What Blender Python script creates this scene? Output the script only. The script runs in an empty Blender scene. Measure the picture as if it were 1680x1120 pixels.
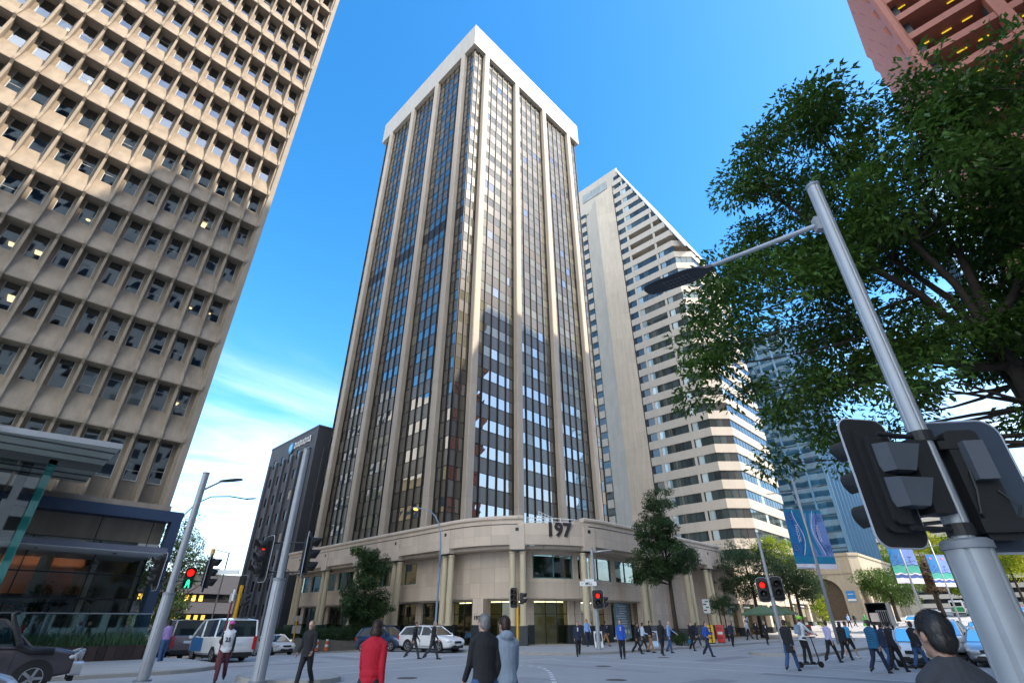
import bpy, math, random
import numpy as np
from mathutils import Vector, Matrix
R = random.Random(11)
NR = np.random.default_rng(5)
SC = bpy.context.scene
COL = SC.collection
rad = math.radians
# ------------------------------------------------------------------ camera / view
CAMH = 1.7
PITCH = rad(29.8)
HEAD = rad(44.6)                    # heading of the view, measured from +X (street axis) towards +Y
cd = bpy.data.cameras.new('camera'); cam = bpy.data.objects.new('camera', cd); COL.objects.link(cam)
cam.location = (0, 0, CAMH); cam.rotation_euler = (math.pi/2 + PITCH, 0, HEAD - math.pi/2)
cd.sensor_width = 36; cd.lens = 17.207; cd.clip_start = 0.05; cd.clip_end = 4000
SC.camera = cam
FW = (math.cos(HEAD), math.sin(HEAD)); RT = (math.sin(HEAD), -math.cos(HEAD))
def in_view(p):
    x, y, z = p[0], p[1], p[2]-CAMH
    f = x*FW[0]+y*FW[1]; a = x*RT[0]+y*RT[1]
    w = f*math.cos(PITCH)+z*math.sin(PITCH); up = -f*math.sin(PITCH)+z*math.cos(PITCH)
    return w > .1 and abs(a/w) < 1.08 and abs(up/w) < .73
def tz(x, y):
    """height of the ground: the cross street falls away, the terrace climbs far off"""
    a = max(0., y-31.); b = max(0., x-62.)
    return -(.05*a*a/12 if a < 6 else .05*(a-3))+.028*b
# ------------------------------------------------------------------ mesh builder
class MB:
    def __init__(s, off=(0, 0, 0)):
        s.v = []; s.f = []; s.m = []; s.a = []; s.off = off; s.X = None
    def add(s, vs, fs, m=0, a=.5):
        o = len(s.v)
        if s.X is not None: vs = [tuple(s.X @ Vector(v)) for v in vs]
        s.v += [(v[0]-s.off[0], v[1]-s.off[1], v[2]-s.off[2]) for v in vs]
        s.f += [tuple(i+o for i in f) for f in fs]; s.m += [m]*len(fs); s.a += [a]*len(fs)
        return s
    def quad(s, a, b, c, d, m=0, t=.5): return s.add([a, b, c, d], [(0, 1, 2, 3)], m, t)
    def box(s, x0, x1, y0, y1, z0, z1, m=0, a=.5):
        v = [(x, y, z) for z in (z0, z1) for y in (y0, y1) for x in (x0, x1)]
        return s.add(v, [(0, 2, 3, 1), (4, 5, 7, 6), (0, 1, 5, 4), (2, 6, 7, 3), (0, 4, 6, 2), (1, 3, 7, 5)], m, a)
    def cbox(s, c, d, m=0, rz=0, ry=0, rx=0, a=.5, bev=0):
        M = Matrix.Translation(c) @ Matrix.Rotation(rz, 4, 'Z') @ Matrix.Rotation(ry, 4, 'Y') @ Matrix.Rotation(rx, 4, 'X')
        hx, hy, hz = d[0]/2, d[1]/2, d[2]/2
        v = [M @ Vector((x, y, z)) for z in (-hz, hz) for y in (-hy, hy) for x in (-hx, hx)]
        return s.add([tuple(q) for q in v], [(0, 2, 3, 1), (4, 5, 7, 6), (0, 1, 5, 4), (2, 6, 7, 3), (0, 4, 6, 2), (1, 3, 7, 5)], m, a)
    def prism(s, poly, z0, z1, m=0, a=.5):
        n = len(poly)
        v = [(p[0], p[1], z0) for p in poly] + [(p[0], p[1], z1) for p in poly]
        f = [tuple(range(n-1, -1, -1)), tuple(range(n, 2*n))] + [(i, (i+1) % n, n+(i+1) % n, n+i) for i in range(n)]
        return s.add(v, f, m, a)
    def extr(s, prof, o, t, n, l, m=0, a=.5):
        """profile (d outwards, z) swept l metres along t from o; n = outward"""
        k = len(prof); v = []
        for q in (0, l):
            for d, z in prof: v.append((o[0]+t[0]*q+n[0]*d, o[1]+t[1]*q+n[1]*d, z))
        f = [tuple(range(k)), tuple(range(2*k-1, k-1, -1))] + [(i, k+i, k+(i+1) % k, (i+1) % k) for i in range(k)]
        return s.add(v, f, m, a)
    def tube(s, pts, r, n=8, m=0, a=.5, cap=True, sy=1.):
        pts = [Vector(p) for p in pts]; k = len(pts)
        if not hasattr(r, '__len__'): r = [r]*k
        vs = []; up = None
        for i, p in enumerate(pts):
            d = (pts[min(i+1, k-1)]-pts[max(i-1, 0)]).normalized()
            if up is None:
                up = Vector((0, 0, 1)) if abs(d.z) < .9 else Vector((1, 0, 0))
            e1 = (up - d*up.dot(d)).normalized(); up = e1; e2 = d.cross(e1)
            for j in range(n):
                t = 2*math.pi*j/n
                vs.append(tuple(p + e1*(math.cos(t)*r[i]) + e2*(math.sin(t)*r[i]*sy)))
        f = [(i*n+j, i*n+(j+1) % n, (i+1)*n+(j+1) % n, (i+1)*n+j) for i in range(k-1) for j in range(n)]
        if cap: f += [tuple(range(n-1, -1, -1)), tuple(range((k-1)*n, k*n))]
        return s.add(vs, f, m, a)
    def rings(s, rs, m=0, a=.5, cap=True):
        """loft through rings (lists of equal length)"""
        n = len(rs[0]); vs = [tuple(p) for r in rs for p in r]; k = len(rs)
        f = [(i*n+j, i*n+(j+1) % n, (i+1)*n+(j+1) % n, (i+1)*n+j) for i in range(k-1) for j in range(n)]
        if cap: f += [tuple(range(n-1, -1, -1)), tuple(range((k-1)*n, k*n))]
        return s.add(vs, f, m, a)
    def ell(s, c, r, n=12, k=8, m=0, a=.5, X=None):
        rs = []
        for i in range(k+1):
            t = math.pi*(i/k); t = min(max(t, .02), math.pi-.02)
            rs.append([(c[0]+r[0]*math.sin(t)*math.cos(2*math.pi*j/n), c[1]+r[1]*math.sin(t)*math.sin(2*math.pi*j/n), c[2]-r[2]*math.cos(t)) for j in range(n)])
        return s.rings(rs, m, a)
    def rbox(s, c, d, r, ax='x', m=0, a=.5, n=4):
        """plate/box with rounded outline, thickness along ax"""
        if ax == 'x': h, w, e = d[2]/2, d[1]/2, d[0]/2
        else: h, w, e = d[2]/2, d[0]/2, d[1]/2
        o = []
        for qx, qy, t0 in ((1, 1, 0), (-1, 1, 90), (-1, -1, 180), (1, -1, 270)):
            for i in range(n+1):
                t = rad(t0+90*i/n); o.append((qx*(w-r)+r*math.cos(t), qy*(h-r)+r*math.sin(t)))
        if ax == 'x': rs = [[(c[0]+q, c[1]+u, c[2]+w_) for u, w_ in o] for q in (-e, e)]
        else: rs = [[(c[0]-u, c[1]+q, c[2]+w_) for u, w_ in o] for q in (-e, e)]
        return s.rings(rs, m, a)
    def build(s, name, mats, parent=None, smooth=False, loc=None):
        me = bpy.data.meshes.new(name); me.from_pydata(s.v, [], s.f)
        if not isinstance(mats, (list, tuple)): mats = [mats]
        for m in mats: me.materials.append(m)
        if any(s.m): me.polygons.foreach_set('material_index', s.m)
        at = me.attributes.new('vary', 'FLOAT', 'FACE'); at.data.foreach_set('value', s.a)
        if smooth is True: me.polygons.foreach_set('use_smooth', [True]*len(s.f))
        me.update()
        o = bpy.data.objects.new(name, me); COL.objects.link(o)
        if smooth not in (False, True): me.set_sharp_from_angle(angle=rad(smooth)); me.polygons.foreach_set('use_smooth', [True]*len(s.f))
        if parent: o.parent = parent
        if loc: o.location = loc
        return o
def tag(o, label=None, cat=None, group=None, kind=None):
    if label: o['label'] = label
    if cat: o['category'] = cat
    if group: o['group'] = group
    if kind: o['kind'] = kind
    return o
def thing(name, label, cat, loc=(0, 0, 0), rz=0, group=None):
    o = bpy.data.objects.new(name, None); COL.objects.link(o); o.empty_display_size = .2
    o.location = loc; o.rotation_euler = (0, 0, rz)
    return tag(o, label, cat, group)
def dup(root, loc, rz, label, group=None):
    r = root.copy(); COL.objects.link(r); r.location = loc; r.rotation_euler = (0, 0, rz); tag(r, label, None, group)
    for c in list(root.children):
        k = c.copy(); COL.objects.link(k); k.parent = r
        for g in list(c.children):
            q = g.copy(); COL.objects.link(q); q.parent = k
    return r
def split_parts(root, off, items, name, mats, limit=100, smooth=False):
    """items: (centre, area, function drawing the piece). The largest in view become parts, the rest one mass."""
    def key(it):
        c = it[0]; d2 = c[0]**2+c[1]**2+(c[2]-CAMH)**2
        return -(it[1]/d2)*(1 if in_view(c) else 1e-6)
    items = sorted(items, key=key)
    for c, a, fn in items[:limit]:
        mb = MB(off); fn(mb); mb.build(name, mats, root, smooth)
    if len(items) > limit:
        mb = MB(off)
        for c, a, fn in items[limit:]: fn(mb)
        tag(mb.build(name, mats, root, smooth), kind='stuff')
_tx = {}
def text_mesh(mb, txt, size, ex, M, m=0, bold=0.):
    """letters standing in the local XY plane of matrix M (x = reading direction, y = up)"""
    k = (txt, bold)
    if k not in _tx:
        c = bpy.data.curves.new('letters', 'FONT'); c.body = txt; c.size = 1; c.extrude = .03; c.offset = bold; c.align_x = 'CENTER'; c.align_y = 'CENTER'; c.resolution_u = 3
        o = bpy.data.objects.new('letters', c); COL.objects.link(o)
        bpy.context.view_layer.update()
        me = bpy.data.meshes.new_from_object(o.evaluated_get(bpy.context.evaluated_depsgraph_get()))
        _tx[k] = ([tuple(v.co) for v in me.vertices], [tuple(p.vertices) for p in me.polygons])
        bpy.data.objects.remove(o); bpy.data.meshes.remove(me); bpy.data.curves.remove(c)
    v, f = _tx[k]
    mb.add([tuple(M @ Vector((p[0]*size, p[1]*size, p[2]/.03*ex))) for p in v], f, m)
# ------------------------------------------------------------------ materials
def _n(nt, t, **kw):
    n = nt.nodes.new(t)
    for k, v in kw.items(): setattr(n, k, v)
    return n
def mat(name, col, rough=.6, metal=0., var=.12, scale=2., bump=0., bscale=None, attr=0., spec=.5, stain=0., coat=0., trans=0., panel=None, emit=None, es=0.):
    m = bpy.data.materials.new(name); m.use_nodes = True; nt = m.node_tree; b = nt.nodes['Principled BSDF']
    L = nt.links.new
    b.inputs['Roughness'].default_value = rough; b.inputs['Metallic'].default_value = metal
    b.inputs['Specular IOR Level'].default_value = spec; b.inputs['Coat Weight'].default_value = coat; b.inputs['Coat Roughness'].default_value = .06
    tc = _n(nt, 'ShaderNodeTexCoord'); cur = None
    rgb = _n(nt, 'ShaderNodeRGB'); rgb.outputs[0].default_value = (*col, 1); cur = rgb.outputs[0]
    def mul(cur, fac, lo, hi):
        mr = _n(nt, 'ShaderNodeMapRange'); L(fac, mr.inputs[0]); mr.inputs[3].default_value = lo; mr.inputs[4].default_value = hi
        mx = _n(nt, 'ShaderNodeVectorMath', operation='SCALE'); L(cur, mx.inputs[0]); L(mr.outputs[0], mx.inputs[3]); return mx.outputs[0]
    if var:
        no = _n(nt, 'ShaderNodeTexNoise'); no.inputs['Scale'].default_value = scale; no.inputs['Detail'].default_value = 6; no.inputs['Roughness'].default_value = .65
        L(tc.outputs['Object'], no.inputs['Vector']); cur = mul(cur, no.outputs['Fac'], 1-2*var, 1+2*var)
    if stain:
        mp = _n(nt, 'ShaderNodeMapping'); mp.inputs['Scale'].default_value = (1.3, 1.3, .12); L(tc.outputs['Object'], mp.inputs[0])
        n2 = _n(nt, 'ShaderNodeTexNoise'); n2.inputs['Scale'].default_value = 1.6; n2.inputs['Detail'].default_value = 8; L(mp.outputs[0], n2.inputs['Vector'])
        cur = mul(cur, n2.outputs['Fac'], 1-2*stain, 1+1.2*stain)
    if panel:
        # joints between stone slabs: panel = (width, height, darkness, random tint)
        sp = _n(nt, 'ShaderNodeSeparateXYZ'); L(tc.outputs['Object'], sp.inputs[0])
        ad = _n(nt, 'ShaderNodeMath', operation='ADD'); L(sp.outputs[0], ad.inputs[0]); L(sp.outputs[1], ad.inputs[1])
        cb = _n(nt, 'ShaderNodeCombineXYZ'); L(ad.outputs[0], cb.inputs[0]); L(sp.outputs[2], cb.inputs[1])
        br = _n(nt, 'ShaderNodeTexBrick', offset=0.); L(cb.outputs[0], br.inputs['Vector'])
        br.inputs['Scale'].default_value = 1; br.inputs['Brick Width'].default_value = panel[0]; br.inputs['Row Height'].default_value = panel[1]
        br.inputs['Mortar Size'].default_value = .012; t = panel[3]
        br.inputs['Color1'].default_value = (1+t,)*3+(1,); br.inputs['Color2'].default_value = (1-t,)*3+(1,); br.inputs['Mortar'].default_value = (panel[2],)*3+(1,)
        mx = _n(nt, 'ShaderNodeVectorMath', operation='MULTIPLY'); L(cur, mx.inputs[0]); L(br.outputs['Color'], mx.inputs[1]); cur = mx.outputs[0]
    if attr:
        at = _n(nt, 'ShaderNodeAttribute', attribute_name='vary'); cur = mul(cur, at.outputs['Fac'], 1-attr, 1+attr)
    L(cur, b.inputs['Base Color'])
    if bump:
        n3 = _n(nt, 'ShaderNodeTexNoise'); n3.inputs['Scale'].default_value = bscale or scale*8; n3.inputs['Detail'].default_value = 5; L(tc.outputs['Object'], n3.inputs['Vector'])
        bp = _n(nt, 'ShaderNodeBump'); bp.inputs['Strength'].default_value = bump; bp.inputs['Distance'].default_value = .02; L(n3.outputs['Fac'], bp.inputs['Height']); L(bp.outputs[0], b.inputs['Normal'])
    if trans:
        tr = _n(nt, 'ShaderNodeBsdfTranslucent'); L(cur, tr.inputs[0]); mix = _n(nt, 'ShaderNodeMixShader'); mix.inputs[0].default_value = trans
        L(b.outputs[0], mix.inputs[1]); L(tr.outputs[0], mix.inputs[2]); L(mix.outputs[0], nt.nodes['Material Output'].inputs[0])
    if emit:
        b.inputs['Emission Color'].default_value = (*emit, 1); b.inputs['Emission Strength'].default_value = es
    return m
def glass(name, base, refl=.25, tint=(1, 1, 1), attr=.5, rough=.02, wavy=.0, clear=0., ctint=(.8, .9, .9)):
    """window pane: mirror layer growing towards grazing over a tinted (or see-through) body"""
    m = bpy.data.materials.new(name); m.use_nodes = True; nt = m.node_tree; L = nt.links.new
    nt.nodes.remove(nt.nodes['Principled BSDF']); out = nt.nodes['Material Output']
    if clear:
        body = _n(nt, 'ShaderNodeBsdfTransparent'); body.inputs[0].default_value = (*ctint, 1)
    else:
        body = _n(nt, 'ShaderNodeBsdfDiffuse'); at = _n(nt, 'ShaderNodeAttribute', attribute_name='vary')
        mr = _n(nt, 'ShaderNodeMapRange'); L(at.outputs['Fac'], mr.inputs[0]); mr.inputs[3].default_value = 1-attr; mr.inputs[4].default_value = 1+attr
        mx = _n(nt, 'ShaderNodeVectorMath', operation='SCALE'); mx.inputs[0].default_value = base; L(mr.outputs[0], mx.inputs[3]); L(mx.outputs[0], body.inputs[0])
    g = _n(nt, 'ShaderNodeBsdfGlossy'); g.inputs['Roughness'].default_value = rough; g.inputs[0].default_value = (*tint, 1)
    if wavy:
        tc = _n(nt, 'ShaderNodeTexCoord'); no = _n(nt, 'ShaderNodeTexNoise'); no.inputs['Scale'].default_value = .55; no.inputs['Detail'].default_value = 2; L(tc.outputs['Object'], no.inputs['Vector'])
        bp = _n(nt, 'ShaderNodeBump'); bp.inputs['Strength'].default_value = wavy; bp.inputs['Distance'].default_value = .05; L(no.outputs['Fac'], bp.inputs['Height']); L(bp.outputs[0], g.inputs['Normal'])
    lw = _n(nt, 'ShaderNodeFresnel'); lw.inputs[0].default_value = 1.5
    ad = _n(nt, 'ShaderNodeMath', operation='ADD', use_clamp=True); L(lw.outputs[0], ad.inputs[0]); ad.inputs[1].default_value = refl
    mix = _n(nt, 'ShaderNodeMixShader'); L(ad.outputs[0], mix.inputs[0]); L(body.outputs[0], mix.inputs[1]); L(g.outputs[0], mix.inputs[2]); L(mix.outputs[0], out.inputs[0])
    return m
def emit(name, col, s):
    m = bpy.data.materials.new(name); m.use_nodes = True; b = m.node_tree.nodes['Principled BSDF']
    b.inputs['Base Color'].default_value = (*col, 1); b.inputs['Emission Color'].default_value = (*col, 1); b.inputs['Emission Strength'].default_value = s
    return m
K = {}
def km(key, *a, **k):
    if key not in K: K[key] = mat(key, *a, **k)
    return K[key]
m_conc = mat('pale_concrete', (.315, .255, .19), .85, var=.13, scale=1.2, stain=.22, bump=.25, bscale=14)
m_conc_flat = mat('pale_concrete_wall', (.33, .275, .215), .85, var=.12, scale=.8, stain=.2, bump=.25, bscale=14)
m_stone = mat('beige_stone', (.62, .51, .405), .7, var=.05, scale=1.5, stain=.06, panel=(.9, 1.15, .72, .08))
m_stone_pl = mat('beige_stone_trim', (.62, .515, .415), .7, var=.06, scale=1.2, stain=.05)
m_cream = mat('cream_column', (.56, .48, .33), .6, var=.05, scale=1.2, stain=.04)
m_pier = mat('pale_pier_panel', (.56, .475, .38), .6, var=.05, scale=.5, stain=.07)
m_band = mat('white_roof_panel', (.62, .54, .45), .6, var=.04, scale=.6, stain=.08)
m_dgran = mat('dark_granite', (.028, .036, .042), .35, var=.3, scale=20)
m_black = mat('black_plastic', (.012, .012, .013), .55, var=.1)
m_dark = mat('dark_metal', (.03, .03, .034), .45, .3, var=.1)
m_mull = mat('bronze_mullion', (.018, .014, .012), .5, .0, var=.1)
m_galv = mat('galvanised_steel', (.36, .38, .41), .5, .35, var=.08, scale=3, stain=.08)
m_galvd = mat('grey_cast_steel', (.22, .24, .27), .55, .3, var=.08, scale=4)
m_white = mat('white_paint', (.75, .75, .74), .5, var=.04)
m_navy = mat('navy_cladding', (.035, .06, .115), .4, var=.06, scale=.8)
m_redg = mat('red_granite', (.42, .145, .095), .6, var=.09, scale=1.4, stain=.08)
m_asph = mat('asphalt', (.33, .33, .335), .8, var=.1, scale=.35, bump=.3, bscale=60, stain=.06)
m_pave = mat('grey_paving', (.36, .355, .35), .75, var=.06, scale=2, panel=(.6, .6, .6, .1))
m_kerb = mat('kerb_concrete', (.33, .32, .3), .8, var=.1, scale=3)
m_line = mat('road_paint', (.62, .63, .63), .7, var=.2, scale=9)
m_yel = mat('yellow_paint', (.72, .36, .01), .5, var=.05)
m_bark = mat('bark', (.042, .03, .022), .9, var=.3, scale=7, bump=.8, bscale=22)
# ------------------------------------------------------------------ sky, sun
SUN_EL = rad(43); SUN_AZ = (.42, -.907)          # towards the sun
w = bpy.data.worlds.new("World"); SC.world = w; w.use_nodes = True; nt = w.node_tree; L = nt.links.new
bg = nt.nodes['Background']; bg.inputs[1].default_value = .15
sk = _n(nt, 'ShaderNodeTexSky', sky_type='NISHITA'); sk.sun_disc = False; sk.sun_elevation = SUN_EL
sk.sun_rotation = math.atan2(SUN_AZ[0], SUN_AZ[1]); sk.air_density = 1.0; sk.dust_density = .6; sk.ozone_density = 2.2; sk.altitude = 20
hs = _n(nt, 'ShaderNodeHueSaturation'); hs.inputs['Saturation'].default_value = 1.36; hs.inputs['Hue'].default_value = .495; hs.inputs['Value'].default_value = .78; L(sk.outputs[0], hs.inputs['Color'])
tc = _n(nt, 'ShaderNodeTexCoord'); sep = _n(nt, 'ShaderNodeSeparateXYZ'); L(tc.outputs['Generated'], sep.inputs[0])
def mth(op, a, b=None, clamp=False):
    n = _n(nt, 'ShaderNodeMath', operation=op, use_clamp=clamp)
    for i, q in enumerate((a, b)):
        if q is None: continue
        if isinstance(q, (int, float)): n.inputs[i].default_value = q
        else: L(q, n.inputs[i])
    return n.outputs[0]
# thin cloud sheet: direction projected on a high plane, streaked
zc = mth('MAXIMUM', sep.outputs[2], .04)
cx = mth('DIVIDE', sep.outputs[0], zc); cy = mth('DIVIDE', sep.outputs[1], zc)
cmb = _n(nt, 'ShaderNodeCombineXYZ'); L(cx, cmb.inputs[0]); L(cy, cmb.inputs[1])
mp = _n(nt, 'ShaderNodeMapping'); mp.inputs['Rotation'].default_value = (0, 0, rad(62)); mp.inputs['Scale'].default_value = (.7, 1.15, 1); mp.inputs['Location'].default_value = (1.7, .4, 0); L(cmb.outputs[0], mp.inputs[0])
n1 = _n(nt, 'ShaderNodeTexNoise'); n1.inputs['Scale'].default_value = .9; n1.inputs['Detail'].default_value = 7; n1.inputs['Roughness'].default_value = .55; n1.inputs['Distortion'].default_value = .6; L(mp.outputs[0], n1.inputs['Vector'])
# more cloud low down; unseen bright cloud added behind the view to lift shade
low = _n(nt, 'ShaderNodeMapRange'); low.interpolation_type = 'SMOOTHSTEP'; L(sep.outputs[2], low.inputs[0]); low.inputs[1].default_value = .66; low.inputs[2].default_value = .16; low.inputs[3].default_value = 0; low.inputs[4].default_value = 1
back = _n(nt, 'ShaderNodeMapRange'); back.interpolation_type = 'SMOOTHSTEP'; L(mth('ADD', mth('MULTIPLY', sep.outputs[0], -FW[0]), mth('MULTIPLY', sep.outputs[1], -FW[1])), back.inputs[0]); back.inputs[1].default_value = -.05; back.inputs[2].default_value = .75; back.inputs[3].default_value = 0; back.inputs[4].default_value = .55
hi = _n(nt, 'ShaderNodeMapRange'); hi.interpolation_type = 'SMOOTHSTEP'; L(sep.outputs[2], hi.inputs[0]); hi.inputs[1].default_value = .12; hi.inputs[2].default_value = .5; hi.inputs[3].default_value = .1; hi.inputs[4].default_value = 1
fill_cloud = mth('MULTIPLY', back.outputs[0], hi.outputs[0])
den = mth('ADD', mth('ADD', mth('MULTIPLY', low.outputs[0], .50), fill_cloud), mth('MULTIPLY', n1.outputs['Fac'], .95))
cr = _n(nt, 'ShaderNodeMapRange'); cr.interpolation_type = 'SMOOTHSTEP'; L(den, cr.inputs[0]); cr.inputs[1].default_value = .66; cr.inputs[2].default_value = 1.3; cr.inputs[3].default_value = 0; cr.inputs[4].default_value = .93
mix = _n(nt, 'ShaderNodeMixRGB'); L(cr.outputs[0], mix.inputs[0]); L(hs.outputs[0], mix.inputs[1]); 
bc = _n(nt, 'ShaderNodeMixRGB'); L(mth('MULTIPLY', fill_cloud, 1.9, True), bc.inputs[0]); bc.inputs[1].default_value = (3.2, 3.7, 4.35, 1); bc.inputs[2].default_value = (10, 10, 10, 1); L(bc.outputs[0], mix.inputs[2])  # cloud added behind the viewer turns bright white, to fill the shaded street
L(mix.outputs[0], bg.inputs[0])
sd = bpy.data.lights.new('sun', 'SUN'); sd.energy = 2.15; sd.angle = rad(.5); sd.color = (1, .88, .72)
so = bpy.data.objects.new('sun', sd); COL.objects.link(so)
sv = Vector((SUN_AZ[0]*math.cos(SUN_EL), SUN_AZ[1]*math.cos(SUN_EL), math.sin(SUN_EL)))
so.rotation_euler = sv.to_track_quat('Z', 'Y').to_euler(); so.location = (20, -60, 90)
SC.view_settings.view_transform = 'Standard'; SC.view_settings.look = 'None'; SC.view_settings.exposure = 1.85; SC.view_settings.gamma = 1
# ------------------------------------------------------------------ ground
def axis(lo, hi, fine_lo, fine_hi, fine, coarse):
    v = []; x = lo
    while x < hi:
        v.append(x); x += fine if fine_lo <= x < fine_hi else coarse
    return v+[hi]
xs = axis(-400, 1600, -10, 90, 4, 40); ys = axis(-400, 1200, -10, 120, 4, 40)
mb = MB(); nx = len(xs)
mb.add([(x, y, tz(x, y)) for y in ys for x in xs], [(j*nx+i, j*nx+i+1, (j+1)*nx+i+1, (j+1)*nx+i) for j in range(len(ys)-1) for i in range(nx-1)])
tag(mb.build('road', m_asph, smooth=True), kind='structure')
class LPath:
    """an L-shaped line: down x = X from y = Y1, round a corner of radius r, then along y = Y to x = X1 (sg = -1: along to smaller x)"""
    def __init__(s, X, Y, r, Y1, X1, sg=1): s.X, s.Y, s.r, s.Y1, s.X1, s.sg = X, Y, r, Y1, X1, sg; s.a = Y1-(Y+r); s.b = s.a+math.pi/2*r; s.n = s.b+abs(X1-X)-r
    def P(s, q, d=0., z=None):
        """point at arc length q, offset d into the block"""
        g = s.sg
        if q <= s.a: x, y = s.X+g*d, s.Y1-q
        elif q <= s.b:
            t = math.pi+(q-s.a)/s.r; c = s.r-d; x, y = s.X+g*(s.r+c*math.cos(t)), s.Y+s.r+c*math.sin(t)
        else: x, y = s.X+g*(s.r+q-s.b), s.Y+d
        return (x, y) if z is None else (x, y, z)
    def qs(s, q0, q1, step=2., arc=.7):
        """sample positions between q0 and q1, denser on the corner"""
        o = [q0]; q = q0
        while q < q1-1e-6:
            q = q+(arc if s.a-.01 <= q < s.b-.01 else step)
            for k in (s.a, s.b):
                if o[-1] < k-1e-6 < q-1e-6: q = k
            o.append(min(q, q1))
        return o
    def T(s, q):
        a, b = s.P(max(q-.05, 0)), s.P(q+.05); l = math.hypot(b[0]-a[0], b[1]-a[1]); return ((b[0]-a[0])/l, (b[1]-a[1])/l)
    def strip(s, mb, q0, q1, prof, m=0, step=2., a=.5, closed=True, ground=False):
        """sweep a closed profile of (d inwards, z) along the path"""
        rs = []
        for q in s.qs(q0, q1, step):
            rs.append([(lambda p: (p[0], p[1], z+(tz(*p) if ground else 0)))(s.P(q, d)) for d, z in prof])
        k = len(prof); n = len(rs); v = [p for r_ in rs for p in r_]
        f = []
        for i in range(n-1):
            for j in range(k):
                q = (i*k+j, (i+1)*k+j, (i+1)*k+(j+1) % k, i*k+(j+1) % k); f.append(q if s.sg > 0 else q[::-1])
        f += [tuple(range(k)), tuple(range(n*k-1, (n-1)*k-1, -1))]
        mb.add(v, f, m, a)
KERB = .14
def pavement(path, depth, name):
    mb = MB(); path.strip(mb, 0, path.n, [(0, -.3), (0, KERB-.02), (.02, KERB), (.3, KERB), (.3, -.3)], 1, 4, ground=True)
    far = [.3, 2, 5, 9] + list(range(14, int(depth), 8)) + [depth]
    for qs, cols in ((path.qs(0, path.a, 4), far), (path.qs(path.a, path.n, 4), [.3, path.r*.5, path.r-.004])):
        v = [(lambda p: (p[0], p[1], tz(*p)+KERB+.003))(path.P(q, d)) for q in qs for d in cols]
        k = len(cols); f = [(i*k+j, (i+1)*k+j, (i+1)*k+j+1, i*k+j+1) for i in range(len(qs)-1) for j in range(k-1)]
        if path.sg < 0: f = [q[::-1] for q in f]
        mb.add(v, f, 0)
    tag(mb.build(name, [m_pave, m_kerb]), kind='structure')
NE = LPath(24.6, 20.6, 6, 300, 500); pavement(NE, 220, 'pavement')
NW = LPath(9.2, 24.6, 3, 260, -200, -1); pavement(NW, 70, 'pavement')
mb = MB()       # near pavement the camera stands on
xs2 = [-80, -40, -10, 0, 10, 20, 30, 45, 62, 80, 100, 150, 220, 300, 400, 520]
for i in range(len(xs2)-1):
    a, b = xs2[i], xs2[i+1]; za, zb = tz(a, 0), tz(b, 0)
    for y0, y1, m in ((1.2, 1.5, 1), (-60, 1.2, 0)):
        mb.quad((a, y0, za+KERB), (b, y0, zb+KERB), (b, y1, zb+KERB), (a, y1, za+KERB), m)
    mb.quad((a, 1.5, za-.2), (a, 1.5, za+KERB), (b, 1.5, zb+KERB), (b, 1.5, zb-.2), 1)
tag(mb.build('pavement', [m_pave, m_kerb]), kind='structure')
def island(x0, x1, y0, y1):
    mb = MB(); r = (y1-y0)/2; yc = (y0+y1)/2; n = 10
    st = [x0+r*(1-math.cos(rad(90*i/n))) for i in range(n+1)]; x = x0+r
    while x < x1: x = min(x+6, x1); st.append(x)
    def hw(x): t = max(0, 1-(x-x0)/r); return r*math.sqrt(max(0, 1-t*t))+.02
    for d, zt, m in ((0, KERB, 1), (.25, KERB+.004, 0)):
        rs = []
        for x in st:
            h = max(hw(x)-d, .01); xx = x+d*max(0, 1-(x-x0)/r); z = tz(x, yc); rs.append([(xx, yc-h, z-.2), (xx, yc-h, z+zt), (xx, yc+h, z+zt), (xx, yc+h, z-.2)])
        mb.rings(rs, m)
    return tag(mb.build('traffic_island', [m_pave, m_kerb]), kind='structure')
island(34.2, 400, 10.9, 14.7)
mb = MB()
pts = [(9.0+1.5*math.cos(t), 19.6+2.3*math.sin(t)) for t in [2*math.pi*i/24 for i in range(24)]]
pin = [(9.0+1.25*math.cos(t), 19.6+2.05*math.sin(t)) for t in [2*math.pi*i/24 for i in range(24)]]
mb.prism(pts, -.2, KERB, 1); mb.prism(pin, -.1, KERB+.004, 0)
tag(mb.build('traffic_island', [m_pave, m_kerb]), kind='structure')
# painted lines
mb = MB()
def line(x0, y0, x1, y1, wd=.12):
    l = math.hypot(x1-x0, y1-y0); n = max(1, int(l/6)); nx, ny = -(y1-y0)/l*wd/2, (x1-x0)/l*wd/2
    for i in range(n):
        a, b = i/n, (i+1)/n; p, q = (x0+(x1-x0)*a, y0+(y1-y0)*a), (x0+(x1-x0)*b, y0+(y1-y0)*b)
        mb.quad(*[(u[0]+k*nx, u[1]+k*ny, tz(*u)+.006) for u, k in ((p, -1), (q, -1), (q, 1), (p, 1))])
for y in (4.6, 8.0):                                         # lane dashes, near carriageway
    for x in range(34, 240, 9): line(x, y, x+3.2, y)
for y in (17.2,):
    for x in range(38, 240, 9): line(x, y, x+3.2, y)
line(37.4, 1.9, 37.4, 10.6, .32)                             # stop line
line(26.6, 1.9, 26.6, 20, .12); line(23.2, 1.9, 23.2, 20, .12)   # crossing, terrace side
line(11.2, 23.6, 24, 23.6, .12); line(11.2, 20.4, 24, 20.4, .12)   # crossing, side street
line(17, 26.3, 24.2, 26.3, .3)
for y in range(29, 120, 8): line(17.2, y, 17.2, y+3, .12); line(13.2, y, 13.2, y+3, .12)
for y in (26, 70): line(20.8, y+2, 20.8, y+40, .12)
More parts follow.
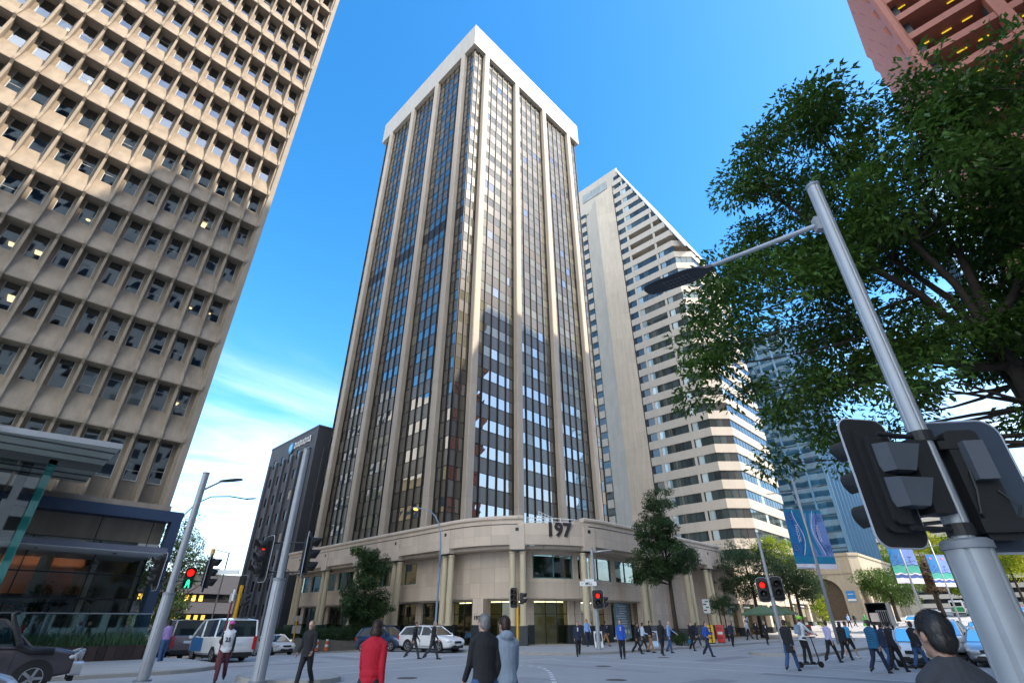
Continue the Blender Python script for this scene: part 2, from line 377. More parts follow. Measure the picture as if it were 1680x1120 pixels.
gp = [(19.2, 18.6), (19.2, 17.9), (19.05, 17.2), (18.65, 16.5), (18.1, 15.85), (17.5, 15.2), (16.9, 14.6), (16.25, 14.), (15.6, 13.4), (14.9, 12.75), (14.2, 12.1), (13.4, 11.5)]   # dotted turning guide
for i in range(len(gp)-1): line(*gp[i], gp[i][0]+.5*(gp[i+1][0]-gp[i][0]), gp[i][1]+.5*(gp[i+1][1]-gp[i][1]), .16)
for i in range(8): line(-12+i*2.4, 16.3, -10.6+i*2.4, 16.3, .12)
tag(mb.build('road_marking', m_line), kind='structure')
mb = MB()                                                    # patched trenches and darker repairs in the surface
for i, (x0, y0, x1, y1) in enumerate([(13, 8.5, 19.5, 9.6), (20, 12, 20.9, 19), (27.5, 13.2, 33, 14.3), (11.5, 13, 15.5, 14.6), (22.2, 3, 23.1, 9), (38, 16.2, 52, 17.), (15.5, 27, 16.6, 44), (40, 3.2, 60, 3.9), (9.4, 26.4, 14, 27.2), (26, 6.8, 30, 7.9)]):
    n = max(1, int(max(x1-x0, y1-y0)/3)); lx = x1-x0 >= y1-y0
    for k in range(n):
        a, b = k/n, (k+1)/n; p = (x0+(x1-x0)*a, y0, x0+(x1-x0)*b, y1) if lx else (x0, y0+(y1-y0)*a, x1, y0+(y1-y0)*b)
        mb.quad((p[0], p[1], tz(p[0], p[1])+.003), (p[2], p[1], tz(p[2], p[1])+.003), (p[2], p[3], tz(p[2], p[3])+.003), (p[0], p[3], tz(p[0], p[3])+.003), i % 2)
tag(mb.build('road_patch', [mat('asphalt_patch', (.235, .235, .245), .85, var=.2, scale=3, bump=.3, bscale=50), mat('asphalt_repair', (.275, .275, .28), .85, var=.2, scale=3)]), kind='structure')
for i, (x, y) in enumerate([(16.8, 11.6), (21.4, 15.4), (28.8, 16.6), (12.2, 17.2), (33.5, 7.2)]):
    mb = MB(); mb.tube([(x, y, 0), (x, y, .006)], .36, 24, 0); mb.tube([(x, y, .006), (x, y, .010)], .31, 24, 1)
    for q in range(-3, 4): mb.cbox((x+q*.085, y, .0105), (.03, .5*math.sqrt(1-(q/3.6)**2), .004), 0)
    tag(mb.build('manhole_cover', [mat('iron_ring', (.09, .085, .08), .6, .3) if i == 0 else bpy.data.materials['iron_ring'], mat('iron_plate', (.13, .125, .12), .6, .3) if i == 0 else bpy.data.materials['iron_plate']]), ['iron manhole cover in the road ahead of the walking pair', 'iron manhole cover by the dotted turning line', 'iron manhole cover in front of the middle crowd', 'iron manhole cover near the blond walker', 'iron manhole cover at the stop line by the scooter'][i], 'manhole cover', 'manhole covers in the junction')
# ------------------------------------------------------------------ office tower with podium (the subject)
g_tower = glass('tower_vision_glass', (.035, .035, .032), .30, (.95, .94, .92), .6, .015, .03)
g_tsunlit = glass('tower_glass_sunlit_blinds', (.15, .143, .10), .06, (.95, .94, .9), .32, .02, .03)  # sunlit tone put into the colour: paler blinds where sun strikes the face
m_spandrel = mat('bronze_spandrel', (.11, .10, .082), .25, var=.05, attr=.28, spec=.6)
m_louvre = mat('louvre_band', (.022, .019, .018), .5, var=.1)
TX, TY, TW = 31.56, 40.8, 31.1                 # street corner of the tower and its width
B0 = (TX, TY, 0)
tower = thing('office_tower', 'tall dark glass tower with pale piers, white roof band and curved podium numbered 197', 'office tower', B0)
Z0, ZS, ZT = 9.2, 94.5, 100.7                  # podium roof, soffit, top of roof band
FL = 3.33; WT = 26.38                          # floor height, head of a window row
PA = [2.8, 10.85, 18.9, 26.95]; PW = 1.08       # pier starts along a face, pier width
PD = .85                                       # glass behind pier faces
mb = MB(B0)
o, i_ = 0, 1.35
def ringband(mb, x0, x1, y0, y1, t, z0, z1, m=0):
    mb.box(x0, x1, y0, y0+t, z0, z1, m); mb.box(x0, x1, y1-t, y1, z0, z1, m); mb.box(x0, x0+t, y0+t, y1-t, z0, z1, m); mb.box(x1-t, x1, y0+t, y1-t, z0, z1, m)
ringband(mb, TX, TX+TW, TY, TY+TW, 1.6, ZS, ZT)
mb.box(TX+1.6, TX+TW-1.6, TY+1.6, TY+TW-1.6, ZT-1.2, ZT-.8)
mb.build('roof_band', mat('white_roof_band', (.46, .415, .355), .6, var=.04, scale=.5, stain=.12, panel=(1.35, 40, .82, .02)), tower)
m_pj = mat('pale_pier', (.45, .375, .295), .65, var=.05, scale=.5, stain=.08, panel=(50, 6.66, .6, .03))
faces = [((TX, TY), (1, 0), (0, -1)), ((TX, TY), (0, 1), (-1, 0)), ((TX+TW, TY), (0, 1), (1, 0)), ((TX, TY+TW), (1, 0), (0, 1))]
wins = []
for fi, (O, T, N) in enumerate(faces):
    def at(a, d, z, O=O, T=T, N=N): return (O[0]+T[0]*a+N[0]*d, O[1]+T[1]*a+N[1]*d, z)
    for p in PA:
        mb = MB(B0); b = .09
        prof = [at(p, -PD-.25, 0), at(p, -b, 0), at(p+b, 0, 0), at(p+PW-b, 0, 0), at(p+PW, -b, 0), at(p+PW, -PD-.25, 0)]
        mb.prism([(q[0], q[1]) for q in (prof if fi in (1, 2) else prof[::-1])], Z0-.6, ZS)
        mb.build('pier', m_pj, tower)
    bays = [(PD, PA[0]), (PA[0]+PW, PA[1]), (PA[1]+PW, PA[2]), (PA[2]+PW, PA[3]), (PA[3]+PW, TW-PD)]
    cw = MB(B0); rows = []
    z = Z0; ztops = [WT-FL*k for k in range(5, 0, -1)]+[WT+FL*k for k in range(21)]
    for bi, (a0, a1) in enumerate(bays):
        n = 2 if a1-a0 < 3 else 5; pw = (a1-a0)/n
        for k in range(n+1):                     # mullions full height
            a = a0+pw*k
            if k in (0, n) and not (bi in (0, 4) and ((bi == 0) == (k == 0))): pass
            c = at(a, -PD+.07, 0); cw.cbox((c[0], c[1], (Z0+ZS)/2), (.085 if T[0] else .2, .2 if T[0] else .085, ZS-Z0-.02), 1)
        for r in range(len(ztops)+1):
            zb = ztops[r-1] if r else Z0-.4; zt = min((ztops[r]-1.5) if r < len(ztops) else ZS, ZS)
            if zt-zb < .15: continue
            m = 2 if abs(zb-53.02) < .2 else 0
            for k in range(n):
                a, b = a0+pw*k, a0+pw*(k+1); q = [at(a, -PD, zb), at(b, -PD, zb), at(b, -PD, zt), at(a, -PD, zt)]
                if fi in (1, 3): q = q[::-1]
                cw.quad(*q, m, R.random())
                for zz in (zb, zt):
                    c = at((a+b)/2, -PD+.01, zz); cw.cbox(c, (pw if T[0] else .05, .05 if T[0] else pw, .06), 1)
        if fi > 1: continue
        for r, zt in enumerate(ztops):
            if zt > ZS: continue
            def fn(mb, a0=a0, n=n, pw=pw, zt=zt, at=at, fi=fi):
                for k in range(n):
                    j = [R.uniform(-.012, .012) for _ in range(4)]; a, b = a0+pw*k, a0+pw*(k+1)
                    q = [at(a, -PD+j[0], zt-1.5), at(b, -PD+j[1], zt-1.5), at(b, -PD+j[2], zt), at(a, -PD+j[3], zt)]
                    mb.add(q if fi == 0 else q[::-1], [(0, 1, 2, 3)], 1 if (fi == 0 and zt > 27-.0 and R.random() < (.94 if zt > 33 else .3)) or R.random() < .06 else 0, R.random())  # sunlit copy above the shadow line, a few panes at random elsewhere
            wins.append((at((a0+a1)/2, -PD, zt-.75), (a1-a0)*1.5, fn))
    if fi > 1:                                    # hidden sides: plain glazed rows in the same mesh
        for (a0, a1) in bays:
            for zt in ztops:
                q = [at(a0, -PD, zt-1.5), at(a1, -PD, zt-1.5), at(a1, -PD, zt), at(a0, -PD, zt)]; cw.quad(*q, 0, R.random())
    cw.build('curtain_wall', [m_spandrel, m_mull, m_louvre], tower)
split_parts(tower, B0, wins, 'window', [g_tower, g_tsunlit])
mb = MB(B0); mb.box(TX+PD+.3, TX+TW-PD-.3, TY+PD+.3, TY+TW-PD-.3, 0, ZS+.2); mb.build('core', m_dark, tower)
# --- podium
POD = LPath(29.2, 26.6, 10, 70, 62)
a4 = 33.4
cols = [3.7, 10.4, 17.7, 25., 32.9, 40.15, 46.63, 55.2, 63.8, 68.6]
ent = MB(B0); ZE, ZC = 7.3, 9.6
def ent_piece(q0, q1, ztop, cap=True):
    POD.strip(ent, q0, q1, [(0, ZE), (0, ztop-.32), (.5, ztop-.32), (.5, ZE)])
    POD.strip(ent, q0, q1, [(-.06, ztop-.32), (-.12, ztop-.26), (-.12, ztop-.1), (-.04, ztop), (.6, ztop), (.6, ztop-.32)])
    POD.strip(ent, q0+.5, q1-.5, [(-.03, ztop-.72), (-.03, ztop-.66), (.1, ztop-.66), (.1, ztop-.72)], 1)
ent_piece(0, 40.7, ZC); ent_piece(46.1, POD.n, ZC)
POD.strip(ent, 40.7, 46.1, [(0, ZE), (0, 9.0), (.5, 9.0), (.5, ZE)])
POD.strip(ent, 45.2, 46.1, [(0, 9.0), (0, 9.3), (.5, 9.3), (.5, 9.0)])
POD.strip(ent, 0, POD.n, [(.5, 7.04), (.5, 7.28), (2.2, 7.28), (2.2, 7.04)])
ent.build('entablature', [m_stone, m_dgran], tower)
mb = MB(B0); POD.strip(mb, 0, POD.n, [(.5, 8.55), (.5, 8.7), (12, 8.7), (12, 8.55)] if 0 else [(.5, 8.55), (.5, 8.7), (9.5, 8.7), (9.5, 8.55)]); mb.build('podium_roof', m_pave, tower)
for q in cols:                                     # lugs + square recessed lights
    mb = MB(B0); POD.strip(mb, q-.62, q+.62, [(-.07, 6.92), (-.07, ZC-.75), (.6, ZC-.75), (.6, 6.92)], 0, 1)
    POD.strip(mb, q-.5, q+.5, [(-.0, 6.8), (-.0, 6.92), (.9, 6.92), (.9, 6.8)], 2, 1)
    POD.strip(mb, q-.14, q+.14, [(-.09, 8.35), (-.09, 8.62), (.05, 8.62), (.05, 8.35)], 1, 1)
    mb.build('capital', [m_stone_pl, m_dark, m_dark], tower)
    x, y = POD.P(q, .42); t = POD.T(q); g = tz(x, y)
    mb = MB(B0); mb.cbox((x, y, (1.36+g-.3)/2), (1.55, .95, 1.36-g+.3), 0, math.atan2(t[1], t[0])); mb.cbox((x, y, 1.4), (1.62, 1.02, .09), 0, math.atan2(t[1], t[0])); mb.build('pedestal', m_dgran, tower)
    for sg in (-1, 1):
        c = (x+t[0]*.43*sg, y+t[1]*.43*sg)
        mb = MB(B0); mb.tube([(c[0], c[1], z) for z in (1.44, 1.52, 1.56, 2.2, 5.9, 6.62, 6.68, 6.8)], [.33, .33, .285, .28, .262, .255, .31, .31], 20); mb.build('column', m_cream, tower, 40)
# upper wall, windows, ground floor
g_shop = glass('shop_glass', (0, 0, 0), .05, (.9, .95, .92), clear=1, ctint=(.62, .72, .6))
g_pod = glass('podium_glass', (0, 0, 0), .10, (.9, .97, .97), wavy=.02, clear=1, ctint=(.5, .72, .70))
m_in = mat('office_interior', (.20, .18, .13), .8, var=.2, scale=.7)
m_lobby = mat('lobby_wall', (.36, .33, .21), .6, var=.25, scale=.8)
m_teal = mat('teal_frame', (.07, .22, .22), .4, .2, var=.05)
m_lamp = emit('office_lamp', (1, .86, .5), 1.5)
wall = MB(B0); D2 = 1.9
POD.strip(wall, 0, POD.n, [(D2, 3.4), (D2, 4.9), (D2+.3, 4.9), (D2+.3, 3.4)])
for q0, q1 in ((26.2, 40.4), (56.4, POD.n)):
    POD.strip(wall, q0, q1, [(D2, 4.9), (D2, 6.72), (D2+.3, 6.72), (D2+.3, 4.9)])
POD.strip(wall, 0, POD.n, [(D2, 6.72), (D2, 7.02), (D2+.32, 7.02), (D2+.32, 6.72)])
for q in [3.7, 10.4, 17.7, 41.2, 46.4, 47.6, 52.2, 56.3]:
    POD.strip(wall, q-.32, q+.32, [(D2-.02, 4.9), (D2-.02, 6.72), (D2+.3, 6.72), (D2+.3, 4.9)], 0, .6)
POD.strip(wall, 0, POD.n, [(D2+.3, 3.28), (D2+.3, 3.42), (8.5, 3.42), (8.5, 3.28)])
wall.build('upper_wall', m_stone, tower)
for q0, q1 in [(0, 3.3), (4.1, 10), (10.8, 17.3), (18.1, 26.2), (41.6, 46.), (48, 51.8), (52.6, 55.9)]:
    fr = MB(B0); 
    gl = MB(B0); ns = max(2, round((q1-q0)/2)); 
    for k in range(ns):
        a, b = q0+(q1-q0)*k/ns, q0+(q1-q0)*(k+1)/ns; p, r_ = POD.P(a, D2+.15), POD.P(b, D2+.15)
        gl.quad((*p, 4.9), (*r_, 4.9), (*r_, 6.72), (*p, 6.72), 0, R.random())
    f = gl.build('window', g_pod, tower)
    for k in range(ns+1):
        a = q0+(q1-q0)*k/ns; p = POD.P(a, D2+.13); fr.cbox((*p, 5.81), (.09, .09, 1.82))
    POD.strip(fr, q0, q1, [(D2+.08, 4.9), (D2+.08, 4.96), (D2+.2, 4.96), (D2+.2, 4.9)], 0, 1)
    fr.off = (0, 0, 0); fr.v = fr.v; o = fr.build('frame', m_teal, f)
mb = MB(B0)                                         # rooms behind
POD.strip(mb, 0, 26, [(5.6, 3.4), (5.6, 7.1), (5.7, 7.1), (5.7, 3.4)]); POD.strip(mb, 40, 57, [(6.2, 3.4), (6.2, 7.1), (6.3, 7.1), (6.3, 3.4)])
for q in list(np.arange(42, 56, 1.25)):            # desks, chairs and screens seen against the room
    x, y = POD.P(q, 3+R.random()*.5); mb.cbox((x, y, 5.05), (1.1, .6, .05), 1, R.random()); mb.cbox((x+.2, y, 5.32), (.5, .06, .36), 2, R.random()*3); mb.cbox((x-.4, y+.5, 5.1), (.42, .42, .7), 2, R.random()*3)
mb.build('interior', [m_in, m_white, m_black], tower)
gf = MB(B0); D1 = 3.3
piers_g = [0.4, 7, 14, 20, 25.5, 30.2, 34, 41.3, 46.6, 47.7, 52.5, 57, 62, 66.5, 71]
for q in piers_g:
    w_ = .42; g = tz(*POD.P(q, D1))
    gf = MB(B0)
    POD.strip(gf, q-w_, q+w_, [(D1-.3, 1.5), (D1-.3, 3.4), (D1+.5, 3.4), (D1+.5, 1.5)], 0, 1)
    POD.strip(gf, q-w_-.03, q+w_+.03, [(D1-.33, g-.2), (D1-.33, 1.5), (D1+.5, 1.5), (D1+.5, g-.2)], 1, 1)
    gf.build('ground_floor_pier', [m_stone, m_dgran], tower)
gf = MB(B0)
POD.strip(gf, 56.4, POD.n, [(D1-1.38, 1.1), (D1-1.38, 3.4), (D1-.9, 3.4), (D1-.9, 1.1)])
gf.build('ground_floor_wall', [m_stone, m_dgran], tower); gf = MB(B0); POD.strip(gf, 59, POD.n, [(D1-1.42, -.2), (D1-1.42, 1.12), (D1-.9, 1.12), (D1-.9, -.2)], 1)
gf.build('plinth', [m_stone, m_dgran], tower); gf = MB(B0)
# entrance block beside the doors carrying the street number
POD.strip(gf, 35.4, 36.6, [(1.3, 1.5), (1.3, 3.4), (2.6, 3.4), (2.6, 1.5)]); POD.strip(gf, 35.37, 36.63, [(1.27, -.2), (1.27, 1.5), (2.6, 1.5), (2.6, -.2)], 1)
gf.build('entrance_block', [m_stone, m_dgran], tower)
for i in range(len(piers_g)-1):
    q0, q1 = piers_g[i]+.42, piers_g[i+1]-.42
    if q0 > 56 or q1-q0 < .5: continue
    gl = MB(B0); ns = max(1, round((q1-q0)/1.6))
    for k in range(ns):
        a, b = q0+(q1-q0)*k/ns, q0+(q1-q0)*(k+1)/ns; p, r_ = POD.P(a, D1), POD.P(b, D1); g = tz(*p)
        gl.quad((*p, g), (*r_, g), (*r_, 3.4), (*p, 3.4), 0, .5)
    f = gl.build('shopfront', g_shop, tower); fr = MB()
    fr.off = B0
    for k in range(ns+1):
        a = q0+(q1-q0)*k/ns; p = POD.P(a, D1-.02); g = tz(*p); fr.cbox((*p, (3.4+g)/2), (.05, .05, 3.4-g), 0)
    p, r_ = POD.P(q0, D1-.02), POD.P(q1, D1-.02); fr.tube([(*p, 2.3), (*r_, 2.3)], .03, 4)
    fr.build('mullion', m_dark, f)
mb = MB(B0); POD.strip(mb, 0, 56, [(7.5, -2), (7.5, 3.4), (7.6, 3.4), (7.6, -2)])
for i, q in enumerate(np.arange(2, 55, 2.6)):
    a = POD.P(q, 4.6); t = POD.T(q); mb.cbox((a[0], a[1], 3.24), (1.5, .16, .06), 1, math.atan2(t[1], t[0]))
    if i % 3 == 0: p = POD.P(q, 5.4); mb.cbox((*p, .9), (.9, .9, 2.2), 2, .4)
mb.build('lobby', [m_lobby, m_lamp, m_dgran], tower)
# numbers, railing
mb = MB(B0); qn = 43.7; p = POD.P(qn, -.03); t = POD.T(qn)
Mx = Matrix(((t[0], 0, t[1], p[0]), (t[1], 0, -t[0], p[1]), (0, 1, 0, 8.45), (0, 0, 0, 1)))
text_mesh(mb, '197', 1.5, .06, Mx, 0, .035)
mb.build('street_number', mat('dark_bronze_letters', (.05, .045, .05), .4, .3), tower)
mb = MB(B0); p = POD.P(35.98, 1.24); t = POD.T(35.98)
Mx = Matrix(((t[0], 0, t[1], p[0]), (t[1], 0, -t[0], p[1]), (0, 1, 0, 2.0), (0, 0, 0, 1))); text_mesh(mb, '197', .42, .02, Mx, 0, .02)
mb.build('street_number', m_dark, tower)
mb = MB(B0)
pts = [POD.P(q, .9, 9.55) for q in POD.qs(41, 46.2)]; mb.tube(pts, .035, 6); mb.tube([(a, b, c-.28) for a, b, c in pts], .03, 6); mb.tube([(a, b, c-.56) for a, b, c in pts], .03, 6)
for q in np.arange(41.1, 46.2, .8): mb.tube([POD.P(q, .9, 8.7), POD.P(q, .9, 9.6)], .03, 6)
pts = [POD.P(42.2, 1.2, 10.15), POD.P(43.6, 1.6, 9.8)]
for dz in (0, -.25, -.5, -.75): mb.tube([(a, b, c+dz) for a, b, c in pts], .03, 6)
for k in range(5):
    u = k/4; mb.tube([tuple(pts[0][i]*(1-u)+pts[1][i]*u for i in range(3)), tuple(pts[0][i]*(1-u)+pts[1][i]*u-(1.1 if i == 2 else 0) for i in range(3))], .03, 6)
mb.build('railing', m_white, tower)
# directory sign board in the shopfront, company panel
mb = MB(B0); p = POD.P(54.6, 2.95); mb.cbox((p[0], p[1], 1.85), (2.4, .1, 2.9), 0); 
for k in range(9): mb.cbox((p[0]-.1+R.uniform(-.2, .2), p[1]-.06, 3.0-k*.2), (1.3+R.uniform(-.4, .4), .02, .05), 1)
for k in range(4): mb.cbox((p[0]-.75+k*.5, p[1]-.06, .95), (.28, .02, .3), 1)
mb.build('directory_board', [mat('blue_grey_panel', (.16, .27, .35), .4), m_white], tower)
# ------------------------------------------------------------------ concrete tower with sunshade hoods (left)
B1 = (7.2, 36, 0)
g_left = glass('clear_window', (0, 0, 0), .16, (.86, .92, 1), wavy=.02, clear=1, ctint=(.5, .52, .52))
m_frame = mat('white_window_frame', (.5, .5, .48), .5, var=.05)
left = thing('concrete_tower', 'pale concrete office tower with deep fins and sloping sunshade hoods over every window row', 'office tower', B1)
XE, YW, BW, FH = 6.8, 36.95, 1.262, 3.64; NB, NF = 19, 18; Zk = [11.55+FH*k for k in range(NF)]; XL = XE-NB*BW; DH = .88
for k in range(NF):
    z = Zk[k]; mb = MB(B1)
    prof = [(0, z), (0, z+1.86), (.2, z+1.86), (.22, z+1.80), (DH-.03, z+.14), (DH, z+.09), (DH, z)]
    mb.extr(prof, (XL, YW), (1, 0), (0, -1), XE-XL); mb.build('sunshade_hood', m_conc, left)
for b in range(NB+1):
    x = XE-BW*b; mb = MB(B1); w_ = .075
    mb.box(x-w_, x+w_, YW-.74, YW+.1, 7.75, Zk[-1]+3)
    for z in Zk:                                       # fin noses out beside each hood
        mb.add([(x+s*w_*.98, y, q) for s in (-1, 1) for y, q in ((YW-.7, z-.32), (YW-.97, z+.02), (YW-.97, z+.22), (YW-.7, z+1.0))], [(0, 1, 2, 3), (7, 6, 5, 4), (0, 4, 5, 1), (1, 5, 6, 2), (2, 6, 7, 3)])
    for q0, q1 in ((x-.26, x-w_), (x+w_, x+.26)): mb.box(max(q0, XL), min(q1, XE), YW-.12, YW+.12, 7.76, Zk[-1])
    mb.build('fin', m_conc, left)
wins = []
for k in range(NF):
    for b in range(NB):
        x1, x0 = XE-BW*b-.25, XE-BW*(b+1)+.25; z0, z1 = Zk[k]-FH+1.86, Zk[k]
        if k == 0: z0 = Zk[0]-2.55
        def fn(mb, x0=x0, x1=x1, z0=z0, z1=z1):
            t = R.uniform(-.01, .01); mb.add([(x0, YW+t, z0), (x1, YW-t, z0), (x1, YW, z1), (x0, YW+.005, z1)], [(0, 1, 2, 3)], 0, R.random())
            for a, b_, c, d in ((x0, x1, z0, z0+.06), (x0, x0+.05, z0+.06, z1), (x1-.05, x1, z0+.06, z1)): mb.box(a, b_, YW-.05, YW+.05, c, d, 1)
            if R.random() < .45: zz = z0+(z1-z0)*R.uniform(.2, .75); mb.box(x0+.05, x1-.05, YW-.02, YW+.02, zz, zz+.03, 1)
            if R.random() < .42:                        # blind part way down
                zb = z1-(z1-z0)*R.uniform(.2, .7); mb.quad((x0, YW+.12, zb), (x1, YW+.12, zb), (x1, YW+.12, z1), (x0, YW+.12, z1), 2)
        wins.append((((x0+x1)/2, YW, (z0+z1)/2), 2., fn))
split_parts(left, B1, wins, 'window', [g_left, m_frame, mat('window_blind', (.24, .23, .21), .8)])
mb = MB(B1)
mb.box(XE+.075, 7.25, 36.05, 37.3, 7.75, Zk[-1]+3); mb.box(6.95, 7.249, 37.3, 56, 0, Zk[-1]+3)
mb.build('corner_column', m_conc_flat, left)
mb = MB(B1); mb.box(XL, 7.35, 36.0, 37.3, 5.6, 7.75); mb.box(XL, 6.8, YW, 37.3, 7.75, Zk[0]-2.55); mb.box(XL, 6.95, 55.7, 56, 0, Zk[-1]+3); mb.build('concrete_wall', m_conc_flat, left)
mb = MB(B1); mb.box(XL-1, 6.9, 36.9, 55, Zk[-1]+2.6, Zk[-1]+2.9); mb.box(XL-.2, XL, 36.1, 55, 0, Zk[-1]+3); mb.build('roof', m_conc_flat, left)
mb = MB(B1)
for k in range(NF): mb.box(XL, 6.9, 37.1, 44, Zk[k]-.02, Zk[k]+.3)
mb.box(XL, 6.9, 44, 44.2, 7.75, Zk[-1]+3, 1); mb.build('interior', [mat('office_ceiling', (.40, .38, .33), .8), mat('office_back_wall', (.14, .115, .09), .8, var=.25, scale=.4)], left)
mb = MB(B1)
for k in range(NF):
    for b in range(NB):
        if R.random() < (.22 if k < 6 else .05):
            x = XE-BW*(b+.5); y = 38+R.random()*1.5
            if k in (1, 3) and R.random() < .8: mb.box(x-.22, x+.22, y, y+.5, Zk[k]-.07, Zk[k]-.03)
            elif R.random() < .5: mb.tube([(x, y, Zk[k]-.07), (x, y, Zk[k]-.03)], .13, 8)
            else: mb.box(x-.16, x+.16, y, y+.9, Zk[k]-.07, Zk[k]-.03)
mb.build('ceiling_lights', emit('ceiling_lamp', (1, .78, .36), 1.1), left)
# lobby under the tower
m_terra = mat('terracotta_wall', (.5, .21, .12), .6, var=.12, scale=.7, panel=(1.6, .8, .8, .06))
g_lobby = glass('lobby_glass', (0, 0, 0), .0, (.8, .93, 1), wavy=.01, clear=1, ctint=(.88, .92, .9))
lob = MB(B1)
lob.box(-16, 4.9, 41.2, 41.5, -.6, 5.7, 0); lob.box(4.6, 4.9, 36.4, 41.2, -.6, 4.4, 1); lob.box(-16, 7, 36.3, 41.2, 5.5, 5.59, 2)
lob.box(-16, 4.6, 37.0, 41.2, 2.55, 2.95, 3)
for k in range(9): lob.box(-15+k*2.2, -14.9+k*2.2, 36.6, 40.8, 5.3, 5.5, 3)
lob.box(-16, 7, 36.2, 42, -.6, -.08, 4)
for x in (-9.5, -5.2, -.6, 2.6): lob.box(x, x+.55, 38.2, 38.75, -.3, 5.5, 5)
for k in range(5): lob.box(-12+k*3.6, -10.6+k*3.6, 38.6, 38.75, 5.42, 5.46, 6)
lob.build('lobby', [m_terra, m_conc_flat, m_white, m_dark, m_pave, mat('lobby_column', (.25, .19, .12), .6), emit('lobby_lamp', (1, .8, .55), 16)], left)
mb = MB(B1)
xs_ = [-12.2, -9.4, -6.6, -3.8, -1.0, 1.8, 4.6, 7.0]
for i in range(len(xs_)-1): mb.quad((xs_[i]+.02, 36.08, -.2), (xs_[i+1]-.02, 36.08, -.2), (xs_[i+1]-.02, 36.08, 5.6), (xs_[i]+.02, 36.08, 5.6))
mb.quad((7.05, 36.1, -.2), (7.05, 40, -.3), (7.05, 40, 5.6), (7.05, 36.1, 5.6)); gl = mb.build('lobby_glass', g_lobby, left)
mb = MB(B1)
for x in xs_: mb.box(x-.025, x+.025, 36.0, 36.12, -.2, 5.6)
mb.box(-12, 7, 36.0, 36.12, 2.72, 2.8); mb.box(-12, 7, 36., 36.12, 3.9, 3.96)
for y in (37.4, 38.7, 40): mb.box(7.0, 7.1, y-.03, y+.03, -.3, 5.6)
mb.build('mullion', m_dark, gl)
mb = MB(B1)                                            # navy portal frame
mb.box(-14, 7.9, 35.1, 36.0, 6.75, 7.32); mb.box(7.42, 7.9, 35.1, 36.0, -.5, 6.75); mb.box(-.6, .1, 35.1, 36, -.3, 6.75); mb.build('portal_frame', m_navy, left)
mb = MB(B1)
for x in (1.2, 4.2, 6.6): mb.tube([(x, 35.3, 6.75), (x, 35.3, 5.1)], .025, 6)
mb.quad((.1, 35.4, 5.3), (7.4, 35.4, 5.3), (7.4, 35.4, 6.75), (.1, 35.4, 6.75), 1) if 0 else None
mb.build('hanger_rod', m_dark, left)
mb = MB(B1); mb.box(.3, 7.2, 33.3, 39.5, 4.86, 4.9, 1); mb.box(.2, 7.25, 33.25, 39.55, 4.91, 5.16, 0)
for x in (2., 5.2): mb.tube([(x, 34.6, 4.83), (x, 34.6, 4.859)], .09, 10, 2)
mb.build('entrance_canopy', [mat('grey_fascia', (.16, .17, .22), .5), mat('white_soffit', (.72, .77, .82), .5, var=.05), m_dark], left)
mb = MB(B1); mb.box(6.3, 7.3, 35.9, 35.98, 5.2, 5.58); mb.build('white_panel', m_white, left)
# big glazed awning and its teal post
mb = MB(B1)
for k, (x0, x1) in enumerate([(-14, -5.2), (-5.1, -1.2), (-1.1, 2.9)]):
    y1 = 35.9; poly = [(x0, 27.6), (x1, 27.0), (x1, y1), (x0, y1)]
    mb.prism(poly, 8.32, 8.44, 0)
    for j in range(6): yy = 28+j*1.4; mb.box(x0+.02, x1-.02, yy, yy+.05, 8.25, 8.319, 1)
    mb.prism([(x0, 27.5), (x1, 26.9), (x1, 27.0), (x0, 27.6)], 8.26, 8.5, 2)
mb.box(-14, 2.9, 31, 31.25, 8.05, 8.31, 1)
mb.build('glazed_awning', [mat('awning_glass', (.5, .55, .49), .3, var=.2, scale=.8), mat('awning_rib', (.13, .14, .13), .5), m_galv], left)
mb = MB(B1)
for x0, x1 in ((-9, -6.1), (-6, -3.1), (-3, -.1), (0, .9)): mb.box(x0, x1, 31.52, 31.54, .15, 8.2)
mb.build('vestibule_glass', glass('vestibule_glass', (0, 0, 0), .12, (.95, .9, .9), wavy=.03, clear=1, ctint=(.75, .8, .82)), left)
mb = MB(B1); mb.box(.1, .5, 32.6, 33.0, -.1, 8.25); mb.box(-9, .5, 32.7, 32.9, 5.9, 6.3); mb.build('dark_post', m_dark, left)
mb = MB(B1); mb.prism([(.92, 31.0), (1.22, 31.0), (1.22, 32.2), (.92, 32.2)], -.1, 8.25); mb.build('teal_post', glass('teal_glass_fin', (.02, .16, .15), .12, (.7, 1, .95)), left)
mb = MB(B1); mb.cbox((-4.6, 35.2, 1.75), (.8, .05, 1.0), 0); mb.cbox((-4.6, 35.25, 1.75), (1.0, .04, 1.3), 1); mb.build('poster_screen', [emit('lit_poster', (.25, .5, .8), .25), m_dark], left)
mb = MB(B1); mb.cbox((-3.9, 36.9, 3.2), (.62, .08, .3), 0); mb.cbox((-4.02, 36.85, 3.2), (.05, .02, .2), 1, 0, .5); mb.cbox((-3.95, 36.85, 3.2), (.12, .02, .04), 1, 0, -.5); mb.cbox((-3.75, 36.85, 3.2), (.1, .02, .18), 1); mb.build('running_man_sign', [emit('exit_green', (.0, .25, .12), .25), emit('exit_white', (.8, 1, .9), .3)], left)
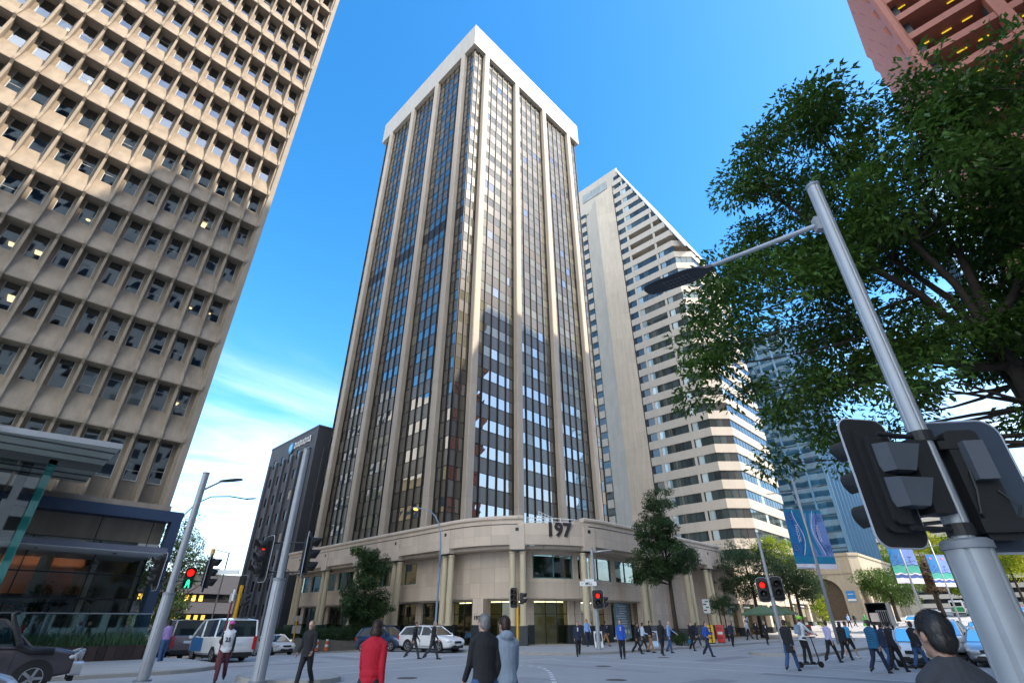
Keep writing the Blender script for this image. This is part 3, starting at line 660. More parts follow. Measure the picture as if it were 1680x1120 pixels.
# planter with glass balustrade
pl = thing('planter_box', 'long dark timber planter box along the pavement in front of the lobby glass', 'planter', (1, 34, 0))
mb = MB((1, 34, 0)); n = 40
for i in range(n): x0 = -7+i*(14.9/n); mb.box(x0, x0+14.9/n-.012, 33.0, 34.6, -.05, .72, 0, R.random())
mb.box(-6.98, 7.88, 33.03, 34.57, .6, .66, 1); mb.build('box', [mat('dark_timber', (.035, .022, .02), .5, attr=.4, var=.2), mat('soil', (.03, .02, .015), .9)], pl)
bal = thing('glass_balustrade', 'frameless glass balustrade with thin steel rail above the timber planter', 'balustrade', (1, 34, 0))
mb = MB((1, 34, 0))
for i in range(8): mb.box(-6.9+i*1.85, -5.1+i*1.85, 34.64, 34.66, .3, 2.05)
mb.build('pane', glass('balustrade_glass', (0, 0, 0), .08, (.8, 1, 1), clear=1, ctint=(.8, .92, .9)), bal)
mb = MB((1, 34, 0)); mb.tube([(-7, 34.65, 2.08), (7.9, 34.65, 2.08)], .03, 6); mb.build('rail', m_galv, bal)
def blades(name, n, area, h, w_, mats_, lab=None, cat=None, lean=.5, kind='stuff'):
    x0, x1, y0, y1, z0 = area; v = []; f = []; a = []
    for i in range(n):
        x, y = R.uniform(x0, x1), R.uniform(y0, y1); t = R.uniform(0, 6.28); hh = h*R.uniform(.55, 1.15); l = lean*R.uniform(.1, 1)*hh; dx, dy = math.cos(t), math.sin(t); px_, py_ = -dy*w_, dx*w_
        k = len(v)
        for s, u, ww in ((0, 0, 1), (.45, .55, .85), (.8, .88, .5)):
            v += [(x+dx*l*s*s+px_*ww, y+dy*l*s*s+py_*ww, z0+hh*u), (x+dx*l*s*s-px_*ww, y+dy*l*s*s-py_*ww, z0+hh*u)]
        v.append((x+dx*l*1.2, y+dy*l*1.2, z0+hh*.97)); f += [(k, k+1, k+3, k+2), (k+2, k+3, k+5, k+4), (k+4, k+5, k+6)]; a += [R.random()]*3
    mb = MB(); mb.v = v; mb.f = f; mb.m = [0]*len(f); mb.a = a
    o = mb.build(name, mats_); tag(o, lab, cat, None, kind); return o
m_grass = mat('grass_blade', (.075, .15, .065), .6, attr=.5, var=0, trans=.3)
blades('grass', 3200, (-6.9, 7.8, 33.1, 34.5, .64), .62, .012, m_grass, lean=.9)
# ------------------------------------------------------------------ white tower with the slanted roof
B2 = (101, 36.7, 0)
m_wband = mat('white_tower_band', (.48, .425, .35), .55, var=.05, scale=.4, stain=.08, panel=(3.2, 40, .85, .03))
m_shaft = mat('shaft_stone', (.47, .41, .33), .7, var=.06, scale=.4, stain=.12, panel=(2.2, 3.7, .78, .05))
g_wt = glass('white_tower_glass', (.04, .055, .055), .05, (.8, .92, 1), .5, .02, .04)
g_wtb = glass('white_tower_blind', (.36, .46, .48), .12, (.85, .95, 1), .4, .02, .02)
wt = thing('slanted_white_tower', 'white banded office tower with a stone shaft and a slanted peaked roof', 'office tower', B2)
XA, YB, CH = 101.01, 36.7, 3.25; XR = 125.; YE = 54.9; FW_ = 3.72
def ytop(z): return YB if z < 87 else YB+(z-87)*(16.3/40.3)
fl = [2.6+FW_*k for k in range(34)]
mb_b = {}; wins = []
for k, z in enumerate(fl):
    z1, z2 = z, z+1.85                                     # band z..z1+1.85, window above to next floor
    if z2 > 126: break
    yb = max(ytop(z2), YB); zt_w = min(z+FW_, 126.5); yw = ytop(zt_w)
    rec = 86 < z < 97                                      # two open terraces under the slope
    mb = MB(B2)
    if yb < YB+CH: ch = yb-YB; poly = [(XA, YE), (XA, YB+CH), (XA+CH-ch, yb), (XR, yb), (XR, 66), (XA+1, 66), (XA+1, YE)]
    else: poly = [(XA, YE), (XA, yb), (XR, yb), (XR, 66), (XA+1, 66), (XA+1, YE)]
    poly = poly[::-1]; poly = poly[::-1]
    mb.prism(poly[::-1] if sum((poly[i][0]*poly[(i+1) % len(poly)][1]-poly[(i+1) % len(poly)][0]*poly[i][1]) for i in range(len(poly))) < 0 else poly, z1, z2)
    mb.build('floor_band', m_wband, wt)
    # windows: facet by facet set back 0.25
    s_ = .22
    def pane_row(p0, p1, n, z0, z3, kinds, d=(0, 0)):
        def fn(mb):
            for i in range(n):
                a, b = (p0[0]+(p1[0]-p0[0])*i/n, p0[1]+(p1[1]-p0[1])*i/n), (p0[0]+(p1[0]-p0[0])*(i+1)/n, p0[1]+(p1[1]-p0[1])*(i+1)/n)
                m = kinds(i); mb.quad((*a, z0), (*b, z0), (*b, z3), (*a, z3), m, R.random())
                mb.cbox((b[0], b[1], (z0+z3)/2), (.07, .07, z3-z0), 2)
        wins.append((((p0[0]+p1[0])/2, (p0[1]+p1[1])/2, (z0+z3)/2), math.hypot(p1[0]-p0[0], p1[1]-p0[1])*(z3-z0), fn))
    z3 = z+FW_
    y0 = max(YB+CH, ytop(z3)+.2) if z3 > 80 else YB+CH
    if y0 < 51.8:
        if not rec: pane_row((XA+s_, 52.), (XA+s_, y0), max(2, int((52-y0)/1.25)), z2, z3, lambda i: 1 if i == 0 or (i == 6 and R.random() < .9) else 0)
        else: pane_row((XA+2.6, 52.), (XA+2.6, y0), 5, z2, z3, lambda i: 0)
    if ytop(z3) < 53: pane_row((XA+s_, 54.3), (XA+s_, 52.6), 1, z2, z3, lambda i: 0)
    if z3 < 88:
        pane_row((XA+s_, YB+CH), (XA+CH, YB+s_), 3, z2, z3, lambda i: 0); pane_row((XA+CH, YB+s_), (XR-.2, YB+s_), 13, z2, z3, lambda i: 1 if R.random() < .12 else 0)
split_parts(wt, B2, wins, 'window', [g_wt, g_wtb, m_dark])
for y, zt in ((52.3, 120), (44.5, 103)):                   # piers between window groups
    mb = MB(B2); mb.box(XA+.06, XA+.5, y-.28, y+.28, 2.6, zt); mb.build('pier', m_wband, wt)
mb = MB(B2)                                                # slanting glazed roof with white ribs
mb.quad((XA+.3, YB+.02, 87), (XR, YB+.02, 87), (XR, 53, 127.3), (XA+.3, 53, 127.3))
mb.build('slanted_roof', glass('roof_glass', (.30, .33, .35), .25, (.9, .95, 1), 0, .05), wt)
mb = MB(B2)
for i in range(13):
    x = XA+.2+i*1.98; mb.tube([(x, YB-.25, 86.5), (x, 52.9, 127.6)], .11, 4)
mb.tube([(XA+.1, YB-.2, 86.2), (XA+.1, 53, 127.9)], .3, 4)
for i in range(12): u = i/11; mb.tube([(XA+.2, YB+16.3*u-.1, 87+40.4*u), (XR, YB+16.3*u-.1, 87+40.4*u)], .07, 4)
mb.build('roof_rib', m_white, wt)
mb = MB(B2)                                                # shaft: folded stone prow
def shp(z, top):
    return [(101.6, 66.2, z), (98.9, 60.3, z+(0 if not top else 0)), (101.0, 55.0, z), (104, 55.0, z), (104, 66.2, z)]
mb.rings([[(101.3, 66., z0) for z0 in (0,)]+[(98.9, 60.3, 0), (101.0, 55.2, 0), (106, 55.2, 0), (106, 66, 0)], [(101.3, 66., 115), (98.9, 60.3, 118.5), (101.0, 55.2, 122.5), (106, 55.2, 123), (106, 66, 116)]])
mb.build('stone_shaft', m_shaft, wt)
mb = MB(B2); mb.box(101.15, 103, 54.4, 55.2, 0, 119); mb.build('recess', m_dark, wt)
mb = MB(B2); mb.prism([(102, 53), (XR, 53), (XR, 72), (102, 72)], 0, 127.2); mb.box(101.7, 102, 53, 72, 117.5, 129.3); mb.build('crown_wall', m_wband, wt)
mb = MB(B2); mb.cbox((101.6, 62.0, 124.6), (.2, 9.5, 3.3)); mb.build('crown_sign_panel', mat('weathered_sign_panel', (.28, .30, .30), .5, var=.35, scale=.9), wt)
mb = MB(B2)
for k, z in enumerate(fl[:31]):
    mb.box(101.2, 104, 66.2, 74, z, z+1.85)
    mb.box(101.55, 104, 66.2, 74, z+1.85, z+FW_, 1)
mb.build('side_band', [m_wband, g_wt], wt)
mb = MB(B2); mb.prism([(101.4, 37.2), (124.8, 37.2), (124.8, 71), (106, 71), (106, 40), (101.4, 40)], -.2, 2.6); mb.build('base', m_dgran, wt)
# ------------------------------------------------------------------ generic block: walls with a window grid on the faces seen
def block(name, label, x0, x1, y0, y1, z0, z1, wall, glz, fh, ww, wh, gap, sill=.9, faces='WS', group=None, inset=.15, limit=100, fin=None, roofs=True):
    off = (x0, y0, z0); t = thing(name, label, 'building', off, 0, group)
    core = MB(off); core.box(x0+inset, x1-inset, y0+inset, y1-inset, z0-3, z1-.2); core.build('core', m_dark, t)
    items = []; W = MB(off)
    for face in 'WSEN':
        if face in 'WE': x = x0 if face == 'W' else x1; O = (x, y0); T = (0, 1); N = (-1 if face == 'W' else 1, 0); Lf = y1-y0
        else: y = y0 if face == 'S' else y1; O = (x0, y); T = (1, 0); N = (0, -1 if face == 'S' else 1); Lf = x1-x0
        def bx(mb, a0, a1, d0, d1, za, zb, m=0, v=.5, O=O, T=T, N=N):
            p, q = (O[0]+T[0]*a0+N[0]*d0, O[1]+T[1]*a0+N[1]*d0), (O[0]+T[0]*a1+N[0]*d1, O[1]+T[1]*a1+N[1]*d1)
            mb.box(min(p[0], q[0]), max(p[0], q[0]), min(p[1], q[1]), max(p[1], q[1]), za, zb, m, v)
        if face not in faces: bx(W, 0.001, Lf-.001, -inset, -.001, z0-3, z1); continue
        c0 = inset if face in 'SN' else .0
        nf = int((z1-z0-.6)/fh); nw = max(1, int((Lf-.8)/(ww+gap))); m0 = (Lf-nw*(ww+gap)+gap)/2
        bx(W, c0, Lf-c0, -inset, 0, z0-3, z0+sill)
        for r in range(nf):
            za = z0+sill+fh*r; zb = za+wh; zn = z0+sill+fh*(r+1) if r < nf-1 else z1
            bx(W, c0, Lf-c0, -inset, 0, zb, zn)
            prev = c0
            for k in range(nw):
                a = m0+k*(ww+gap); bx(W, prev, a, -inset, 0, za, zb); prev = a+ww
                def fn(mb, a=a, za=za, zb=zb, bx=bx): bx(mb, a, a+ww, -inset+.01, -inset+.05, za, zb, 1 if R.random() < .1 else 0, R.random())
                c = (O[0]+T[0]*(a+ww/2), O[1]+T[1]*(a+ww/2), (za+zb)/2); items.append((c, ww*wh, fn))
            bx(W, prev, Lf-c0, -inset, 0, za, zb)
        if fin:
            for k in range(nw+1): a = m0+k*(ww+gap)-gap/2; bx(W, max(c0, a-fin[1]/2), min(Lf-c0, a+fin[1]/2), .001, fin[0], z0-2, z1-fin[2])
    W.build('wall', wall, t)
    r = MB(off); r.box(x0-.05, x1+.05, y0-.05, y1+.05, z1, z1+.35); r.build('roof', wall, t)
    split_parts(t, off, items, 'window', glz, limit)
    return t
g_dk = glass('dark_window', (.02, .02, .022), .0, (.8, .85, .9), .6); g_wm = mat('lit_blind', (.35, .34, .30), .8)
m_chc = mat('charcoal_panel', (.072, .077, .092), .7, var=.08, scale=.5, panel=(30, 3.3, .8, .03))
dk = block('charcoal_office_block', 'charcoal office block with small square windows and a blue circle sign under its roof', 32, 60, 75.5, 94, -2, 29.2, m_chc, [g_dk, g_wm], 3.25, 1.35, 1.5, 1.75, 1.2, 'WS', fin=(.35, .5, 3.2))
mb = MB((32, 75.5, -2)); mb.tube([(31.9, 84.6, 27.6), (31.75, 84.6, 27.6)], .95, 24, 0); mb.tube([(31.75, 84.6, 27.6), (31.7, 84.6, 27.6)], .62, 20, 1)
for i in range(10): y = 83.3-i*.62; mb.cbox((31.85, y, 27.75), (.1, .38, .8 if i % 3 else 1.05), 2); mb.cbox((31.8, y+.1, 27.75), (.1, .12, .5), 3)
mb.build('roof_sign', [mat('sign_blue', (.02, .2, .42), .4), mat('sign_light_blue', (.2, .55, .75), .4), m_white, m_chc], dk)
gr = thing('grey_low_building', 'low grey office building with yellow lit windows at the end of the side street', 'building', (8, 140, -5))
mb = MB((8, 140, -5)); mb.box(2, 60, 140, 160, -8, 1.4, 0); mb.box(2, 60, 139, 160, 3.4, 5.6, 0); mb.box(2, 60, 140, 160, 7.4, 11.5, 0); mb.box(2.2, 59.8, 141, 159, 1.4, 7.4, 1)
mb.build('wall', [mat('grey_render', (.06, .06, .072), .8, var=.1), g_dk], gr)
for z in (1.9, 5.9):
    for i in range(16):
        if R.random() < .75: mb = MB((8, 140, -5)); x = 19+i*1.5; mb.box(x, x+.8, 140.9, 140.95, z, z+1.2); mb.build('lit_window', emit('yellow_room', (1, .62, .1), .35) if 'yr' not in K else K['yr'], gr); K['yr'] = bpy.data.materials['yellow_room']
# ------------------------------------------------------------------ red granite tower (right)
B3 = (60, -10.5, 0)
rt = thing('red_granite_tower', 'red granite tower with deep dark balconies, yellow strip lights and a serrated street side', 'office tower', B3)
RZ = 4.2; RT_ = 86.
def rbay(y0, y1, lab):
    pass
ys_ = [-10.5-7.85*i for i in range(6)]
for i, y in enumerate(ys_):
    mb = MB(B3)
    if i == 0: poly = [(60, -11.55), (59.7, -11.3), (59.7, -10.75), (60, -10.5), (61.3, -10.5), (61.3, -11.55)]
    else: poly = [(59.9, y-1.1), (59.9, y), (61.3, y), (61.3, y-1.1)]
    mb.prism(poly, 0, RT_); mb.build('pillar', m_redg, rt)
for k in range(21):
    z = 66.6-1.0+RZ*(k-15)
    if z < 1: continue
    mb = MB(B3)
    for i in range(5): mb.box(60.15, 61.0, ys_[i]-7.84, ys_[i]-1.06, z, z+1.05); mb.box(61.0, 63.4, ys_[i]-7.84, ys_[i]-1.06, z, z+.3)
    mb.build('beam', m_redg, rt)
    mb = MB(B3)
    for i in range(5):
        for q in range(3):
            if R.random() < .8: y = ys_[i]-1.9-q*2.0; mb.box(61.9, 62.05, y-.75, y, z-.16, z-.06); mb.box(61.9, 62.05, y-.95, y-.8, z-.16, z-.06)
    mb.build('strip_light', emit('yellow_tube', (1, .74, .05), .2) if 'yt' not in K else K['yt'], rt); K['yt'] = bpy.data.materials['yellow_tube']
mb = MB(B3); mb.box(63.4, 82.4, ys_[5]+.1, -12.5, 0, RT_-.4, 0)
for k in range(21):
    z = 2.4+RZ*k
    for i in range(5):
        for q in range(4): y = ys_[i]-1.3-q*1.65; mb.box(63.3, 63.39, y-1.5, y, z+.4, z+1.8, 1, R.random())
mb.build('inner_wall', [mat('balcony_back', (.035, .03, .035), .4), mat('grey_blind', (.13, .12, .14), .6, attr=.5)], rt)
mb = MB(B3)                                                 # serrated street side
for k in range(22):
    z = .8+RZ*k
    for j in range(4):
        x = 61.4+j*5.5
        mb.add([(x, -10.75, z), (x+5.4, -10.75, z), (x+5.4, -9.9, z+3.2), (x, -9.9, z+3.2), (x, -12.4, z), (x+5.4, -12.4, z), (x+5.4, -12.4, z+3.7), (x, -12.4, z+3.7), (x+5.4, -10.7, z+3.75), (x, -10.7, z+3.75)],
               [(1, 0, 3, 2), (2, 3, 9, 8), (0, 4, 7, 9, 3), (5, 1, 2, 8, 6), (8, 9, 7, 6), (0, 1, 5, 4)])
        mb.box(x+1.2, x+2.2, -10.8, -10.6, z+2.2, z+2.21, 1)
mb.build('serrated_wall', [m_redg, m_dark], rt)
mb = MB(B3); mb.box(61.3, 83.4, -12.45, -10.9, 0, RT_-.3, 0); mb.box(60.3, 83.5, ys_[5]-1, -11, RT_-.2, RT_, 1); mb.box(61, 83.4, ys_[5]-1, ys_[5], 0, RT_-.3); mb.box(82.5, 83.4, ys_[5], -12.5, 0, RT_-.3, 1); mb.build('core', [m_dark, m_redg], rt)
# ------------------------------------------------------------------ blue glass towers
g_blue = glass('blue_glass', (.03, .10, .17), .3, (.55, .78, 1), .4, .02, .03)
m_bfin = mat('blue_fin', (.12, .24, .36), .35, .3, var=.06)
def glass_tower(name, label, x0, x1, y0, y1, h, fin, fh=4, curve=False):
    off = (x0, y0, 0); z0 = tz(x0, y0); t = thing(name, label, 'office tower', off)
    mb = MB(off); rows = []
    for k in range(int(h/fh)):
        z = z0+k*fh
        for face in ('W', 'S'):
            Lf = (y1-y0) if face == 'W' else (x1-x0); n = int(Lf/1.6)
            for i in range(n):
                a, b = Lf*i/n, Lf*(i+1)/n; j = R.uniform(-.02, .02)
                q = [(x0+j, y1-a, z), (x0-j, y1-b, z), (x0-j, y1-b, z+fh), (x0+j, y1-a, z+fh)] if face == 'W' else [(x0+a, y0+j, z), (x0+b, y0-j, z), (x0+b, y0-j, z+fh), (x0+a, y0+j, z+fh)]
                mb.quad(*q, 0, R.random())
        mb.box(x0-.06, x1, y0-.06, y1, z-.35, z, 1)
    mb.box(x0+.5, x1-.5, y0+.5, y1-.5, z0-2, z0+h, 2); mb.build('curtain_wall', [g_blue, mat('blue_spandrel', (.05, .09, .12), .3), m_dark], t)
    if fin:
        for i in range(int((x1-x0)/fin)+1):
            f = MB(off); x = x0+i*fin; f.box(x-.18, x+.18, y0-.9, y0-.07, z0+9, z0+h+2.5); f.build('fin', m_bfin, t)
        for i in range(1, int((y1-y0)/fin)+1):
            f = MB(off); y = y0+i*fin; f.box(x0-.7, x0-.07, y-.15, y+.15, z0+9, z0+h+1); f.build('fin', m_bfin, t)
    return t
glass_tower('blue_glass_tower', 'blue glass tower with tall vertical fins behind the banners on the terrace', 158, 194, 34, 56, 82, 4.2)
glass_tower('blue_glass_block', 'blue glass office block half hidden behind the big street tree and the red tower', 190, 235, -60, -14.5, 135, 0)
# ------------------------------------------------------------------ low buildings along the terrace
def shops(x0, x1, y, h, label, n):
    off = (x0, y, 0); t = thing('shop_building', label, 'building', off); z0 = tz(x0, y)
    mb = MB(off); mb.box(x0, x1, y, y+12, z0+3.6, z0+h); mb.box(x0-.05, x1+.05, y-.15, y+12, z0+h, z0+h+.35)
    for i in range(n+1): x = x0+(x1-x0)*i/n; mb.box(x-.35, x+.35, y-.05, y+.6, z0-.3, z0+3.6); mb.box(x-.4, x+.4, y-.1, y+.6, z0-.3, z0+1.15, 1)
    mb.box(x0, x1, y+5, y+5.2, z0-.3, z0+3.6, 2); mb.build('wall', [m_stone, m_dgran, mat('shop_back_wall', (.11, .08, .05), .7, var=.4, scale=1.2)], t)
    for i in range(n):
        xa, xb = x0+(x1-x0)*i/n+.35, x0+(x1-x0)*(i+1)/n-.35
        g = MB(off); g.quad((xa, y+.5, z0), (xb, y+.5, z0), (xb, y+.5, z0+3.0), (xa, y+.5, z0+3.0)); gg = g.build('shopfront', g_shop, t)
        g = MB(off); g.box(xa, xb, y+.3, y+.5, z0+2.95, z0+3.55, i % 3); g.cbox(((xa+xb)/2, y+.27, z0+3.25), ((xb-xa)*.5, .04, .14), 3); g.build('fascia', [mat('fascia_a', (.02, .02, .03), .5), mat('fascia_b', (.06, .10, .03), .5), mat('fascia_c', (.03, .03, .05), .5), m_white], gg)
        l = MB(off); l.box(xa+.3, xb-.3, y+2, y+2.1, z0+3.4, z0+3.5); l.build('lamp', K.setdefault('shop_lamp', emit('shop_lamp', (1, .6, .2), 1.4)) if 'shop_lamp' not in K else K['shop_lamp'], t)
    return t
shops(62.2, 84, 27.2, 7.2, 'low stone shop building with granite piers between the podium and the arched building', 5)
shops(85, 104, 29.5, 6.2, 'lower stone shop building behind the green umbrellas in front of the white tower', 4)
# arched heritage-style corner
m_arch = mat('cream_render', (.40, .345, .26), .8, var=.06, scale=.6, stain=.12, panel=(1.6, .8, .85, .03))
def arched(x0, x1, y0, y1, h, label):
    off = (x0, y0, 0); z0 = tz(x0, y0); t = thing('arched_building', label, 'building', off)
    mb = MB(off)
    def wall(P0, P1, n, wd, hs):
        dx, dy = P1[0]-P0[0], P1[1]-P0[1]; Lf = math.hypot(dx, dy); T = (dx/Lf, dy/Lf); N = (T[1], -T[0]); bay = Lf/n
        def pt(a, z, d=0): return (P0[0]+T[0]*a-N[0]*d, P0[1]+T[1]*a-N[1]*d, z)
        for i in range(n):
            a0 = i*bay; c = a0+bay/2; r = wd/2; arc = [(c-r*math.cos(math.pi*k/12), hs+z0+r*math.sin(math.pi*k/12)) for k in range(13)]
            for d, fl_ in ((0, 0), (1.1, 1)):
                pl = [pt(a0, z0-.5, d), pt(c-r, z0-.5, d)]+[pt(a, z, d) for a, z in arc]+[pt(c+r, z0-.5, d), pt(a0+bay, z0-.5, d), pt(a0+bay, z0+h, d), pt(a0, z0+h, d)]
                k = len(pl); half = [pt(a0, z0-.5, d), pt(c-r, z0-.5, d)]
                # left jamb, right jamb, and quads above the arch
                mb.quad(pt(a0, z0-.5, d), pt(c-r, z0-.5, d), pt(c-r, z0+hs, d), pt(a0, z0+hs, d)); mb.quad(pt(c+r, z0-.5, d), pt(a0+bay, z0-.5, d), pt(a0+bay, z0+hs, d), pt(c+r, z0+hs, d))
                mb.quad(pt(a0, z0+hs, d), pt(c-r, z0+hs, d), pt(c-r, z0+h, d), pt(a0, z0+h, d)); mb.quad(pt(c+r, z0+hs, d), pt(a0+bay, z0+hs, d), pt(a0+bay, z0+h, d), pt(c+r, z0+h, d))
                for q in range(12): (a, z), (b, z_) = arc[q], arc[q+1]; mb.quad(pt(a, z, d), pt(b, z_, d), pt(b, z0+h, d), pt(a, z0+h, d))
            for q in range(12): (a, z), (b, z_) = arc[q], arc[q+1]; mb.quad(pt(b, z_), pt(a, z), pt(a, z, 1.1), pt(b, z_, 1.1))
            mb.quad(pt(c-r, z0-.5), pt(c-r, z0-.5, 1.1), pt(c-r, z0+hs, 1.1), pt(c-r, z0+hs)); mb.quad(pt(c+r, z0-.5, 1.1), pt(c+r, z0-.5), pt(c+r, z0+hs), pt(c+r, z0+hs, 1.1))
        for zz, hh in ((h-.6, .5), (hs+r*1.25, .14)):
            p, q = pt(0, 0), pt(Lf, 0); mb.prism([(p[0]+N[0]*.2, p[1]+N[1]*.2), (p[0]-N[0]*.1, p[1]-N[1]*.1), (q[0]-N[0]*.1, q[1]-N[1]*.1), (q[0]+N[0]*.2, q[1]+N[1]*.2)], z0+zz, z0+zz+hh)
    wall((x0, y1), (x0, y0+1.5), 1, 6.4, 4.6); wall((x0, y0+1.5), (x0+1.5, y0), 1, 1.2, 5.2); wall((x0+1.5, y0), (x1, y0), 4, 4.2, 5.2)
    mb.box(x0+1.2, x1, y0+1.5, y1, z0+h-.8, z0+h-.6)
    mb.build('wall', m_arch, t)
    mb = MB(off); mb.box(x0+1.6, x1-.5, y0+2.2, y1, z0-.5, z0+h-.9); mb.build('inner_wall', mat('brown_lobby', (.10, .07, .045), .7, var=.3), t)
    mb = MB(off); mb.cbox((x0-.08, y0+3.0, z0+4.4), (.1, 1.5, 1.9), 0); mb.cbox((x0-.14, y0+3.0, z0+3.75), (.05, 1.5, .4), 1); mb.cbox((x0-.14, y0+3.0, z0+4.8), (.05, 1.0, .12), 1); mb.build('hanging_sign', [mat('blue_sign', (.02, .22, .55), .5), m_white], t)
    mb = MB(off); mb.cbox((x0+12, y0-.1, z0+5.2), (2.4, .2, .9)); mb.build('red_sign', mat('red_sign', (.5, .03, .04), .5), t)
    return t
arched(128, 160, 26.5, 40, 12.5, 'cream corner building with a tall arch and a blue hanging sign beyond the umbrellas')
wg = thing('gabled_building', 'small pale building with a white lattice gable under the yellow trees', 'building', (176, 28, 0))
mb = MB((176, 28, 0)); z0 = tz(176, 28); mb.box(176, 196, 28, 44, z0-.5, z0+6); mb.build('wall', m_arch, wg)
mb = MB((176, 28, 0)); mb.add([(175, 27, z0+6), (175, 45, z0+6), (197, 45, z0+6), (197, 27, z0+6), (175, 36, z0+11), (197, 36, z0+11)], [(0, 3, 5, 4), (2, 1, 4, 5), (1, 0, 4), (3, 2, 5), (0, 1, 2, 3)]); mb.build('roof', mat('blue_grey_roof', (.16, .2, .27), .6), wg)
mb = MB((176, 28, 0))
for k in range(9): y = 28+k*2; hh = (1-abs(36-y)/9)*5; mb.tube([(174.9, y, z0+6), (174.9, y, z0+6+hh)], .12, 4)
mb.tube([(174.9, 27, z0+6.1), (174.9, 36, z0+11.1), (174.9, 45, z0+6.1)], .25, 4); mb.build('lattice', m_white, wg)
# banded beige building at the head of the terrace
bb = thing('banded_beige_building', 'wide beige building with dark ribbon windows at the far end of the terrace', 'building', (330, -30, 0))
mb = MB((330, -30, 0)); z0 = tz(330, 0)
for k in range(14): mb.box(330, 350, -70, 110, z0+k*3.8, z0+k*3.8+1.9, 0); mb.box(330.6, 349, -69, 109, z0+k*3.8+1.9, z0+k*3.8+3.8, 1)
mb.build('wall', [mat('far_beige', (.50, .42, .33), .7, var=.05), g_dk], bb)
# ------------------------------------------------------------------ the other side of the terrace and side street (behind the view; they shade and are mirrored)
m_rb = mat('pale_render', (.72, .66, .56), .8, var=.06, scale=.4); m_gb = mat('pale_grey_render', (.5, .49, .47), .8, var=.05, scale=.4)
block('pale_office_block', 'pale office block across the terrace behind the viewer', 31, 56, -52, -31, 0, 101, m_rb, [g_dk, g_wm], 3.7, 2.2, 1.7, 1.0, 1., 'N', limit=20)
block('pale_office_block', 'lower pale office block across the terrace behind the viewer', -45, 30.8, -52, -31, 0, 94, m_rb, [g_dk, g_wm], 3.7, 2.2, 1.7, 1.0, 1., 'N', limit=20)
block('cream_office_block', 'cream office block behind the concrete tower on the side street', -22, 7.4, 64, 112, -2, 27, mat('gold_stone', (.52, .40, .22), .8, var=.06), [g_dk, g_wm], 3.5, 1.6, 1.5, 1.1, 1., 'E', limit=20)
block('white_office_block', 'white office block far down the side street', -40, -6, 118, 150, -4, 62, m_gb, [g_dk, g_wm], 3.7, 3.0, 1.6, .6, 1., 'E', limit=20)
# ------------------------------------------------------------------ trees
def leafmat(name, col, tr=.35):
    return mat(name, col, .42, attr=.55, var=.18, scale=.8, trans=tr, spec=.4)
def leaf_mesh(name, cl, per, size, rc, mats, parent, asp=.36, droop=.5, flat=.7, rng=None):
    """cl: clump centres (n,3); leaves scattered round each clump, each a folded four-cornered blade"""
    g = rng or NR; n = len(cl)*per
    c = np.repeat(np.asarray(cl), per, 0); rr = np.repeat(rc if hasattr(rc, '__len__') else np.full(len(cl), rc), per)
    d = g.normal(size=(n, 3)); d /= np.linalg.norm(d, axis=1)[:, None]; rad_ = rr*g.uniform(.15, 1, n)**.6
    p = c+d*rad_[:, None]*np.array([1, 1, flat])
    ax = d*np.array([1, 1, .5])+g.normal(size=(n, 3))*.55; ax[:, 2] -= droop*g.uniform(0, 1, n); ax /= np.linalg.norm(ax, axis=1)[:, None]
    up = g.normal(size=(n, 3))*.5+np.array([0, 0, 1.]); sd_ = np.cross(ax, up); sd_ /= np.linalg.norm(sd_, axis=1)[:, None]; nn = np.cross(sd_, ax)
    L_ = (size*g.uniform(.6, 1.3, n))[:, None]; W_ = L_*asp
    a = p; b = p+ax*L_*.45+sd_*W_*.5+nn*L_*.06; t = p+ax*L_-nn*L_*.1; e = p+ax*L_*.45-sd_*W_*.5+nn*L_*.06
    v = np.stack([a, b, t, e], 1).reshape(-1, 3).astype(np.float32)
    me = bpy.data.meshes.new(name); me.vertices.add(4*n); me.vertices.foreach_set('co', v.ravel()); me.loops.add(4*n); me.loops.foreach_set('vertex_index', np.arange(4*n, dtype=np.int32))
    me.polygons.add(n); me.polygons.foreach_set('loop_start', np.arange(0, 4*n, 4, dtype=np.int32)); me.polygons.foreach_set('loop_total', np.full(n, 4, np.int32))
    at = me.attributes.new('vary', 'FLOAT', 'FACE'); base = np.repeat(g.uniform(0, 1, len(cl)), per); at.data.foreach_set('value', np.clip(base*.5+g.uniform(0, .5, n), 0, 1).astype(np.float32))
    me.materials.append(mats); me.update(calc_edges=True); me.validate()
    o = bpy.data.objects.new(name, me); COL.objects.link(o); o.parent = parent; return o
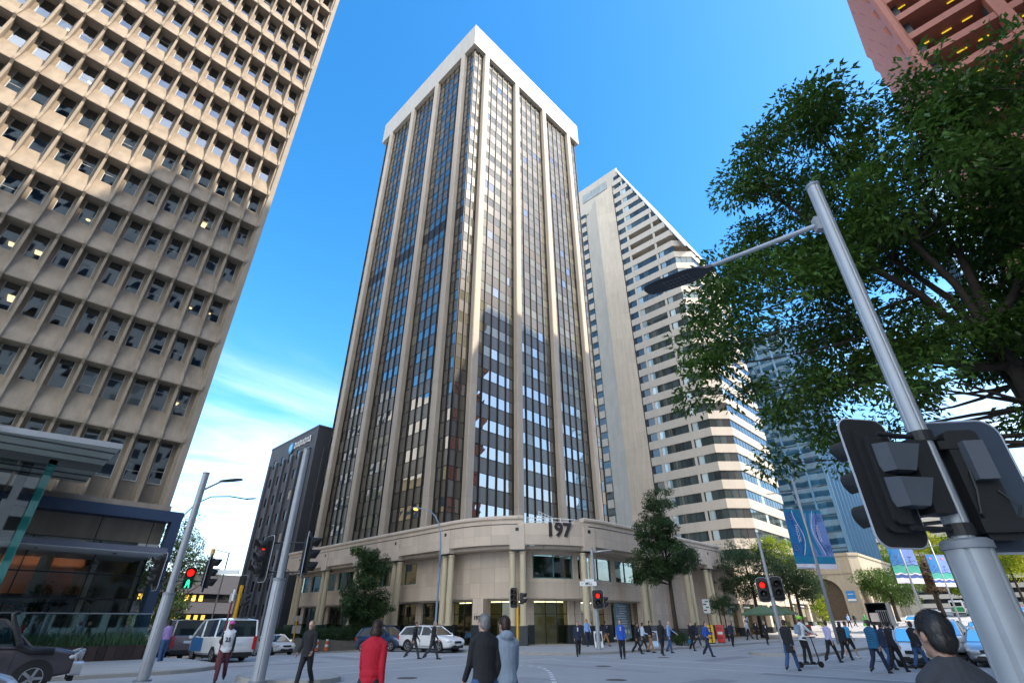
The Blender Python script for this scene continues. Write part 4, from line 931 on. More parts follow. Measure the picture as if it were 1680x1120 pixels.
def tree(label, loc, fork, tr, lobes, ncl, per, leaf, mt, rc=.6, group=None, name='street_tree', seed=1, shell=.55, droop=.5, bark=None, lean=(0, 0), limbs=6, twig=.02, asp=.36):
    """lobes: (x, y, z, rx, ry, rz) ellipsoids in the tree's own frame"""
    g = np.random.default_rng(seed); z0 = tz(loc[0], loc[1])+(loc[2] if len(loc) > 2 else KERB)
    t = thing(name, label, 'tree', (loc[0], loc[1], z0), 0, group)
    vol = np.array([l[3]*l[4]*l[5] for l in lobes]); cl = []
    for i in g.choice(len(lobes), ncl, p=vol**.75/(vol**.75).sum()):
        d = g.normal(size=3); d /= np.linalg.norm(d); l = lobes[i]; r = g.uniform(shell**3, 1)**(1/3)*(1+.12*g.normal())
        cl.append((l[0]+d[0]*l[3]*r, l[1]+d[1]*l[4]*r, l[2]+d[2]*l[5]*r))
    cl = np.array(cl); fk = np.array([lean[0], lean[1], fork])
    mb = MB(); pts = [(0, 0, -.15), (lean[0]*.2, lean[1]*.2+.03, fork*.35), (lean[0]*.6-.04, lean[1]*.6, fork*.7), tuple(fk)]
    mb.tube(pts, [tr*1.35, tr*1.05, tr*.92, tr*.85], 10)
    zc_ = cl[:, 2].max(); top = np.array([lean[0]*1.5+np.mean(cl[:, 0])*.5, lean[1]*1.5+np.mean(cl[:, 1])*.5, fork+(zc_-fork)*.75])
    lead = [fk+(top-fk)*u+g.normal(size=3)*.12*(u > 0) for u in (0, .35, .7, 1)]; mb.tube([tuple(p) for p in lead], [tr*.8, tr*.55, tr*.33, tr*.12], 8)
    sk = [(p, tr*.5*(1-.25*i)) for i, p in enumerate(lead)]
    mains = cl[g.choice(len(cl), min(limbs, len(cl)), replace=False)]
    for m in mains:
        s0 = lead[0]+(lead[2]-lead[0])*g.uniform(0, .8); mid = (s0+m)/2+np.array([0, 0, -.12*np.linalg.norm(m-s0)])+g.normal(size=3)*.25
        q = [s0*(1-u)**2+mid*2*u*(1-u)+m*u*u+g.normal(size=3)*.05 for u in np.linspace(0, 1, 7)]
        mb.tube([tuple(p) for p in q], list(np.linspace(tr*.5, tr*.1, 7)), 7); sk += [(p, tr*.5*(1-i/7)) for i, p in enumerate(q)]
    S = np.array([p for p, r in sk])
    br = MB()
    for c in cl:
        dd = np.linalg.norm(S-c, axis=1)+np.maximum(0, S[:, 2]-c[2]+.2)*1.5; j = int(np.argmin(dd)); s0 = S[j]; mid = (s0+c)/2+g.normal(size=3)*.18
        q = [s0*(1-u)**2+mid*2*u*(1-u)+c*u*u for u in np.linspace(0, 1, 5)]; r0 = min(sk[j][1]*.6, twig*2.2)
        br.tube([tuple(p) for p in q], [r0, r0*.8, r0*.6, twig*.6, twig*.3], 5, cap=False)
    mb.build('trunk', bark or m_bark, t, True); br.build('branch', bark or m_bark, t, True)
    leaf_mesh('crown', cl, per, leaf, rc*g.uniform(.6, 1.35, len(cl)), mt, t, droop=droop, rng=g, asp=asp)
    return t
lm_dark = leafmat('dark_leaf', (.07, .135, .02), .4)
lm_mid = leafmat('mid_leaf', (.05, .095, .03), .3)
lm_grey = leafmat('grey_green_leaf', (.075, .105, .065), .3)
lm_lime = leafmat('lime_leaf', (.25, .33, .014), .5)
lm_yel = leafmat('yellow_green_leaf', (.36, .38, .012), .5)
lm_brown = leafmat('bare_tan_leaf', (.30, .22, .13), .3)
# the big tree over the near kerb
tree('big dark green street tree whose crown hangs over the near traffic lights', (13.9, -1.15), 4.6, .22,
     [(.3, -.1, 9.4, 3.9, 4.3, 2.9), (-1.6, 3.9, 8.6, 2.2, 2.5, 2.1), (1.8, -3.4, 8.7, 3.8, 3.4, 3.3), (-.9, 1.5, 11.9, 2.7, 2.9, 2.1), (-.1, -.8, 11.2, 3.0, 3.0, 1.9), (-.2, 2.0, 6.0, 2.4, 3.4, 1.2), (-1.5, 5.0, 7.2, 1.3, 1.4, 1.1)], 400, 290, .165, lm_dark, .66, seed=3, shell=.8, limbs=12, twig=.022, lean=(.2, .1), name='street_tree', asp=.42)
tree('slim street tree beside the parking sign, in front of the podium columns', (41.2, 22.3), 4.2, .17,
     [(.2, .2, 6.3, 2.6, 2.6, 1.7), (-.2, .6, 8.6, 1.9, 1.9, 1.7), (.2, 0, 10.9, 1.25, 1.25, 1.5), (-1.4, 1.4, 5.0, 1.1, 1.1, .7)], 190, 170, .19, lm_mid, .5, seed=8, shell=.35, limbs=8)
tree('bushy narrow tree beside the left podium columns, behind the woman in the red coat', (25.2, 42.7), 1.4, .13,
     [(0, 0, 3.7, 2.0, 2.0, 1.8), (.2, 0, 6.2, 1.3, 1.3, 1.4), (.3, .3, 1.9, 1.1, 1.1, 1.1), (-.3, .6, 7.4, 1.2, 1.2, .5)], 190, 170, .19, lm_mid, .48, seed=14, shell=.3)
tree('shady street tree behind the red pedestrian signal on the median', (64, 24.4), 4, .2, [(0, 0, 7.6, 3.6, 3.6, 2.4), (-.8, 1, 5.2, 2.6, 2.6, 1.3)], 130, 110, .24, lm_mid, .8, seed=21, shell=.3)
tree('rounded street tree left of the first banner pole, by the umbrellas', (70, 21.8), 3.6, .2, [(0, 0, 6.4, 3.2, 3.2, 2.4), (1, -1, 4.6, 2.2, 2.2, 1.2)], 120, 110, .24, lm_mid, .8, seed=22, shell=.3)
tree('sunlit yellow-green tree top behind the first banner pole', (82, 26.5), 4, .2, [(0, 0, 9.6, 3.2, 3.2, 2.6)], 90, 110, .26, lm_lime, .9, seed=23, shell=.4)
tree('small clipped tree in front of the shop piers by the post boxes', (52.5, 23.2), 2.1, .06, [(0, 0, 3.0, 1.15, 1.15, .85)], 50, 90, .14, lm_mid, .35, seed=25, shell=.2)
tree('dark broad tree beside the arched building, under the second banners', (121, 21.6), 3.2, .3, [(0, 0, 6.0, 5, 5, 2.8), (6, 0, 5.4, 4, 4, 2.6)], 110, 110, .42, lm_dark, 1.2, seed=26, shell=.3)
for i, (x, y, h, r_, m, lb) in enumerate([(196, 14.5, 20, 9, lm_lime, 'tall yellow-green tree behind the second banner pole'), (240, 30, 27, 11, lm_yel, 'bright yellow tree crown behind the traffic signal backboard'),
        (205, 36, 17, 8, lm_lime, 'lime green tree left of the second banner pole, above the gabled roof'), (168, 13, 8.5, 4.4, lm_lime, 'small lime green tree on the median near the bus'), (250, 8, 26, 10, lm_yel, 'yellow sunlit tree beyond the third banner pole'),
        (160, 19.5, 12, 2.8, lm_brown, 'bare tan tree between the second and third banner poles'), (300, 16, 26, 12, lm_lime, 'farthest green tree at the end of the terrace'), (150, -6, 13, 5, lm_lime, 'sunny tree on the right pavement beyond the traffic lights')]):
    tree(lb, (x, y), h*.4, .35, [(0, 0, h*.68, r_, r_, h*.3)], 80, 110, .055*h**.5*3.2, m, r_*.28, seed=40+i, shell=.4, limbs=5, twig=.05)
# side street
tree('leafy tree at the corner of the concrete tower, behind the left traffic signals', (14.6, 62), 3.5, .25, [(0, 0, 7.2, 3.4, 3.4, 3.4), (.5, 0, 10.4, 2.2, 2.2, 2.2), (0, 0, 4.2, 2.6, 2.6, 1.4)], 140, 110, .26, lm_mid, .8, seed=60, shell=.3)
for i, (x, y, r_, h, lb) in enumerate([(13.2, 72, 2.4, 4.4, 'grey-green round bush beyond the brown van'), (17.5, 78, 2.2, 3.6, 'pale bush behind the white van, under the yellow signal pole'), (22.5, 72, 2.0, 3.4, 'low bush left of the podium end columns')]):
    tree(lb, (x, y), .8, .1, [(0, 0, h*.55, r_, r_, h*.45)], 70, 90, .2, lm_grey, .7, seed=70+i, shell=.2, name='bush')
for i, (x, y, lb) in enumerate([(5.0, 38.2, 'thin indoor tree behind the lobby glass near the corner'), (3.2, 37.6, 'thin indoor tree in the middle of the lobby glass')]):
    tree(lb, (x, y, .0), .9, .04, [(0, 0, 2.4, .8, .8, 1.4)], 36, 34, .15, lm_lime if 0 else lm_mid, .34, seed=80+i, shell=.2, name='indoor_tree', twig=.008)
tree('leafy shrub at the foot of the first banner pole', (80, 22.6), .7, .05, [(0, 0, 2.6, 1.2, 1.2, 1.9)], 50, 60, .2, lm_lime, .5, seed=90, shell=.2, name='shrub')
tree('low shrub around the foot of the slim street tree', (40.6, 21.7), .1, .03, [(0, 0, .45, .8, .8, .4)], 30, 60, .13, lm_mid, .3, seed=91, shell=.1, name='shrub')
# hedge and its stone planter along the podium
hd = thing('hedge', 'clipped green hedge behind the low stone planter wall of the podium', 'hedge', (26.6, 48, -1))
g = np.random.default_rng(5); cl = np.stack([g.uniform(-.5, .6, 260), g.uniform(-3.5, 15, 260), g.uniform(1.2, 2.3, 260)-.02*0], 1)
leaf_mesh('foliage', cl, 110, .11, .3, lm_mid, hd, rng=g)
pw = thing('planter_wall', 'low grey stone planter wall under the hedge beside the side street', 'planter', (26.2, 48, -1))
mb = MB((26.2, 48, -1)); mb.box(25.9, 27.6, 43.6, 63.6, -3, .25); mb.build('wall', mat('grey_stone_wall', (.16, .15, .13), .7, var=.1, stain=.1, panel=(1.2, .4, .7, .06)), pw)
# ------------------------------------------------------------------ signals, poles, signs
m_lens = mat('dark_lens', (.02, .015, .012), .15)
e_red = emit('red_lamp', (1, .012, .006), .55); e_grn = emit('green_lamp', (.03, 1, .4), .45); e_or = emit('orange_lamp', (1, .32, .04), 2.2)
m_rim = mat('white_rim', (.36, .39, .45), .4)
def signal(parent, loc, rz, lit=None, n=3, board=True, back=True, s=1., walk=False, bw=.30):
    """a signal head facing local +X; parts: housing (> visor, lens), backboard"""
    M = Matrix.Translation(loc) @ Matrix.Rotation(rz, 4, 'Z') @ Matrix.Scale(s, 4); H = .36*n
    mb = MB(); mb.X = M; mb.rbox((-.02, 0, 0), (.2, .34, H), .07); mb.rbox((-.14, 0, 0), (.06, .2, H*.86), .05)
    hs_ = mb.build('housing', m_black, parent, 40)
    for i in range(n):
        z = H/2-.18-i*.36; vz = MB(); vz.X = M
        R0 = []
        for q, d, rr in ((0, .08, .16), (1, .36, .165), (2, .36, .15), (3, .09, .145)):
            R0.append([(d-(.09*(1 if q in (1, 2) else 0)*(1-math.sin(t))*.9), rr*math.cos(t), z+rr*math.sin(t)) for t in [rad(-35+250*k/14) for k in range(15)]])
        v = [p for r_ in R0 for p in r_]; f = [(a*15+k, a*15+k+1, (a+1)*15+k+1, (a+1)*15+k) for a in range(3) for k in range(14)]; vz.add(v, f); vz.build('visor', m_black, hs_, True)
        on = lit is not None and i == lit[0]
        ln = MB(); ln.X = M
        if walk and on: ln.cbox((.1, 0, z+.08), (.02, .07, .07)); ln.cbox((.1, 0, z-.0), (.02, .12, .12)); ln.cbox((.1, .05, z-.1), (.02, .04, .12), 0, 0, 0, .25); ln.cbox((.1, -.05, z-.1), (.02, .04, .12), 0, 0, 0, -.25)
        else: ln.ell((.085, 0, z), (.05, .12, .12), 14, 8)
        ln.build('lens', lit[1] if on else m_lens, hs_, True)
    if board:
        b = MB(); b.X = M; b.rbox((-.06, 0, 0), (.02, .34+bw, H+.28), .14, m=0); 
        o_ = []
        w_, h_ = (.34+bw)/2, (H+.28)/2
        pts = []
        for qx, qy, t0 in ((1, 1, 0), (-1, 1, 90), (-1, -1, 180), (1, -1, 270)):
            for k in range(6): t = rad(t0+18*k); pts.append((-.06, qx*(w_-.14)+.14*math.cos(t), qy*(h_-.14)+.14*math.sin(t)))
        b.tube(pts+[pts[0]], .012, 6, 1); b.build('backboard', [m_black, m_rim], hs_)
    return hs_
def round_pole(t, x, y, z0, z1, r0, r1, mt, n=24, ribs=True, name='pole'):
    mb = MB(); rs = []
    for z, r in ((z0, r0), (z1, r1)):
        rg = []
        for j in range(n*2):
            a = math.pi*j/n; rr = r*(1 if not ribs or j % 8 else .93); rg.append((x+rr*math.cos(a), y+rr*math.sin(a), z))
        rs.append(rg)
    mb.rings(rs); return mb.build(name, mt, t, 30)
def lantern(t, p, d, ln=.85, wd=.3, mt=None, lampm=None):
    """LED street lantern lying along horizontal direction d from p"""
    a = math.atan2(d[1], d[0]); mb = MB(); mb.X = Matrix.Translation(p) @ Matrix.Rotation(a, 4, 'Z') @ Matrix.Rotation(-.12, 4, 'Y')
    rs = []
    for x, w_, h in ((0, .09, .045), (.08, .12, .06), (.2, wd*.75, .05), (.4, wd, .04), (ln*.8, wd*.92, .032), (ln*.96, wd*.7, .025), (ln, wd*.3, .015)):
        rs.append([(x, w_*.5*math.cos(k*math.pi/6), h*(math.sin(k*math.pi/6)) if k <= 6 else -.018) for k in range(12)])
    mb.rings(rs); o = mb.build('lantern', mt or m_dark, t, 40)
    l = MB(); l.X = mb.X
    for i in range(7):
        for j in range(3): l.cbox((.36+i*.065, (j-1)*wd*.2, -.022), (.04, wd*.12, .008))
    l.build('led_panel', lampm or mat('unlit_led', (.10, .10, .11), .3) if 'led' not in K or lampm else K['led'], o)
    K.setdefault('led', bpy.data.materials.get('unlit_led'))
def combo_pole(label, x, y, H, zj, r0, r1, name='traffic_light_pole', cat='traffic light', z0=None):
    z0 = tz(x, y)+KERB if z0 is None else z0; t = thing(name, label, cat, (x, y, z0))
    round_pole(t, 0, 0, 0, zj, r0, r0, m_galv, 24, True, 'lower_pole'); mb = MB(); mb.tube([(0, 0, zj-.01), (0, 0, zj+.05), (0, 0, zj+.07)], [r0*1.1, r0*1.1, r0*.95], 24); mb.build('collar', m_galvd, t, 40); mb = MB(); mb.tube([(0, 0, -.02), (0, 0, .03)], r0*1.5, 20); mb.build('base_flange', m_galvd, t, 40)
    round_pole(t, 0, 0, zj+.05, H, r1, r1*.9, m_galv, 20, True, 'upper_pole'); mb = MB(); mb.tube([(0, 0, H-.01), (0, 0, H+.03)], r1*.98, 20); mb.build('cap', m_galvd, t)
    return t
CAMX = (-FW[0], -FW[1])
def face_cam(x, y, off=0.): return math.atan2(-y, -x)+off
# --- near combined pole, right
nx, ny = 6.08, .40
P = combo_pole('closest thick grey traffic light pole on the right, with a long street light arm', nx, ny, 6.55, 2.12, .172, .085)
ux, uy = RT                                           # picture-right on the ground
A = (.03, 1.0)                                       # lamp arm direction, out over the road
mb = MB(); mb.tube([(A[0]*.06, A[1]*.06, 5.95), (A[0]*1.6, A[1]*1.6, 6.12)], [.036, .03], 10); mb.cbox((A[0]*.1, A[1]*.1, 5.96), (.1, .1, .2), 0, .6); mb.build('lamp_arm', m_galv, P)
lantern(P, (A[0]*1.5, A[1]*1.5, 6.08), A, 1.12, .4, mat('charcoal_lantern', (.03, .035, .045), .45))
hdg = math.atan2(.84, -.54)
signal(P, (-.40, .42, 2.70), rad(54), None, 3, True, True, .86, bw=.26)
mb = MB(); mb.X = Matrix.Translation((-.16, .1, 2.72)) @ Matrix.Rotation(rad(54), 4, 'Z')
mb.cbox((0, 0, 0), (.2, .22, .66)); mb.build('controller_box', m_black, P)
for z in (2.88, 2.57):
    mb = MB(); mb.X = Matrix.Translation((-.42, .2, z)) @ Matrix.Rotation(rad(54), 4, 'Z')
    mb.add([(-.12, -.17, .1), (-.12, .17, .1), (.1, .17, .14), (.1, -.17, .14), (-.06, -.1, -.13), (-.06, .1, -.13), (.1, .17, -.13), (.1, -.17, -.13)], [(0, 1, 2, 3), (4, 7, 6, 5), (0, 4, 5, 1), (1, 5, 6, 2), (2, 6, 7, 3), (3, 7, 4, 0)]); mb.build('signal_bracket', mat('grey_signal_case', (.085, .095, .115), .5) if z > 2.8 else bpy.data.materials['grey_signal_case'], P)
mb = MB(); mb.X = Matrix.Translation((.36, -.23, 2.70)) @ Matrix.Rotation(rad(36), 4, 'Z')
mb.rbox((0, 0, 0), (.02, .82, 1.22), .17, m=0, n=6); w_, h_ = .41, .61; pts = []
for qx, qy, t0 in ((1, 1, 0), (-1, 1, 90), (-1, -1, 180), (1, -1, 270)):
    for k in range(7): t_ = rad(t0+15*k); pts.append((0, qx*(w_-.17)+.17*math.cos(t_), qy*(h_-.17)+.17*math.sin(t_)))
mb.tube(pts+[pts[0]], .014, 6, 1); bb_ = mb.build('backboard', [mat('dark_blue_board', (.035, .05, .075), .5), m_rim], P)
mb = MB(); mb.X = Matrix.Translation((.36, -.23, 2.70)) @ Matrix.Rotation(rad(36), 4, 'Z')
mb.rbox((-.08, .04, -.02), (.14, .3, 1.0), .06); mb.cbox((-.1, .12, .34), (.12, .3, .08)); mb.cbox((-.12, .05, -.4), (.14, .34, .12)); mb.build('signal_back', m_black, bb_, 40)
mb = MB(); mb.X = Matrix.Translation((.36, -.23, 2.70)) @ Matrix.Rotation(rad(36), 4, 'Z')
mb.cbox((-.19, .02, .17), (.1, .17, .36)); mb.build('terminal_box', bpy.data.materials['grey_signal_case'], bb_)
mb = MB(); mb.X = Matrix.Translation((.36, -.23, 2.70)) @ Matrix.Rotation(rad(36), 4, 'Z')
mb.tube([(-.15, .1, .1), (-.22, .16, -.1), (-.2, .2, -.3), (-.1, .1, -.42)], .012, 6); mb.tube([(-.16, -.05, -.1), (-.22, -.12, -.25), (-.15, -.08, -.42)], .01, 6); mb.build('cable', m_black, bb_)
mb = MB()
for z in (2.27, 3.12): mb.tube([(-.45, .28, z), (0, 0, z), (.36, -.22, z)], .022, 8)
for z in (2.27, 3.12): mb.tube([(0, 0, z-.05), (0, 0, z+.05)], .105, 16)
mb.build('bracket', m_black, P)
# --- second near pole at the right edge behind the trunk
P2 = combo_pole('grey traffic light pole at the right edge beside the big tree trunk', 13.2, -1.35, 5.2, 1.98, .16, .08)
signal(P2, (-.42, .32, 2.6), rad(128), None, 3, True, True, .95)
mb = MB(); mb.tube([(-.36, .28, 2.6), (0, 0, 2.6)], .025, 8); mb.build('bracket', m_black, P2)
# --- tall pole left of centre
P3 = combo_pole('tall grey traffic light pole in front of the charcoal block, one red signal lit', 7.35, 18.0, 7.15, 2.75, .185, .12)
fc = face_cam(7.35, 18.)
signal(P3, (-.45, .52, 3.42), fc-rad(66), (0, e_red), 3, True, True, 1.05)
signal(P3, (.52, -.62, 3.52), fc+rad(82), None, 3, True, True, 1.05)
mb = MB()
for z in (3.0, 3.9): mb.tube([(-.4, .47, z), (0, 0, z), (.5, -.55, z)], .025, 8)
mb.tube([(-.1, .1, 2.95), (-.3, .25, 2.85), (-.3, .33, 3.1)], .012, 6); mb.tube([(.1, -.1, 3.1), (.35, -.35, 2.9), (.45, -.5, 3.3)], .012, 6); mb.build('bracket', m_black, P3)
# --- left corner pole with street lantern
P4 = combo_pole('grey traffic light pole with a street lantern on the left corner, lit green walking figure', 5.0, 20.9, 6.35, 2.35, .17, .12)
fc = face_cam(5., 20.9)
lantern(P4, (.42, -.42, 6.05), (.72, -.7), .8, .34, mat('dark_lantern', (.05, .055, .06), .5)); mb = MB(); mb.tube([(.05, -.05, 5.75), (.45, -.45, 6.06)], .035, 8); mb.build('lamp_arm', m_galvd, P4)
signal(P4, (-.42, .46, 3.05), fc-rad(72), None, 3, True, True, .85); signal(P4, (.36, -.36, 3.0), fc, (0, e_red), 1, False, True, .9)
h_ = signal(P4, (.36, -.36, 2.69), fc, (0, e_grn), 1, False, True, .9, walk=True); signal(P4, (.8, -.78, 3.0), fc+rad(80), None, 3, True, True, .85)
mb = MB(); mb.tube([(.75, -.75, 3.55), (.75, -.75, 3.72), (.75, -.75, 3.76)], [.07, .07, .04], 10); mb.build('beacon', mat('amber_cap', (.6, .38, .08), .4), P4)
mb = MB(); mb.cbox((1.2, -1.16, 3.03), (.9, .05, .14), 0, rad(-45)); mb.build('sign_blade', m_white, P4)
mb = MB()
for z in (2.75, 3.35): mb.tube([(-.4, .44, z), (0, 0, z), (.8, -.78, z)], .02, 8)
mb.build('bracket', m_black, P4)
# --- small posts and lamps
def post(name, label, cat, x, y, h, r, mt, z0=None, group=None):
    z0 = tz(x, y)+KERB if z0 is None else z0; t = thing(name, label, cat, (x, y, z0), 0, group); mb = MB(); mb.tube([(0, 0, -.05), (0, 0, h)], r, 10); mb.build('pole', mt, t, 40); return t
t = post('signal_post', 'thin grey post with a yellow push button, behind the left corner pole', 'signal post', 5.9, 24.9, 2.9, .045, m_galv); mb = MB(); mb.cbox((.02, -.08, 2.0), (.16, .12, .24), 0, .4); mb.build('push_button', m_yel, t)
t = post('marker_pole', 'thin dark red pole standing by the white van', 'pole', 8.6, 25.6, 2.95, .04, mat('dark_red_paint', (.16, .02, .03), .5), 0); mb = MB(); mb.tube([(0, 0, 2.5), (0, 0, 2.95)], .043, 10); mb.build('tip', m_white, t)
t = post('yellow_signal_pole', 'yellow traffic light pole beyond the man in the pink cap', 'traffic light', 12.6, 36.4, 3.7, .12, m_yel)
signal(t, (.1, .25, 3.75), face_cam(12.6, 36.4)+rad(150), None, 3, True, True, .8); signal(t, (.3, -.25, 2.9), face_cam(12.6, 36.4)+rad(75), None, 2, False, True, .9); mb = MB(); mb.cbox((-.35, .3, 3.0), (.04, .32, .5), 0, .3); mb.build('sign_plate', m_white, t)
t = post('yellow_signal_pole', 'yellow pedestrian light pole in front of the podium doors under the 197', 'traffic light', 26.9, 26.0, 3.6, .085, m_yel)
fc = face_cam(26.9, 26.); signal(t, (-.2, .14, 3.0), fc-rad(20), None, 3, True, True, .9); signal(t, (.25, -.2, 2.95), fc+rad(80), None, 2, False, True, .95)
# pedestrian signal + lamp on the podium corner
t = combo_pole('slender grey pole with a lit red signal and a MILL street sign', 30.8, 22.4, 6.1, 2.5, .14, .11)
fc = face_cam(30.8, 22.4); signal(t, (-.08, -.28, 2.9), fc, (0, e_red), 2, True, True, 1.15); signal(t, (.5, -.35, 2.75), fc+rad(85), None, 2, False, True, .9)
mb = MB(); mb.X = Matrix.Translation((-.45, .18, 3.85)) @ Matrix.Rotation(fc+math.pi/2, 4, 'Z'); mb.cbox((0, 0, 0), (1.15, .03, .28), 0); mb.cbox((.1, .0, .2), (.6, .028, .18), 0); text_mesh(mb, 'MILL', .24, .012, Matrix(((1, 0, 0, .05), (0, 0, -1, -.022), (0, 1, 0, 0), (0, 0, 0, 1))), 1, .01); mb.cbox((-.4, -.02, 0), (.12, .012, .03), 1); mb.build('street_sign', [m_white, m_dark], t)
mb = MB(); d = (.77, -.64); mb.tube([(0, 0, 5.85), (d[0]*.5, d[1]*.5, 5.9)], .03, 8); mb.build('lamp_arm', m_galv, t); lantern(t, (d[0]*.4, d[1]*.4, 5.9), d, 1.1, .34, m_white)
# curved lamp with its orange light on
t = post('street_lamp', 'pale blue curved street lamp lit orange in front of the tower', 'street lamp', 26.2, 33.9, 5.5, .085, mat('blue_grey_paint', (.2, .28, .38), .4), -.05)
mb = MB(); d = (-.71, .7); arc = [(d[0]*1.35*(1-math.cos(a)), d[1]*1.35*(1-math.sin(0)-math.cos(a)), 5.5+4.3*math.sin(a)*.62+1.6*a/1.57) for a in [rad(10*k) for k in range(10)]]
arc = [(d[0]*r_, d[1]*r_, z) for r_, z in ((0, 5.4), (.02, 7.), (.1, 8.0), (.28, 8.75), (.6, 9.35), (1.05, 9.75), (1.6, 9.95), (2.1, 10.0))]
mb.tube(arc, [.08, .07, .062, .056, .05, .046, .042, .04], 10); mb.build('arm', bpy.data.materials['blue_grey_paint'], t, True); mb = MB(); mb.X = Matrix.Translation((d[0]*2.3, d[1]*2.3, 9.97)) @ Matrix.Rotation(math.atan2(d[1], d[0]), 4, 'Z'); mb.ell((0, 0, .05), (.3, .14, .09), 12, 6); mb.build('lamp_head', m_galv, t, True); mb = MB(); mb.X = Matrix.Translation((d[0]*2.3, d[1]*2.3, 9.97)); mb.ell((0, 0, -.05), (.2, .14, .09), 12, 6); mb.build('bulb', e_or, t, True)
t = post('street_lamp', 'thin arched street lamp rising behind the navy portal frame', 'street lamp', 8.35, 37.4, 7.0, .05, m_dark); mb = MB(); d = (.8, -.6)
mb.tube([(0, 0, 7), (.08, -.06, 7.6), (.45, -.34, 8.3), (1.1, -.83, 8.75), (2.0, -1.5, 8.8), (2.9, -2.2, 8.65)], .035, 8); mb.build('arm', m_dark, t, True); lantern(t, (2.8, -2.1, 8.66), d, .6, .25)
t = post('street_lamp', 'distant grey street lamp between the left trees and the charcoal block', 'street lamp', 24.3, 78, 12, .09, m_galv); mb = MB(); mb.tube([(0, 0, 11.9), (-1.6, .3, 12.2)], .05, 8); mb.build('arm', m_galv, t); lantern(t, (-1.6, .3, 12.2), (-1, .2), .9, .3, m_white)
t = post('lamp_post', 'plain thin grey lamp post in front of the charcoal block', 'street lamp', 17.3, 44, 7.2, .06, m_galv)
# median pole with pedestrian signals
t = combo_pole('grey pole at the median nose with one lit red signal and one dark', 35.3, 12.4, 6.6, 2.9, .12, .1)
fc = face_cam(35.3, 12.4); signal(t, (-.3, .32, 3.3), fc, (0, e_red), 2, True, True, 1.35, bw=.16); signal(t, (.2, -.36, 3.35), fc+rad(8), None, 2, True, True, 1.35, bw=.16)
